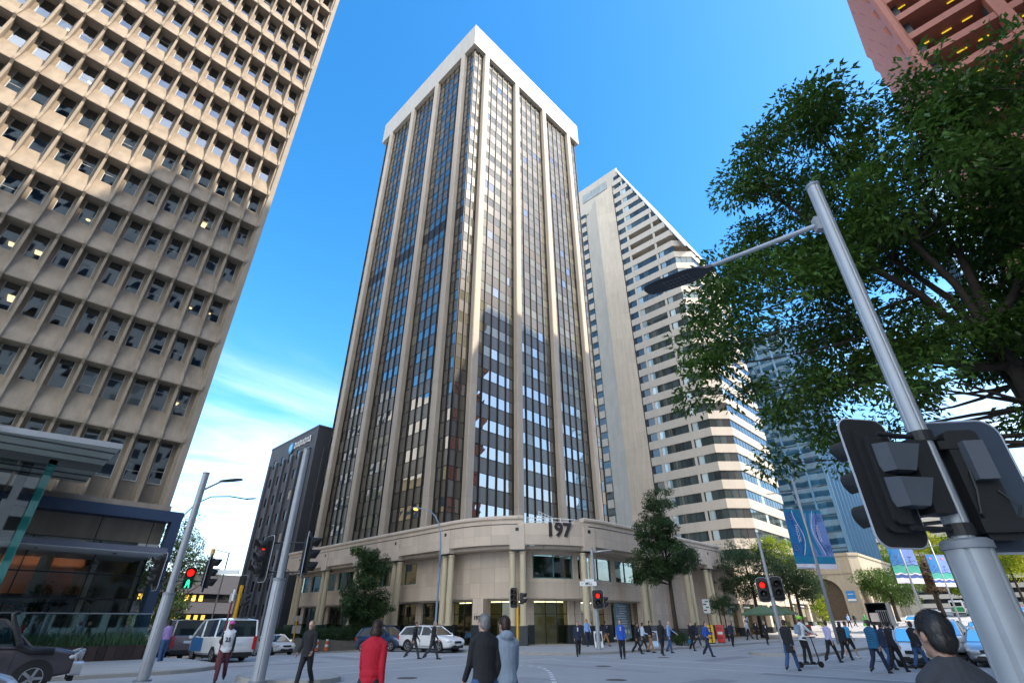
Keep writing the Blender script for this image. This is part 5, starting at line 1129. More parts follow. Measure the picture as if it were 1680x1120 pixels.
# banner poles
m_bl = mat('banner_blue', (.02, .20, .50), .7, trans=.25); m_bl2 = mat('banner_teal', (.02, .26, .46), .7, trans=.25); m_bp = mat('banner_lilac', (.20, .32, .66), .7, trans=.25); m_bn = mat('banner_navy', (.03, .08, .28), .7); m_bw = mat('banner_white', (.68, .68, .78), .7); m_bg = mat('banner_green', (.04, .34, .26), .7); m_bk = mat('banner_pink', (.62, .16, .25), .7)
def banner(t, a, zt, wd, ht, style, side):
    """cloth hanging from an arm; a = heading of its free edge from the pole"""
    d = (math.cos(a), math.sin(a)); nrm = (-d[1], d[0])
    def S(u, v, o=0.): wv = .06*math.sin(3*v+u*2+side); return (d[0]*(.16+u*wd)+nrm[0]*(wv+o), d[1]*(.16+u*wd)+nrm[1]*(wv+o), zt-v*ht)
    b = MB()
    bands = [(0, .06, 1), (.06, .80, 0), (.80, .92, 2), (.92, 1, 4)] if style == 0 else [(0, .55, 0), (.55, .76, 5), (.76, .88, 3), (.88, 1, 4)]
    th = .012
    for v0, v1, m in bands:
        for i in range(6):
            for j in range(4):
                va, vb = v0+(v1-v0)*j/4, v0+(v1-v0)*(j+1)/4; ua, ub = i/6, (i+1)/6
                for o in (th, -th): b.quad(S(ua, va, o), S(ub, va, o), S(ub, vb, o), S(ua, vb, o), m)
    def ring(u, v, r0, r1, m):
        for o in (th*2, -th*2):
            k = 20; pts = [S(u+r*math.cos(2*math.pi*q/k)/wd, v+r*math.sin(2*math.pi*q/k)/ht, o*(1+.2*m)) for r in (r0, r1) for q in range(k)]; b.add(pts, [(q, (q+1) % k, k+(q+1) % k, k+q) for q in range(k)], m)
    def wave(u0, am, m, w_=.03, v0=.02, v1=.78, ph=0, fr=7):
        for o in (th*2.2, -th*2.2):
            k = 20; pts = []
            for q in range(k+1): v = v0+(v1-v0)*q/k; u = u0+am*math.sin(fr*v+ph); pts += [S(u-w_, v, o), S(u+w_, v, o)]
            b.add(pts, [(2*q, 2*q+1, 2*q+3, 2*q+2) for q in range(k)], m)
    if style == 0:
        for (u, v) in ((.72, .14), (.78, .66)):
            for r0, r1, m in ((.02, .10, 1), (.13, .17, 3), (.2, .25, 6), (.28, .32, 3)): ring(u, v, r0, r1, m)
        wave(.38, .16, 4, .018, ph=1.2+side); wave(.55, .15, 3, .03, ph=.6+side); wave(.15, .1, 2, .09, ph=2.)
        for o in (th*3, -th*3):                     # the word along the wave
            c0 = S(.5, .42, o); sg = 1 if o < 0 else -1
            Mx = Matrix(((0, d[0]*sg, nrm[0]*math.copysign(1, o), c0[0]), (0, d[1]*sg, nrm[1]*math.copysign(1, o), c0[1]), (-1, 0, 0, c0[2]), (0, 0, 0, 1))); text_mesh(b, 'NGOOL', .42, .004, Mx, 4)
    else:
        for r0, r1, m in ((.0, .2, 7),): ring(.6, .12, .01, .2, m)
        wave(.5, .3, 6, .02, .3, .5, 0, 14); wave(.5, .28, 3, .03, .62, .66, 0, 60)
        for v in (.55, .76, .88):
            for o in (th*2, -th*2):
                k = 16; pts = []
                for q in range(k+1): u = q/k; pts += [S(u, v+.015*math.sin(u*9), o), S(u, v+.03+.015*math.sin(u*9+.5), o)]
                b.add(pts, [(2*q, 2*q+1, 2*q+3, 2*q+2) for q in range(k)], 4 if v > .6 else 3)
        for o in (th*2, -th*2):
            for (u, v, w_, h_) in ((.5, .36, .16, .03), (.45, .4, .03, .1), (.6, .46, .3, .012), (.3, .5, .25, .012)): b.quad(S(u-w_, v, o), S(u+w_, v, o), S(u+w_*.8, v+h_, o), S(u-w_*.8, v+h_, o), 3)
    b.build('banner', [m_bp if side else m_bl, m_bl2, m_bl2, m_bn, m_bw, m_bg, m_bp, m_bk], t)
    mb = MB(); 
    for z in (zt+.03, zt-ht*.985): mb.tube([(0, 0, z), S(1, 0)[0:2]+(z,)], .025, 6)
    mb.build('banner_arm', m_galvd, t)
for i, (x, y, H_, zt, st, lb) in enumerate([(52.4, 14.0, 13.4, 10.6, 0, 'nearest median banner pole, its blue and lilac banners patterned with rings and a word'), (86, 12.6, 12.8, 10.2, 1, 'grey median light pole with two blue banners bearing a pink sun and white waves'), (118, 12.6, 12.8, 10.2, 2, 'third grey banner pole along the median, with blue and teal banners')]):
    z0 = tz(x, y)+KERB; t = thing('banner_pole', lb, 'banner pole', (x, y, z0), 0, 'banner poles along the median'); mb = MB(); mb.tube([(0, 0, 0), (0, 0, H_)], [.15, .09], 14); mb.build('pole', m_galv, t, True)
    hd_ = math.atan2(RT[1], RT[0])
    for s_ in (0, 1): banner(t, hd_+(math.pi if s_ == 0 else 0)+(.15), zt, 1.75, 5.0, min(st, 1), s_)
    for s_ in (1, -1): d = (0, s_); mb = MB(); mb.tube([(0, 0, H_-1.2), (0, 1.9*s_, H_-1.05)], .04, 8); mb.build('lamp_arm', m_galv, t); lantern(t, (0, 1.9*s_, H_-1.05), d, .8, .25)
# parking sign, post boxes, a-frames, cones, yellow sign
t = post('parking_sign', 'white parking sign on a thin dark post right of the slim street tree', 'sign', 45.6, 21.6, 3.2, .03, m_dark); mb = MB(); mb.X = Matrix.Rotation(face_cam(45.6, 21.6), 4, 'Z'); mb.rbox((.05, 0, 2.75), (.02, .55, 1.05), .04, m=0)
for k in range(4): mb.cbox((.065, (-.1 if k % 2 else .08), 3.1-k*.22), (.01, .26, .1), 1 if k % 2 else 2)
mb.build('plate', [m_white, bpy.data.materials['dark_red_paint'], mat('sign_green', (.03, .2, .1), .5)], t)
def postbox(lb, x, y, col, nm):
    t = thing('post_box', lb, 'post box', (x, y, tz(x, y)+KERB), rad(200)); mb = MB(); mb.rbox((0, 0, .72), (.55, .62, 1.3), .12, 'x', n=5); mb.build('body', mat(nm, col, .35, var=.03, coat=.3), t, 40)
    mb = MB(); mb.cbox((0, 0, .04), (.5, .56, .1)); mb.cbox((.285, 0, 1.12), (.02, .36, .06)); mb.build('slot', m_dark, t)
    mb = MB(); mb.cbox((.283, 0, .75), (.012, .4, .2), 0); mb.cbox((.283, 0, .42), (.012, .3, .1), 1); mb.build('label', [m_white if col[1] < .2 else bpy.data.materials['dark_red_paint'], bpy.data.materials['dark_red_paint']], t)
postbox('yellow post box beside the red one on the terrace kerb', 46.0, 20.95+.9, (.8, .5, .01), 'post_yellow'); postbox('red post box beside the yellow one on the terrace kerb', 47.6, 21.7, (.62, .02, .02), 'post_red')
def aframe(lb, x, y, rz, col):
    t = thing('pavement_sign', lb, 'sign', (x, y, tz(x, y)+KERB), rz); mb = MB(); mb.cbox((.14, 0, .5), (.03, .6, 1.0), 0, 0, -.22); mb.cbox((-.14, 0, .5), (.03, .6, 1.0), 1, 0, .22); mb.cbox((.17, 0, .62), (.02, .46, .5), 1, 0, -.22); mb.build('board', [col, m_dark], t)
aframe('blue and white pavement sign board among the walkers by the podium', 37.6, 22.3, 3.6, mat('sign_pale_blue', (.35, .5, .7), .5)); aframe('sandwich board with a blue poster leaning by the corner signal pole', 33.4, 24.3, 3.9, m_white)
t = post('yellow_sign_post', 'yellow sign post with two white plates by the hedge', 'sign', 25.3, 55.5, 3.2, .06, m_yel); mb = MB(); mb.X = Matrix.Rotation(face_cam(25, 55), 4, 'Z'); mb.cbox((-.08, 0, 2.95), (.03, .8, .5)); mb.cbox((-.08, .1, 2.0), (.03, .8, .7)); mb.build('plate', mat('grey_plate', (.4, .4, .38), .6), t)
def barrier(lb, x, y):
    t = thing('traffic_barrel', lb, 'barrier', (x, y, tz(x, y)+KERB)); mb = MB(); mb.tube([(0, 0, 0), (0, 0, .06)], .28, 12, 2)
    for i, (z0, z1) in enumerate(((.06, .35), (.35, .55), (.55, .8), (.8, .95))): mb.tube([(0, 0, z0), (0, 0, z1)], [.19-.07*z0, .19-.07*z1], 12, i % 2)
    mb.build('body', [mat('hazard_orange', (.75, .13, .04), .5) if 'hz' not in K else K['hz'], m_white, m_black], t); K['hz'] = bpy.data.materials['hazard_orange']
barrier('orange and white traffic barrel left of its twin at the planter wall', 25.2, 50.2); barrier('orange and white traffic barrel nearest the bushy tree', 25.2, 48.3)
# umbrellas and cafe tables
for i, (x, y, lb) in enumerate([(61.5, 22.9, 'green cafe umbrella left of the median signal pole'), (66.5, 23.2, 'green cafe umbrella behind the median signal pole')]):
    t = thing('cafe_umbrella', lb, 'umbrella', (x, y, tz(x, y)+KERB), 0, 'green cafe umbrellas'); mb = MB(); mb.tube([(0, 0, 0), (0, 0, 3.1)], .04, 8); mb.build('pole', m_dark, t)
    mb = MB(); n = 4; top = (0, 0, 3.2); rim = [(1.7*sx, 1.7*sy, 2.35) for sx, sy in ((1, 1), (-1, 1), (-1, -1), (1, -1))]; low_ = [(a, b, 2.17) for a, b, c in rim]
    mb.add([top]+rim+low_, [(0, k+1, (k+1) % 4+1) for k in range(4)]+[(k+1, k+5, (k+1) % 4+5, (k+1) % 4+1) for k in range(4)]); mb.build('canopy', K.setdefault('umb', mat('green_canvas', (.10, .17, .10), .8) if 'umb' not in K else K['umb']), t)
t = thing('bollard_rail', 'dark pipe railing by the shops behind the red post box', 'railing', (52, 24.5, KERB)); mb = MB()
for k in range(10): mb.tube([(-2+k*.5, 0, 0), (-2+k*.5, 0, .95)], .02, 6)
mb.tube([(-2, 0, .95), (2.5, 0, .95)], .025, 6); mb.build('rail', m_dark, t)
for i, (x, col, lb) in enumerate([(72., (.35, .03, .03), 'red cafe screen board under the umbrellas'), (99, (.05, .45, .08), 'bright green pavement screen far down the terrace')]):
    aframe(lb, x, 22.0, 3.5, mat('screen_%s' % ('red' if i == 0 else 'green'), col, .6))
# ------------------------------------------------------------------ vehicles
m_tyre = mat('tyre_rubber', (.014, .014, .015), .85, var=.1); m_rim_ = mat('alloy_rim', (.42, .43, .45), .3, .8, var=.05)
g_car = glass('car_glass', (.012, .02, .022), .02, (.9, .97, 1), 0, .02)
g_cab = glass('cab_glass', (0, 0, 0), .06, (.9, .95, 1), clear=1, ctint=(.45, .5, .52))
m_head = mat('headlamp_glass', (.55, .58, .6), .1, .3, var=.1, scale=20); m_tail = mat('tail_lamp', (.4, .01, .01), .2, coat=.5); m_plate = mat('number_plate', (.6, .62, .66), .5, var=.02)
def paint(name, col, metal=0.): return mat(name, col, .3, metal, var=.02, coat=.8, spec=.5)
def ring_(x, hw, z0, z1, n=4, r=.09, tuck=.0):
    r = min(r, (z1-z0)/2.2, hw*.6); o = []
    for qy, qz, t0 in ((1, 1, 0), (-1, 1, 90), (-1, -1, 180), (1, -1, 270)):
        for i in range(n):
            t = rad(t0+90*i/(n-1)); zz = (z1-r if qz > 0 else z0+r)+r*math.sin(t); o.append((x, qy*(hw-r)+r*math.cos(t)-(tuck*qy if qz < 0 else 0), zz))
    return o
CARS = {  # lower body stations (x, z0, z1, half width), glass house (x, z belt, z top, half width top), wheel x, wheel radius, width
 'sedan': ([(-2.25, .42, .8, .72), (-2.15, .3, .93, .82), (-1.4, .22, .98, .88), (0, .2, .95, .89), (1.1, .2, .93, .88), (1.7, .22, .86, .86), (2.1, .28, .74, .78), (2.25, .36, .62, .66)], [(-1.75, .93, .97, .74), (-1.0, .93, 1.38, .6), (-.3, .93, 1.46, .62), (.35, .93, 1.4, .62), (1.15, .9, .94, .74)], (-1.3, 1.38), .32, .88),
 'wagon': ([(-2.3, .42, .85, .76), (-2.2, .3, .98, .84), (-1.4, .24, .99, .88), (0, .22, .97, .89), (1.1, .22, .95, .88), (1.75, .24, .88, .86), (2.15, .3, .76, .78), (2.3, .38, .64, .66)], [(-2.22, .95, 1.0, .76), (-1.85, .95, 1.42, .62), (-.5, .95, 1.5, .63), (.3, .95, 1.44, .63), (1.15, .93, .96, .75)], (-1.35, 1.4), .34, .88),
 'hatch': ([(-1.9, .4, .82, .72), (-1.82, .3, .95, .81), (-1.1, .22, .97, .85), (0, .2, .95, .86), (.95, .2, .95, .85), (1.5, .22, .88, .83), (1.85, .28, .76, .75), (2.0, .36, .62, .64)], [(-1.85, .92, .97, .72), (-1.5, .92, 1.4, .6), (-.4, .92, 1.51, .62), (.3, .92, 1.45, .62), (1.15, .92, .96, .73)], (-1.2, 1.28), .31, .84),
 'suv': ([(-2.35, .5, .95, .8), (-2.25, .42, 1.12, .9), (-1.4, .36, 1.14, .94), (0, .34, 1.12, .95), (1.1, .34, 1.12, .94), (1.8, .38, 1.08, .92), (2.2, .44, .98, .85), (2.35, .5, .82, .74)], [(-2.28, 1.1, 1.15, .82), (-2.05, 1.1, 1.72, .7), (-.5, 1.1, 1.82, .72), (.45, 1.1, 1.74, .72), (1.2, 1.1, 1.13, .82)], (-1.35, 1.45), .39, .94),
 'van': ([(-2.35, .45, 1.1, .8), (-2.3, .35, 1.16, .85), (-1.4, .3, 1.16, .87), (0, .28, 1.14, .87), (1.5, .28, 1.12, .87), (2.1, .3, 1.02, .84), (2.32, .36, .9, .76), (2.4, .42, .7, .68)], [(-2.33, 1.1, 1.16, .82), (-2.24, 1.1, 1.88, .72), (-1., 1.1, 1.96, .74), (1.0, 1.1, 1.92, .74), (1.5, 1.1, 1.7, .72), (2.2, 1.02, 1.06, .78)], (-1.25, 1.5), .33, .86)}
def vehicle(kind, label, cat, x, y, rz, pm, z=None, glz=None, group=None, scale=1., tailgate=False, rack=False, name=None, side2=None):
    low, gh, wx, wr, hw = CARS[kind]; z = tz(x, y) if z is None else z
    t = thing(name or {'sedan': 'sedan_car', 'wagon': 'station_wagon', 'hatch': 'hatchback_car', 'suv': 'off_road_car', 'van': 'passenger_van'}[kind], label, cat, (x, y, z), rz, group); t.scale = (scale,)*3
    e = .02
    sl = (tz(x+math.cos(rz), y+math.sin(rz))-tz(x-math.cos(rz), y-math.sin(rz)))/2; t.rotation_euler = (0, -math.atan(sl), rz)
    mb = MB(); mb.rings([ring_(a, h, z0, z1, 5, .14, .03) for a, z0, z1, h in low]); b = mb.build('body', pm, t, 50)
    mb = MB(); n = len(gh); v = []
    for a, zb, zt, hw_ in gh: hb = hw-.06; v += [(a, -hb, zb), (a, -hw_, zt), (a, hw_, zt), (a, hb, zb)]
    f = []
    for i in range(n-1):
        for j in range(3): f.append((i*4+j, i*4+j+1, i*4+j+5, i*4+j+4))
    mb.add(v, f+[(3, 2, 1, 0), tuple((n-1)*4+q for q in (0, 1, 2, 3))]); mb.build('glasshouse', glz or g_car, t)
    rf = MB()                                            # roof skin and pillars in body colour
    top = [g for g in gh if g[2]-g[1] > .2]; v = []; k = len(top)
    for a, zb, zt, h in top: v += [(a, -h-.02, zt-.035), (a, -h*.85, zt+.02), (a, 0, zt+.05), (a, h*.85, zt+.02), (a, h+.02, zt-.035)]
    rf.add(v, [(i*5+j, (i+1)*5+j, (i+1)*5+j+1, i*5+j+1) for i in range(k-1) for j in range(4)]+[(0, 1, 2, 3, 4), tuple((k-1)*5+q for q in (4, 3, 2, 1, 0))])
    hb = hw-.05
    for s in (-1, 1):
        def P_(i, u): a = gh[i]; return (a[0], s*(hb*(1-u)+(a[3]+.005)*u), a[1]*(1-u)+a[2]*u)
        rf.tube([(gh[0][0], s*hb, gh[0][1]), (gh[1][0], s*(gh[1][3]+.01), gh[1][2])], .05, 6); rf.tube([(gh[-1][0], s*hb, gh[-1][1]), (gh[-2][0], s*(gh[-2][3]+.01), gh[-2][2])], .035, 6)
        for i in range(1, n-2): rf.tube([(gh[i][0], s*(gh[i][3]+.01), gh[i][2]-.01), (gh[i+1][0], s*(gh[i+1][3]+.01), gh[i+1][2]-.01)], .035, 6)
        for xx in ((-.25,) if kind != 'van' else (.75, -1.0)): rf.tube([(xx, s*(hb+.0), gh[1][1]-.02), (xx, s*(gh[1][3]+.015), gh[2][2]-.03)], .04, 6)
        rf.tube([(gh[0][0]+.1, s*(hb+.035), gh[1][1]-.01), (gh[-1][0]-.1, s*(hb+.035), gh[-1][1]+.0)], .025, 6)
    rf.build('roof', pm, t, 50)
    if rack:
        mb = MB(); [mb.tube([(-1.6, s*.58, 1.55), (.2, s*.58, 1.55)], .02, 6) for s in (-1, 1)]; mb.build('roof_rail', m_dark, t)
    for s in (-1, 1):
        for xw in wx:
            w_ = MB(); yo = s*(hw-.11); w_.tube([(xw, yo-.1, wr), (xw, yo-.085, wr), (xw, yo+.085, wr), (xw, yo+.1, wr)], [wr*.92, wr, wr, wr*.92], 24); wo = w_.build('wheel', m_tyre, t, 40)
            r_ = MB(); yy = yo+s*.102; r_.tube([(xw, yy-s*.02, wr), (xw, yy, wr)], wr*.2, 10)
            for q in range(5): a = 2*math.pi*q/5; r_.cbox((xw+wr*.33*math.cos(a), yy, wr+wr*.33*math.sin(a)), (wr*.62, .025, wr*.17), 0, 0, -a)
            ci = [(xw+wr*.62*math.cos(2*math.pi*q/20), yy, wr+wr*.62*math.sin(2*math.pi*q/20)) for q in range(21)]; r_.tube(ci, .018, 5); r_.build('rim', m_rim_, wo)
            a_ = MB(); ar = [(xw+(wr+.05)*math.cos(rad(q)), s*(hw-.02), wr+(wr+.05)*math.sin(rad(q))) for q in range(-12, 200, 12)]; a_.add([(xw, s*(hw+.004), wr)]+[(p[0], s*(hw+.004), p[2]) for p in ar], [(0, i+1, i+2) if s < 0 else (0, i+2, i+1) for i in range(len(ar)-1)]); a_.build('wheel_arch', m_black, t)
        L0 = low[-2]; mb = MB(); mb.ell((L0[0]-.03, s*(L0[3]-.16), L0[2]-.13), (.17, .2, .085), 12, 6); mb.build('headlight', m_head, t, True)
        B0_ = low[1]; mb = MB(); mb.rbox((B0_[0]-.06, s*(B0_[3]-.09), B0_[2]-.18 if kind != 'van' else .85), (.12, .16, .24 if kind != 'van' else .6), .05); mb.build('taillight', m_tail, t)
        mb = MB(); xm = gh[-1][0]-.28; mb.rbox((xm, s*(hw+.1), gh[-1][1]+.08), (.1, .18, .14), .04); mb.tube([(xm, s*(hw-.06), gh[-1][1]+.02), (xm, s*(hw+.06), gh[-1][1]+.06)], .025, 6); mb.build('mirror', pm if kind != 'suv' else m_black, t)
        mb = MB()
        for xx in (-.25, .85 if kind != 'van' else .75): mb.cbox((xx-.18, s*(hw+.005), .86), (.16, .03, .03))
        mb.build('door_handle', pm, t); mb = MB()
        for xx in ((-1.05, -.22, .92) if kind != 'van' else (-1.0, .72, 1.62)): mb.cbox((xx, s*(hw-.001), .66), (.012, .012, .62))
        mb.cbox((0, s*(hw-.001), .36), (1.9, .012, .02)); mb.build('door_seam', m_black, t)
    Lf = low[-1]; Lr = low[0]
    mb = MB(); mb.rbox((Lf[0]-.02, 0, .34), (.12, Lf[3]*1.5, .16), .05); mb.rbox((Lf[0]-.01, 0, .58), (.08, Lf[3]*1.0, .13), .04); mb.build('grille', m_black, t)
    mb = MB(); mb.rbox((Lr[0]+.06, 0, .34), (.2, hw*1.72, .2), .06); mb.build('bumper', m_black if kind in ('van', 'suv', 'wagon') else pm, t)
    mb = MB(); mb.cbox((Lf[0]+.05, 0, .45), (.015, .37, .12)); mb.build('number_plate', m_plate, t); mb = MB(); mb.cbox((Lr[0]-.02, 0, .72 if kind != 'van' else .82), (.015, .37, .12)); mb.build('number_plate', m_plate, t)
    mb = MB(); mb.cbox((0, 0, .22), (low[-3][0]*2, hw*1.7, .1)); mb.build('underbody', m_black, t)
    return t
p_white = paint('white_car_paint', (.72, .73, .74)); p_bronze = paint('bronze_car_paint', (.09, .075, .085), .5); p_silver = paint('silver_car_paint', (.42, .44, .47), .6); p_brown = paint('brown_van_paint', (.20, .165, .175), .4); p_blue = paint('navy_car_paint', (.02, .045, .11)); p_vanblue = paint('blue_panel_paint', (.03, .15, .38))
# 4x4 entering from the left, with snorkel and bull bar
c4 = vehicle('suv', 'dark bronze four wheel drive with a snorkel and silver bull bar at the left edge', 'car', .85, 21.3, rad(-4), p_bronze, glz=g_cab)
mb = MB(); mb.tube([(1.72, -.99, 1.0), (1.2, -1.0, 1.02), (.98, -.99, 1.12), (.62, -.86, 1.72), (.55, -.84, 1.88), (.66, -.84, 1.95)], [.085, .085, .075, .06, .06, .065], 10); mb.build('snorkel', m_black, c4, True)
mb = MB(); mb.rbox((2.36, 0, .58), (.24, 1.84, .34), .09); [mb.tube([(2.4, s*.45, .7), (2.43, s*.45, .98)], .04, 8) for s in (-1, 1)]; mb.tube([(2.25, -.86, .92), (2.42, -.6, 1.0), (2.43, .6, 1.0), (2.25, .86, .92)], .04, 8); [mb.tube([(2.25, s*.86, .92), (2.3, s*.84, .66)], .035, 8) for s in (-1, 1)]; mb.build('bull_bar', paint('silver_bar', (.5, .51, .53), .7), c4, 40)
vehicle('sedan', 'silver sedan cut off in the bottom left corner in front of the four wheel drive', 'car', -.7, 16.3, rad(3), p_silver)
vehicle('van', 'bronze brown passenger van driving away down the side street', 'van', 10.3, 38.2, rad(88), p_brown)
v_ = vehicle('van', 'white van with a blue front panel turning into the side street', 'van', 10.6, 31.6, rad(93), p_white, scale=.94)
for s in (1, -1): mb = MB(); mb.box(.28, 1.85, s*.875-.006, s*.875+.006, .45, 1.08); mb.build('blue_panel', p_vanblue, v_)
vehicle('hatch', 'small white hatchback far down the side street beyond the vans', 'car', 16.4, 66, rad(-92), p_white); vehicle('van', 'white delivery van behind the brown van down the side street', 'van', 14.2, 60, rad(-88), p_white)
vehicle('sedan', 'white sedan in the side street just left of the podium end columns', 'car', 19.6, 46.5, rad(-85), p_white)
vehicle('sedan', 'silver sedan parked at the kerb past the left corner pole', 'car', 9.9, 55, rad(92), p_silver)
vehicle('hatch', 'dark blue hatchback waiting by the podium behind the white wagon', 'car', 22.5, 34.9, rad(-72), p_blue)
vehicle('wagon', 'white station wagon waiting by the podium with two suited men walking past', 'car', 23.4, 30.6, rad(-80), p_white, rack=True)
# terrace traffic
vehicle('hatch', 'small white hatchback waiting at the crossing on the right', 'car', 31.6, 5.2, rad(182), p_white); vehicle('suv', 'white off-road car queued behind the small white hatchback', 'car', 38.2, 5.0, rad(181), p_white)
vehicle('sedan', 'silver sedan in the near lane beside the thick grey pole', 'car', 34.5, 2.9, rad(181), p_silver)
vehicle('wagon', 'silver station wagon behind the dark-haired head, second in the near lane', 'car', 41.6, 2.9, rad(180), p_silver)
vehicle('sedan', 'pale sedan farther back in the queue on the terrace', 'car', 50, 5.4, rad(180), p_silver)
vehicle('sedan', 'white sedan driving away beside the median near the bus', 'car', 100, 16, rad(2), p_white); vehicle('hatch', 'white hatchback on the far hill at the right edge', 'car', 178, 6.6, rad(180), p_white); vehicle('hatch', 'red hatchback on the far hill at the right edge', 'car', 230, 9, rad(180), paint('red_car_paint', (.5, .02, .02)))
vehicle('sedan', 'silver sedan just right of the bus', 'car', 128, 6.2, rad(180), p_silver); vehicle('sedan', 'blue sedan beyond the queue on the terrace', 'car', 72, 6.4, rad(180), p_blue)
# bus seen from behind
def bus(x, y):
    t = thing('city_bus', 'white and green city bus seen from behind far along the terrace', 'bus', (x, y, tz(x, y)), rad(1)); mb = MB(); mb.rings([ring_(a, h, z0, z1, 5, .22) for a, z0, z1, h in ((-6, .4, 3.0, 1.2), (-5.8, .3, 3.1, 1.27), (5.8, .3, 3.1, 1.27), (6, .4, 3., 1.2))]); mb.build('body', p_white, t, 40)
    mb = MB(); mb.rbox((-6.02, 0, 1.25), (.06, 2.2, .95), .06); mb.box(-5.8, 5.8, -1.285, -1.27, .4, 1.2); mb.box(-5.8, 5.8, 1.27, 1.285, .4, 1.2); mb.build('green_panel', paint('bus_green', (.01, .26, .09)), t); mb = MB(); mb.rbox((-6.02, 0, 2.3), (.06, 2.0, .8), .1); mb.box(-5.6, 5.6, -1.284, -1.27, 1.5, 2.6); mb.box(-5.6, 5.6, 1.27, 1.284, 1.5, 2.6); mb.build('window', g_car, t)
    for s in (-1, 1):
        mb = MB(); mb.rbox((-6.05, s*1.08, 1.2), (.05, .14, .6), .04); mb.build('taillight', m_tail, t)
        for xw in (-3.4, 3.6): mb = MB(); mb.tube([(xw, s*1.05, .48), (xw, s*1.28, .48)], .48, 18); mb.build('wheel', m_tyre, t)
    mb = MB(); mb.rbox((-5.95, 0, .42), (.3, 2.4, .3), .08); mb.build('bumper', m_black, t)
bus(168, 17)
def truck(x, y):
    t = thing('flatbed_truck', 'dark open-backed truck with a rail frame beside the median trees', 'truck', (x, y, tz(x, y)), rad(4)); mb = MB(); mb.box(-3, 3, -1.1, 1.1, .75, .95, 0); mb.box(-3, 1.4, -1.1, -1.04, .95, 3.1, 0); mb.box(-3, 1.4, 1.04, 1.1, .95, 3.1, 0); mb.box(-3, 1.4, -1.1, 1.1, 3.1, 3.2, 0); mb.box(1.3, 1.4, -1.04, 1.04, .95, 3.1, 0); mb.build('box_body', mat('dark_canvas', (.03, .035, .045), .7), t)
    mb = MB(); mb.rings([ring_(a, h, z0, z1, 4, .15) for a, z0, z1, h in ((1.6, .5, 2.5, 1.0), (2.4, .45, 2.5, 1.02), (3.1, .45, 1.4, 1.0), (3.3, .5, 1.2, .9))]); mb.build('cab', p_white, t, 40)
    mb = MB(); mb.cbox((-2.9, .45, 1.6), (.1, .9, .95)); mb.build('crate', mat('cardboard_white', (.5, .46, .42), .8), t); mb = MB()
    for k in range(6): mb.tube([(-3.0, -1.0+k*.22, .98), (-3.0, -1.0+k*.22, 2.3)], .025, 5)
    mb.tube([(-3.0, -1.04, 2.3), (-3.0, .2, 2.3)], .03, 5); mb.build('rail_frame', m_galv, t)
    for s in (-1, 1):
        for xw in (-1.8, 2.4): mb = MB(); mb.tube([(xw, s*.85, .42), (xw, s*1.08, .42)], .42, 18); mb.build('wheel', m_tyre, t)
truck(84, 16.6)
def motorbike(x, y, rz):
    t = thing('motorcycle', 'dark motorcycle parked at the right edge beyond the thick pole', 'motorcycle', (x, y, tz(x, y)), rz)
    for xw in (-.65, .7):
        w_ = MB(); ci = [(xw+.27*math.cos(2*math.pi*q/18), 0, .31+.27*math.sin(2*math.pi*q/18)) for q in range(19)]; w_.tube(ci, .05, 6); w_.build('wheel', m_tyre, t)
    mb = MB(); mb.tube([(-.65, 0, .31), (-.1, 0, .5), (.35, 0, .62), (.55, 0, .8), (.7, 0, .31)], [.05, .12, .13, .05, .04], 8); mb.ell((.15, 0, .78), (.28, .15, .14)); mb.build('frame', m_dark, t, True); mb = MB(); mb.ell((-.4, 0, .82), (.36, .14, .07)); mb.build('seat', m_black, t, True); mb = MB(); mb.tube([(.5, -.36, 1.02), (.52, 0, .95), (.5, .36, 1.02)], .02, 6); mb.ell((.62, 0, .85), (.09, .09, .1)); mb.build('handlebar', m_galv, t)
motorbike(46, -.6, rad(170))
# ------------------------------------------------------------------ people
def cloth(name, c, r=.85): return mat(name, c, r, var=.12, scale=6, bump=1., bscale=8)
C_ = {k: cloth('cloth_'+k, v) for k, v in {'black': (.014, .014, .017), 'navy': (.016, .024, .055), 'blue': (.02, .085, .42), 'sky': (.22, .36, .66), 'pale': (.46, .56, .74), 'white': (.62, .64, .68), 'red': (.42, .004, .022), 'grey': (.24, .30, .38), 'denim': (.035, .085, .20), 'tan': (.34, .19, .09), 'purple': (.34, .24, .50), 'maroon': (.09, .025, .035), 'teal': (.015, .11, .22), 'lilac': (.42, .40, .62), 'charcoal': (.035, .037, .045), 'cyan': (.03, .28, .55), 'green': (.04, .34, .1)}.items()}
m_skin = {k: mat('skin_'+k, v, .55, var=.06, scale=12) for k, v in {'fair': (.50, .31, .235), 'tan': (.36, .205, .145), 'dark': (.10, .055, .038)}.items()}
m_hair = {k: mat('hair_'+k, v, .55, var=.3, scale=30, bump=.6, bscale=60) for k, v in {'black': (.010, .009, .009), 'brown': (.045, .022, .014), 'grey': (.22, .21, .20), 'blond': (.25, .15, .06)}.items()}
m_strand = {k: mat('strand_'+k, v, .4, attr=.6, var=.1) for k, v in {'black': (.02, .018, .018), 'brown': (.055, .028, .018), 'grey': (.26, .25, .24), 'blond': (.25, .15, .06)}.items()}
m_shoe = mat('shoe_black', (.012, .011, .011), .45); m_shoew = mat('shoe_white', (.55, .55, .55), .6)
DG = bpy.context.evaluated_depsgraph_get
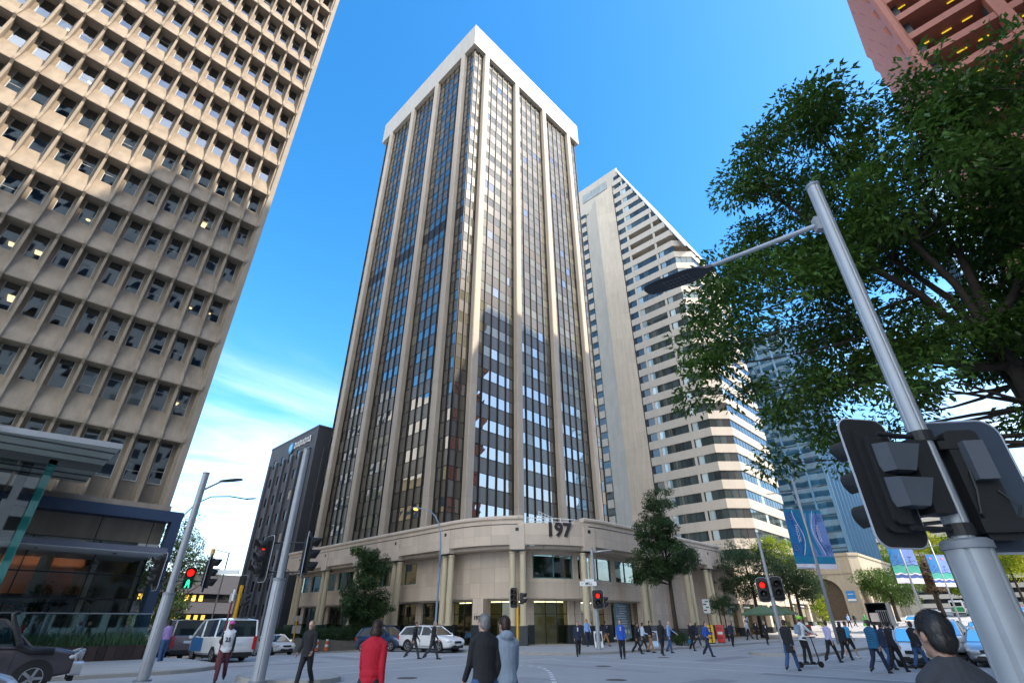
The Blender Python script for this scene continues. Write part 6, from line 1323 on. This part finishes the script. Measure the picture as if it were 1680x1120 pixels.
def fuse(mb, name, mats, parent, vox, sm=3, extra=None):
    """grow one continuous skin over overlapping limbs"""
    o = mb.build(name, mats, None); md = o.modifiers.new('skin', 'REMESH'); md.mode = 'VOXEL'; md.voxel_size = vox; md.use_smooth_shade = True
    s = o.modifiers.new('soft', 'SMOOTH'); s.iterations = sm; s.factor = .5
    bpy.context.view_layer.update(); me = bpy.data.meshes.new_from_object(o.evaluated_get(DG())); old = o.data; o.modifiers.clear(); o.data = me; bpy.data.meshes.remove(old); me.name = name
    if not me.materials: me.materials.append(mats)
    if extra is not None and extra.v:
        e = extra.build('x', mats, None, True); import bmesh; bm = bmesh.new(); bm.from_mesh(me); bm.from_mesh(e.data); bm.to_mesh(me); bm.free(); em = e.data; bpy.data.objects.remove(e); bpy.data.meshes.remove(em)
    me.polygons.foreach_set('use_smooth', [True]*len(me.polygons)); o.parent = parent; return o
def person(label, x, y, rz, pose, top, style, legs, hair=('black', 'short'), skin='fair', h=1.75, z=None, shoe=None, group=None, vox=.02, bag=None, turn=0, wide=1.):
    s = h/1.75; th, kn, sh, el, ab, lean = (pose.get(k, d) for k, d in (('th', (0, 0)), ('kn', (0, 0)), ('sh', (0, 0)), ('el', (10, 10)), ('ab', (6, 6)), ('lean', 2)))
    def d_(a): return Vector((math.sin(rad(a)), 0, -math.cos(rad(a))))
    LT, LS, LA, LF = .43, .43, .29, .25
    hips = [Vector((0, sd*.088, -.02)) for sd in (-1, 1)]
    knee = [hips[i]+d_(th[i])*LT for i in (0, 1)]; ank = [knee[i]+d_(th[i]-kn[i])*LS for i in (0, 1)]
    zl = min(a.z for a in ank)-.075
    if 'seat' in pose: zl = -pose['seat']
    RL = Matrix.Rotation(rad(lean), 3, 'Y'); up = lambda v: RL @ Vector(v)
    shd = [up((0, sd*.166*wide, .472)) for sd in (-1, 1)]; elb, wri, hd, = [], [], []
    for i, sd in ((0, -1), (1, 1)):
        a = rad(ab[i]); v = Vector((math.sin(rad(sh[i]))*math.cos(a), sd*math.sin(a), -math.cos(rad(sh[i]))*math.cos(a))); e = shd[i]+v*LA; elb.append(e)
        q = sh[i]+el[i]; a2 = a*.5-rad(pose.get('inw', (0, 0))[i]); f = Vector((math.sin(rad(q))*math.cos(a2), sd*math.sin(a2), -math.cos(rad(q))*math.cos(a2))); wri.append(e+f*LF); hd.append(f)
    zz = tz(x, y) if z is None else z
    P_ = thing('person', label, 'person', (x, y, zz), rz, group); P_.scale = (s,)*3
    OFF = Vector((0, 0, -zl)); 
    def T_(v): return tuple(Vector(v)+OFF)
    def torso(mb, g=0., z0=-.07, skirt=0.):
        prof = [(-.07, .105, .16), (0, .118, .168), (.1, .108, .152), (.2, .108, .148), (.32, .116, .160), (.43, .118, .172), (.49, .100, .160), (.53, .078, .115), (.57, .06, .066)]
        rs = []
        if skirt: prof = [(-skirt, .135+g, .19)]+[(-skirt*.5, .13, .18)]+prof
        for z_, rx, ry in prof:
            if z_ < z0 and not skirt: continue
            c = up((0, 0, z_)) if z_ > 0 else Vector((0, 0, z_)); rs.append([T_(c+RL @ Vector(((rx+g)*math.cos(2*math.pi*k/16), (ry*wide+g)*math.sin(2*math.pi*k/16), 0))) for k in range(16)])
        mb.rings(rs)
        for sd in (-1, 1): mb.tube([T_(up((-.008, sd*.02, .565))), T_(up((-.004, sd*.09, .525))), T_(up((0, sd*.16*wide, .478)))], [.05+g*.6, .052+g*.7, .05+g*.8], 10)
    def arm(mb, i, g, to=1.):
        a, b, c = shd[i], elb[i], wri[i]; mb.tube([T_(a+Vector((0, 0, .01))), T_((a+b)/2), T_(b)]+([T_(b+(c-b)*to)] if to > 0 else []), [.05+g, .046+g*.9, .04+g*.8]+([.032+g*.7] if to > 0 else []), 10); mb.ell(T_(a), (.053+g*.8,)*3); mb.ell(T_(b), (.039+g*.8,)*3)
    def leg(mb, i, g, to=1.):
        mb.ell(T_(hips[i]), (.1+g, .095+g, .1+g)); k = knee[i]; a = knee[i]+(ank[i]-knee[i])*to
        mb.tube([T_(hips[i]), T_((hips[i]+k)/2), T_(k)], [.094+g, .08+g, .06+g], 12); mb.ell(T_(k), (.061+g,)*3); mb.tube([T_(k), T_(k+(a-k)*.4), T_(a)], [.06+g, .06+g, .046+g*1.3], 12)
    # body: head, neck, hands and the limbs under the clothes as one skin
    b = MB(); torso(b, -.02); [arm(b, i, -.008) for i in (0, 1)]; [leg(b, i, -.012) for i in (0, 1)]
    HT = Matrix.Rotation(rad(turn), 3, 'Z'); hc = up((.022, 0, .715)); hp = lambda v: T_(hc+HT @ Vector(v))
    b.tube([T_(up((0, 0, .53))), T_(up((.012, 0, .63)))], [.062, .056], 12)
    def ellh(mb, c, r, n=14, k=10):
        rs = []
        for i in range(k+1):
            t = min(max(math.pi*i/k, .03), math.pi-.03); rs.append([hp((c[0]+r[0]*math.sin(t)*math.cos(2*math.pi*j/n), c[1]+r[1]*math.sin(t)*math.sin(2*math.pi*j/n), c[2]-r[2]*math.cos(t))) for j in range(n)])
        mb.rings(rs)
    ellh(b, (0, 0, .015), (.098, .077, .105)); ellh(b, (.026, 0, -.05), (.068, .06, .07)); ellh(b, (.098, 0, -.022), (.018, .014, .028)); ellh(b, (.075, 0, -.1), (.025, .03, .02))
    for sd in (-1, 1): ellh(b, (-.008, sd*.08, -.01), (.02, .012, .032)); ellh(b, (.08, sd*.033, .012), (.018, .028, .012))
    ellh(b, (.082, 0, -.065), (.014, .026, .010))
    ex = MB()
    for i, sd in ((0, -1), (1, 1)):
        w_, f = wri[i], hd[i]; sdv = Vector((0, sd, 0)); n_ = f.cross(sdv).normalized(); c = w_+f*.045; b.tube([T_(w_-f*.02), T_(w_+f*.03), T_(w_+f*.085)], [.028, .036, .03], 10, sy=.55)
        fwd = Vector((1, 0, 0)); ac = (fwd-f*fwd.dot(f)).normalized(); ins = -sdv
        for q in range(4):                                # four fingers side by side, curled inward, and a thumb
            o = w_+f*.078+ac*(.027-.018*q); l = (.068, .075, .07, .055)[q]; k1 = o+f*l*.55+ins*.006; k2 = k1+(f*.8+ins*.6).normalized()*l*.3; k3 = k2+(f*.4+ins*.9).normalized()*l*.28
            ex.tube([T_(o-f*.02), T_(k1), T_(k2), T_(k3)], [.0095, .009, .008, .0065], 6)
        o = w_+f*.03+ac*.028; ex.tube([T_(o), T_(o+(f*.6+ac*.7).normalized()*.035), T_(o+f*.06+ac*.035+ins*.012)], [.012, .0105, .008], 6)
    body = fuse(b, 'body', m_skin[skin], P_, vox, 2, ex)
    for sd in (-1, 1):
        e = MB(); ellh(e, (.089, sd*.032, .0), (.008, .013, .007), 8, 6); e.build('eye', m_black, body, True)
    # clothes
    g = {'jacket': .016, 'coat': .02, 'shirt': .007, 'tee': .007, 'puffer': .03, 'hoodie': .02, 'vest': .007, 'suit': .014, 'dress_coat': .012}[style]
    m = C_[top]; t = MB(); torso(t, g, -.07 if style not in ('shirt', 'tee') else -.03, {'coat': .30, 'dress_coat': .42, 'suit': .14, 'puffer': .12, 'jacket': .1, 'hoodie': .1}.get(style, 0))
    for i in (0, 1): arm(t, i, g*.8 if style != 'vest' else .006, .0 if style == 'tee' else .97)
    if style in ('jacket', 'coat', 'puffer', 'hoodie', 'suit', 'dress_coat'): t.tube([T_(up((-.01, 0, .53))), T_(up((.0, 0, .60)))], [.083, .074], 12)
    if style == 'hoodie': t.ell(T_(up((-.085, 0, .57))), (.07, .11, .075))
    if style == 'dress_coat':
        rs = []
        for z_, rx, ry in ((-.44, .23, .30), (-.25, .185, .245), (-.08, .14, .19), (.09, .1, .14)): rs.append([T_(Vector((rx*math.cos(2*math.pi*k/16), ry*math.sin(2*math.pi*k/16), z_))) for k in range(16)])
        t.rings(rs)
        for z_, e_ in ((.085, .012), (.115, .012)): t.rings([[T_(RL @ Vector(((.108+g+q)*math.cos(2*math.pi*k/16), (.155+g+q)*math.sin(2*math.pi*k/16), z_+dz))) for k in range(16)] for q, dz in ((.004, -.02), (.016, -.012), (.016, .012), (.004, .02))])
    if style == 'puffer':
        for q in range(7): z_ = -.02+q*.075; c = up((0, 0, z_)); t.rings([[T_(c+RL @ Vector(((r_+.118)*math.cos(2*math.pi*k/16), (r_+.168)*math.sin(2*math.pi*k/16), dz))) for k in range(16)] for r_, dz in ((.02, -.03), (.05, 0), (.02, .03))])
    to = fuse(t, {'jacket': 'jacket', 'coat': 'coat', 'shirt': 'shirt', 'tee': 'tee_shirt', 'puffer': 'puffer_jacket', 'hoodie': 'hoodie', 'vest': 'shirt', 'suit': 'suit_jacket', 'dress_coat': 'coat'}[style], C_[pose.get('under', 'pale')] if style == 'vest' else m, P_, vox, 2)
    if style == 'vest': t = MB(); torso(t, .024, -.07); fuse(t, 'vest', m, P_, vox, 2)
    if style in ('suit', 'jacket') and pose.get('collar', True):
        f_ = MB(); f_.cbox(T_(up((.125+g, 0, .42))), (.02, .08, .2), 0, 0, -rad(lean)+.25); f_.build('shirt_front', C_['white'] if top != 'blue' else C_['lilac'], to)
    if pose.get('number'):
        f_ = MB(); M_ = Matrix.Translation(T_(up((.15, 0, .3)))) @ Matrix(((0, 0, 1, 0), (1, 0, 0, 0), (0, 1, 0, 0), (0, 0, 0, 1))); text_mesh(f_, pose['number'], .17, .006, M_, 0, .02); f_.build('number', m_black, to)
    tr = MB(); [leg(tr, i, .012, .5 if legs[1:] == ('shorts',) or (isinstance(legs, tuple) and 'shorts' in legs and False) else .96) for i in (0, 1)] if not isinstance(legs, tuple) else [leg(tr, i, .016, .02) for i in (0, 1)]
    prof = [[T_(Vector((rx*math.cos(2*math.pi*k/16), ry*math.sin(2*math.pi*k/16), z_))) for k in range(16)] for z_, rx, ry in ((-.1, .1, .165), (-.03, .122, .176), (.06, .12, .168))]; tr.rings(prof)
    fuse(tr, 'shorts' if isinstance(legs, tuple) else 'trousers', C_[legs[0] if isinstance(legs, tuple) else legs], P_, vox, 2)
    for i in (0, 1):
        f = MB(); a = ank[i]; pitch = th[i]-kn[i]; M = Matrix.Translation(T_(a)) @ Matrix.Rotation(rad(-pitch*.6 if a.z-.08 > zl+.02 else 0)*-1, 4, 'Y'); f.X = M
        f.rings([[(xx, r_*1.0*math.cos(2*math.pi*k/10), max(-.075, -.075+hh*(.5+.5*math.sin(2*math.pi*k/10)))) for k in range(10)] for xx, r_, hh in ((-.075, .02, .06), (-.06, .036, .09), (0, .04, .105), (.07, .044, .075), (.14, .042, .055), (.18, .024, .04))]); f.build('shoe', shoe or m_shoe, P_, True)
    # hair or headwear
    hm = MB(); col, hs_ = hair
    if hs_ != 'bald':
        ellh(hm, (-.016, 0, .034), (.094, .085, .098))
        if hs_ == 'short': ellh(hm, (-.045, 0, -.02), (.06, .076, .075))
        if hs_ in ('long', 'bob'):
            ellh(hm, (-.035, 0, -.03), (.078, .09, .105))
            if hs_ == 'long': hm.tube([hp((-.05, 0, 0)), hp((-.085, 0, -.14)), hp((-.085, 0, -.27))], [.085, .085, .05], 12, sy=.6)
            else: ellh(hm, (-.03, 0, -.06), (.085, .1, .08))
        ho = fuse(hm, 'hair', m_hair[col], P_, min(vox, .014), 2)
        if vox <= .013:                                  # loose strands over the cap of hair
            sb = MB(); me = ho.data; rr = random.Random(4); idx = [p for p in me.polygons if p.area > 0]
            for _ in range(2600):
                p = rr.choice(idx); c = p.center; nn = p.normal; fl = (Vector((-.45+rr.uniform(-.3, .3), rr.uniform(-.3, .3), -1))); fl = (fl-nn*fl.dot(nn)); fl = fl.normalized() if fl.length > .01 else Vector((0, 0, -1)); sd_ = nn.cross(fl)*.0016; l = rr.uniform(.02, .05)
                a_ = c-fl*l*.3+nn*.001; b_ = c+fl*l*.35+nn*.005; e_ = c+fl*l+nn*rr.uniform(-.001, .005); sb.add([tuple(a_-sd_), tuple(a_+sd_), tuple(b_+sd_), tuple(b_-sd_), tuple(e_)], [(0, 1, 2, 3), (3, 2, 4)], 0, rr.random())
            sb.build('hair_strands', m_strand[col], ho)
    else: ellh(hm, (-.03, 0, -.02), (.074, .081, .06)); hm.build('hair', m_hair[col], P_, True)
    if hs_ == 'short' and pose.get('cap'):
        c = MB(); ellh(c, (-.005, 0, .055), (.107, .092, .075)); ellh(c, (.12, 0, .045), (.07, .07, .012)); c.build('cap', mat('cap_pink', (.62, .10, .35), .7), P_, True)
    if pose.get('helmet'):
        c = MB(); ellh(c, (-.01, 0, .06), (.128, .105, .085)); ellh(c, (-.03, 0, .085), (.10, .06, .075)); c.build('helmet', mat('helmet_green', (.25, .72, .02), .4), P_, True)
    if bag:
        c = MB(); kind, bc = bag
        if kind == 'backpack': c.rings([[T_(up((-.12-dx, yy, zz_))) for yy, zz_ in ((-.13, .12), (.13, .12), (.15, .3), (.12, .48), (-.12, .48), (-.15, .3))] for dx in (0, .06, .12)]); c.tube([T_(up((-.1, -.11, .5))), T_(up((.06, -.1, .53))), T_(up((.13, -.1, .35))), T_(up((.0, -.15, .15)))], .018, 6); c.tube([T_(up((-.1, .11, .5))), T_(up((.06, .1, .53))), T_(up((.13, .1, .35))), T_(up((.0, .15, .15)))], .018, 6)
        else: w_ = wri[0]+Vector((0, 0, -.1)); c.rbox(T_(w_+Vector((0, -.02, -.22))), (.24, .06, .26), .04, 'y'); c.tube([T_(w_+Vector((-.07, -.02, -.1))), T_(w_+Vector((0, -.02, .05))), T_(w_+Vector((.07, -.02, -.1)))], .008, 5)
        tag(c.build('backpack' if kind == 'backpack' else 'handbag', C_[bc], P_, 40))
    return P_
def walk(p=1., **k):
    """mid-stride; p sign chooses the leading leg"""
    d = dict(th=(24*p if p > 0 else 18*p, -18*p if p > 0 else -24*p), kn=(6, 26) if p > 0 else (26, 6), sh=(-18*p, 18*p), el=(18, 18), lean=4); d.update(k); return d
stand = dict(th=(2, -2), kn=(3, 3), sh=(2, -2), el=(12, 12))
VH = math.degrees(HEAD); AWAY, LEFT, RIGHT, NEAR = VH, VH+90, VH-90, VH+180
def A_(d): return rad(d)
# near group
person('woman in a bright red coat with short brown hair, walking away in the foreground', 4.95, 7.95, A_(AWAY-8), walk(.8), 'red', 'dress_coat', 'black', ('brown', 'bob'), h=1.73, vox=.012)
person('grey-haired man in a black jacket and jeans walking away in the foreground', 5.82, 6.3, A_(AWAY+25), walk(.7, el=(25, 25)), 'black', 'jacket', 'denim', ('grey', 'short'), h=1.8, vox=.012, turn=14)
person('man in a pale grey hooded top and jeans walking away in the foreground', 6.15, 6.2, A_(AWAY+22), walk(-.7, el=(35, 35)), 'grey', 'hoodie', 'denim', ('brown', 'short'), h=1.77, vox=.012, turn=20)
person('blond person in a black zip jacket and tights, left of the red coat', 8.1, 16.6, A_(NEAR-8), walk(.8, sh=(-5, 8), el=(40, 40), ab=(12, 12), collar=False), 'black', 'jacket', 'black', ('blond', 'long'), h=1.74, vox=.014)
person('man in a pink cap, numbered white singlet and maroon trousers by the white van', 6.95, 20.1, A_(NEAR+20), walk(.7, el=(95, 20), sh=(10, -6), cap=True, under='black', number='23'), 'white', 'vest', 'maroon', ('black', 'short'), 'dark', h=1.72, vox=.014)
q_ = bpy.context.scene.objects[-1]
person('man in a purple shirt and jeans standing by the brown van', 7.75, 30.5, A_(LEFT-20), dict(stand, lean=4, el=(30, 30)), 'purple', 'shirt', 'denim', ('black', 'short'), 'dark', h=1.76)
person('dark-haired man seen from behind, very close to the viewer at the bottom right', 3.72, .5, A_(AWAY+4), dict(stand, collar=False), 'charcoal', 'jacket', 'black', ('black', 'short'), 'tan', h=1.575, z=KERB, vox=.008)
# two suits by the white wagon
person('brown-haired man in a black suit walking right past the white wagon', 18.4, 25.6, A_(RIGHT+15), walk(1), 'black', 'suit', 'charcoal', ('brown', 'short'), h=1.74, turn=-10)
person('grey-haired man in a black suit walking right past the white wagon', 18.75, 24.4, A_(RIGHT+10), walk(-1), 'black', 'suit', 'charcoal', ('grey', 'short'), h=1.77, turn=-12)
# kerb crowd in the middle
person('man in a navy suit and sunglasses walking towards the viewer, leftmost of the middle group', 26.2, 20.5, A_(NEAR), walk(.45), 'navy', 'suit', 'black', ('brown', 'short'), h=1.72)
person('man in a sky blue shirt and dark trousers behind the navy suit', 34, 25.7, A_(NEAR+15), walk(.6), 'sky', 'shirt', 'navy', ('black', 'short'), 'tan', h=1.74, z=KERB)
person('man in a navy jacket and tan trousers beside the corner signal pole', 35.6, 25.2, A_(RIGHT), walk(.8), 'navy', 'jacket', 'tan', ('brown', 'short'), h=1.62, z=KERB)
person('man in a bright blue zip jacket standing in the road, middle group', 26.3, 17.6, A_(NEAR-10), dict(stand, th=(6, -4)), 'blue', 'jacket', 'black', ('brown', 'short'), h=1.78, turn=-25)
person('woman in black with dark long hair walking right behind the blue jacket', 31, 19.6, A_(RIGHT-20), walk(.8), 'black', 'jacket', 'black', ('black', 'long'), 'tan', h=1.66)
person('person in a pale shirt and grey trousers with dark hair beside the woman in black', 33, 20.4, A_(RIGHT), walk(-.9, el=(60, 60)), 'pale', 'shirt', 'charcoal', ('black', 'short'), 'tan', h=1.68)
person('bearded man in a black jacket and tan trousers with arms folded up', 32.6, 19.6, A_(RIGHT-30), walk(.5, el=(80, 80), inw=(25, 25), collar=False), 'black', 'jacket', 'tan', ('brown', 'short'), h=1.75)
person('tall man all in black with white soles, next to the tan trousers', 30.7, 17.7, A_(NEAR+20), walk(.4, collar=False), 'black', 'jacket', 'black', ('black', 'short'), 'dark', h=1.78)
person('bald man in a light blue shirt and jeans reaching his arm out to the right', 33.4, 18.7, A_(NEAR+60), walk(.35, sh=(0, 40), ab=(8, 30), el=(10, 12)), 'sky', 'shirt', 'denim', ('grey', 'bald'), h=1.72, wide=1.1)
person('blond woman in a black coat with a teal handbag near the parking sign', 37, 19, A_(NEAR+30), walk(.7), 'black', 'coat', 'black', ('blond', 'bob'), h=1.68, bag=('handbag', 'teal'))
person('dark-haired person in a navy top behind the blond woman', 41.6, 20.9, A_(RIGHT), walk(.8), 'navy', 'hoodie', 'charcoal', ('black', 'long'), h=1.66)
person('man in a royal blue shirt and dark trousers striding in front of the post boxes', 31.6, 15.3, A_(NEAR+35), walk(.95, el=(75, 75), inw=(15, 15)), 'blue', 'shirt', 'navy', ('brown', 'short'), h=1.75, turn=10)
person('person in a blue jacket standing right of the red post box', 45.2, 19.7, A_(NEAR), walk(.4, collar=False), 'navy', 'jacket', 'black', ('brown', 'short'), h=1.7)
person('person in a pale shirt on the far pavement left of the umbrellas', 58, 23.5, A_(LEFT), walk(.6), 'pale', 'shirt', 'navy', ('black', 'short'), h=1.75, z=KERB); person('person in black and white on the far pavement by the umbrellas', 59.8, 23.4, A_(NEAR), walk(.6), 'black', 'suit', 'black', ('blond', 'long'), h=1.7, z=KERB)
person('grey-haired man in a dark suit with a red tie walking below the umbrellas', 50.6, 19.0, A_(NEAR), walk(.6), 'black', 'suit', 'black', ('grey', 'short'), h=1.76)
# right-hand crossing
person('man in a long black coat and jeans walking away past the median nose', 24.6, 8.45, A_(RIGHT+42), walk(.9, collar=False), 'black', 'coat', 'denim', ('brown', 'short'), h=1.8, vox=.016)
person('man in a lilac shirt and dark trousers striding right behind the scooter rider', 31.2, 8.75, A_(RIGHT+20), walk(.95), 'lilac', 'shirt', 'black', ('brown', 'short'), h=1.78, turn=30)
person('woman in a black puffer jacket walking right beside the banner pole', 33.4, 8.7, A_(RIGHT+30), walk(.7), 'black', 'puffer', 'black', ('black', 'long'), h=1.72)
person('man in a cyan tee shirt and black shorts with white shoes, walking away', 35.2, 8.9, A_(RIGHT+15), walk(.9, el=(60, 60)), 'cyan', 'tee', ('black', 'shorts'), ('brown', 'short'), h=1.76, shoe=m_shoew)
person('man in a bright blue puffer jacket and navy trousers at the right crossing', 25.9, 5.72, A_(RIGHT+25), walk(1, collar=False), 'teal', 'puffer', 'navy', ('brown', 'short'), h=1.8, vox=.016, turn=25)
person('man in a dark vest over a pale shirt in front of the white hatchback', 27.2, 5.35, A_(RIGHT+25), walk(.9, el=(40, 40)), 'black', 'vest', 'black', ('black', 'short'), h=1.76, vox=.016, turn=25)
person('man in a black jacket and blue jeans right of the vest, passing the white hatchback', 28.3, 4.75, A_(RIGHT+25), walk(.85, collar=False), 'black', 'jacket', 'denim', ('brown', 'short'), h=1.74, vox=.016, turn=20)
person('person in a dark jacket half hidden behind the near dark-haired head', 29.1, 4.2, A_(RIGHT+30), walk(.5, collar=False), 'charcoal', 'jacket', 'black', ('brown', 'short'), h=1.72)
person('man in jeans and a dark top stepping between the vest and the blue puffer', 28.0, 5.75, A_(RIGHT+20), walk(-.9, collar=False), 'navy', 'jacket', 'denim', ('brown', 'short'), h=1.72)
# scooter and rider
sc = thing('electric_scooter', 'black electric scooter crossing the road under the rider in a green helmet', 'scooter', (27.0, 8.55, 0), A_(RIGHT+10))
mb = MB(); mb.rbox((0, 0, .14), (.72, .15, .05), .02, 'y'); mb.build('deck', m_black, sc)
mb = MB(); mb.tube([(.36, 0, .14), (.46, 0, .3), (.34, 0, 1.12)], .024, 8); mb.build('stem', m_dark, sc); mb = MB(); mb.tube([(.34, -.26, 1.13), (.36, 0, 1.13), (.34, .26, 1.13)], .016, 8); mb.build('handlebar', m_dark, sc)
for xw in (-.46, .52): mb = MB(); mb.tube([(xw, -.03, .115), (xw, .03, .115)], .115, 16); mb.build('wheel', m_tyre, sc); 
person('scooter rider in a white jacket and green helmet with a backpack', 26.94, 8.6, A_(RIGHT+10), dict(th=(14, 4), kn=(12, 18), sh=(42, 42), el=(22, 22), ab=(12, 12), lean=8, helmet=True, collar=False), 'white', 'jacket', 'black', ('brown', 'short'), h=1.74, z=.165, vox=.016, bag=('backpack', 'grey'))
# far pavement walkers, small in the picture
for i, (x, y, c, l, hh, lb) in enumerate([(92, 22.5, 'sky', 'black', 'brown', 'person in a sky blue top far along the terrace pavement, left of the banner pole'), (97, 22.9, 'black', 'black', 'black', 'person in black far along the terrace pavement by the arch'), (101, 22.4, 'green', 'charcoal', 'brown', 'person in green far along the terrace pavement'), (108, 22.6, 'pale', 'navy', 'grey', 'person in a pale shirt in front of the arched building'), (112, 22.9, 'navy', 'black', 'brown', 'person in navy farthest along the pavement under the arch')]):
    person(lb, x, y, A_(NEAR+20*i), walk(.7 if i % 2 else -.7), c, 'shirt' if i % 2 == 0 else 'coat', l, (hh, 'short'), h=1.75, z=tz(x, y)+KERB, vox=.03)
# driver of the four wheel drive
person('driver in a grey top at the wheel of the bronze four wheel drive', 0.8, 20.95, rad(-4), dict(th=(78, 78), kn=(60, 60), sh=(48, 48), el=(30, 30), seat=.0, lean=-8), 'grey', 'tee', 'black', ('brown', 'short'), h=1.75, z=.86, vox=.016)
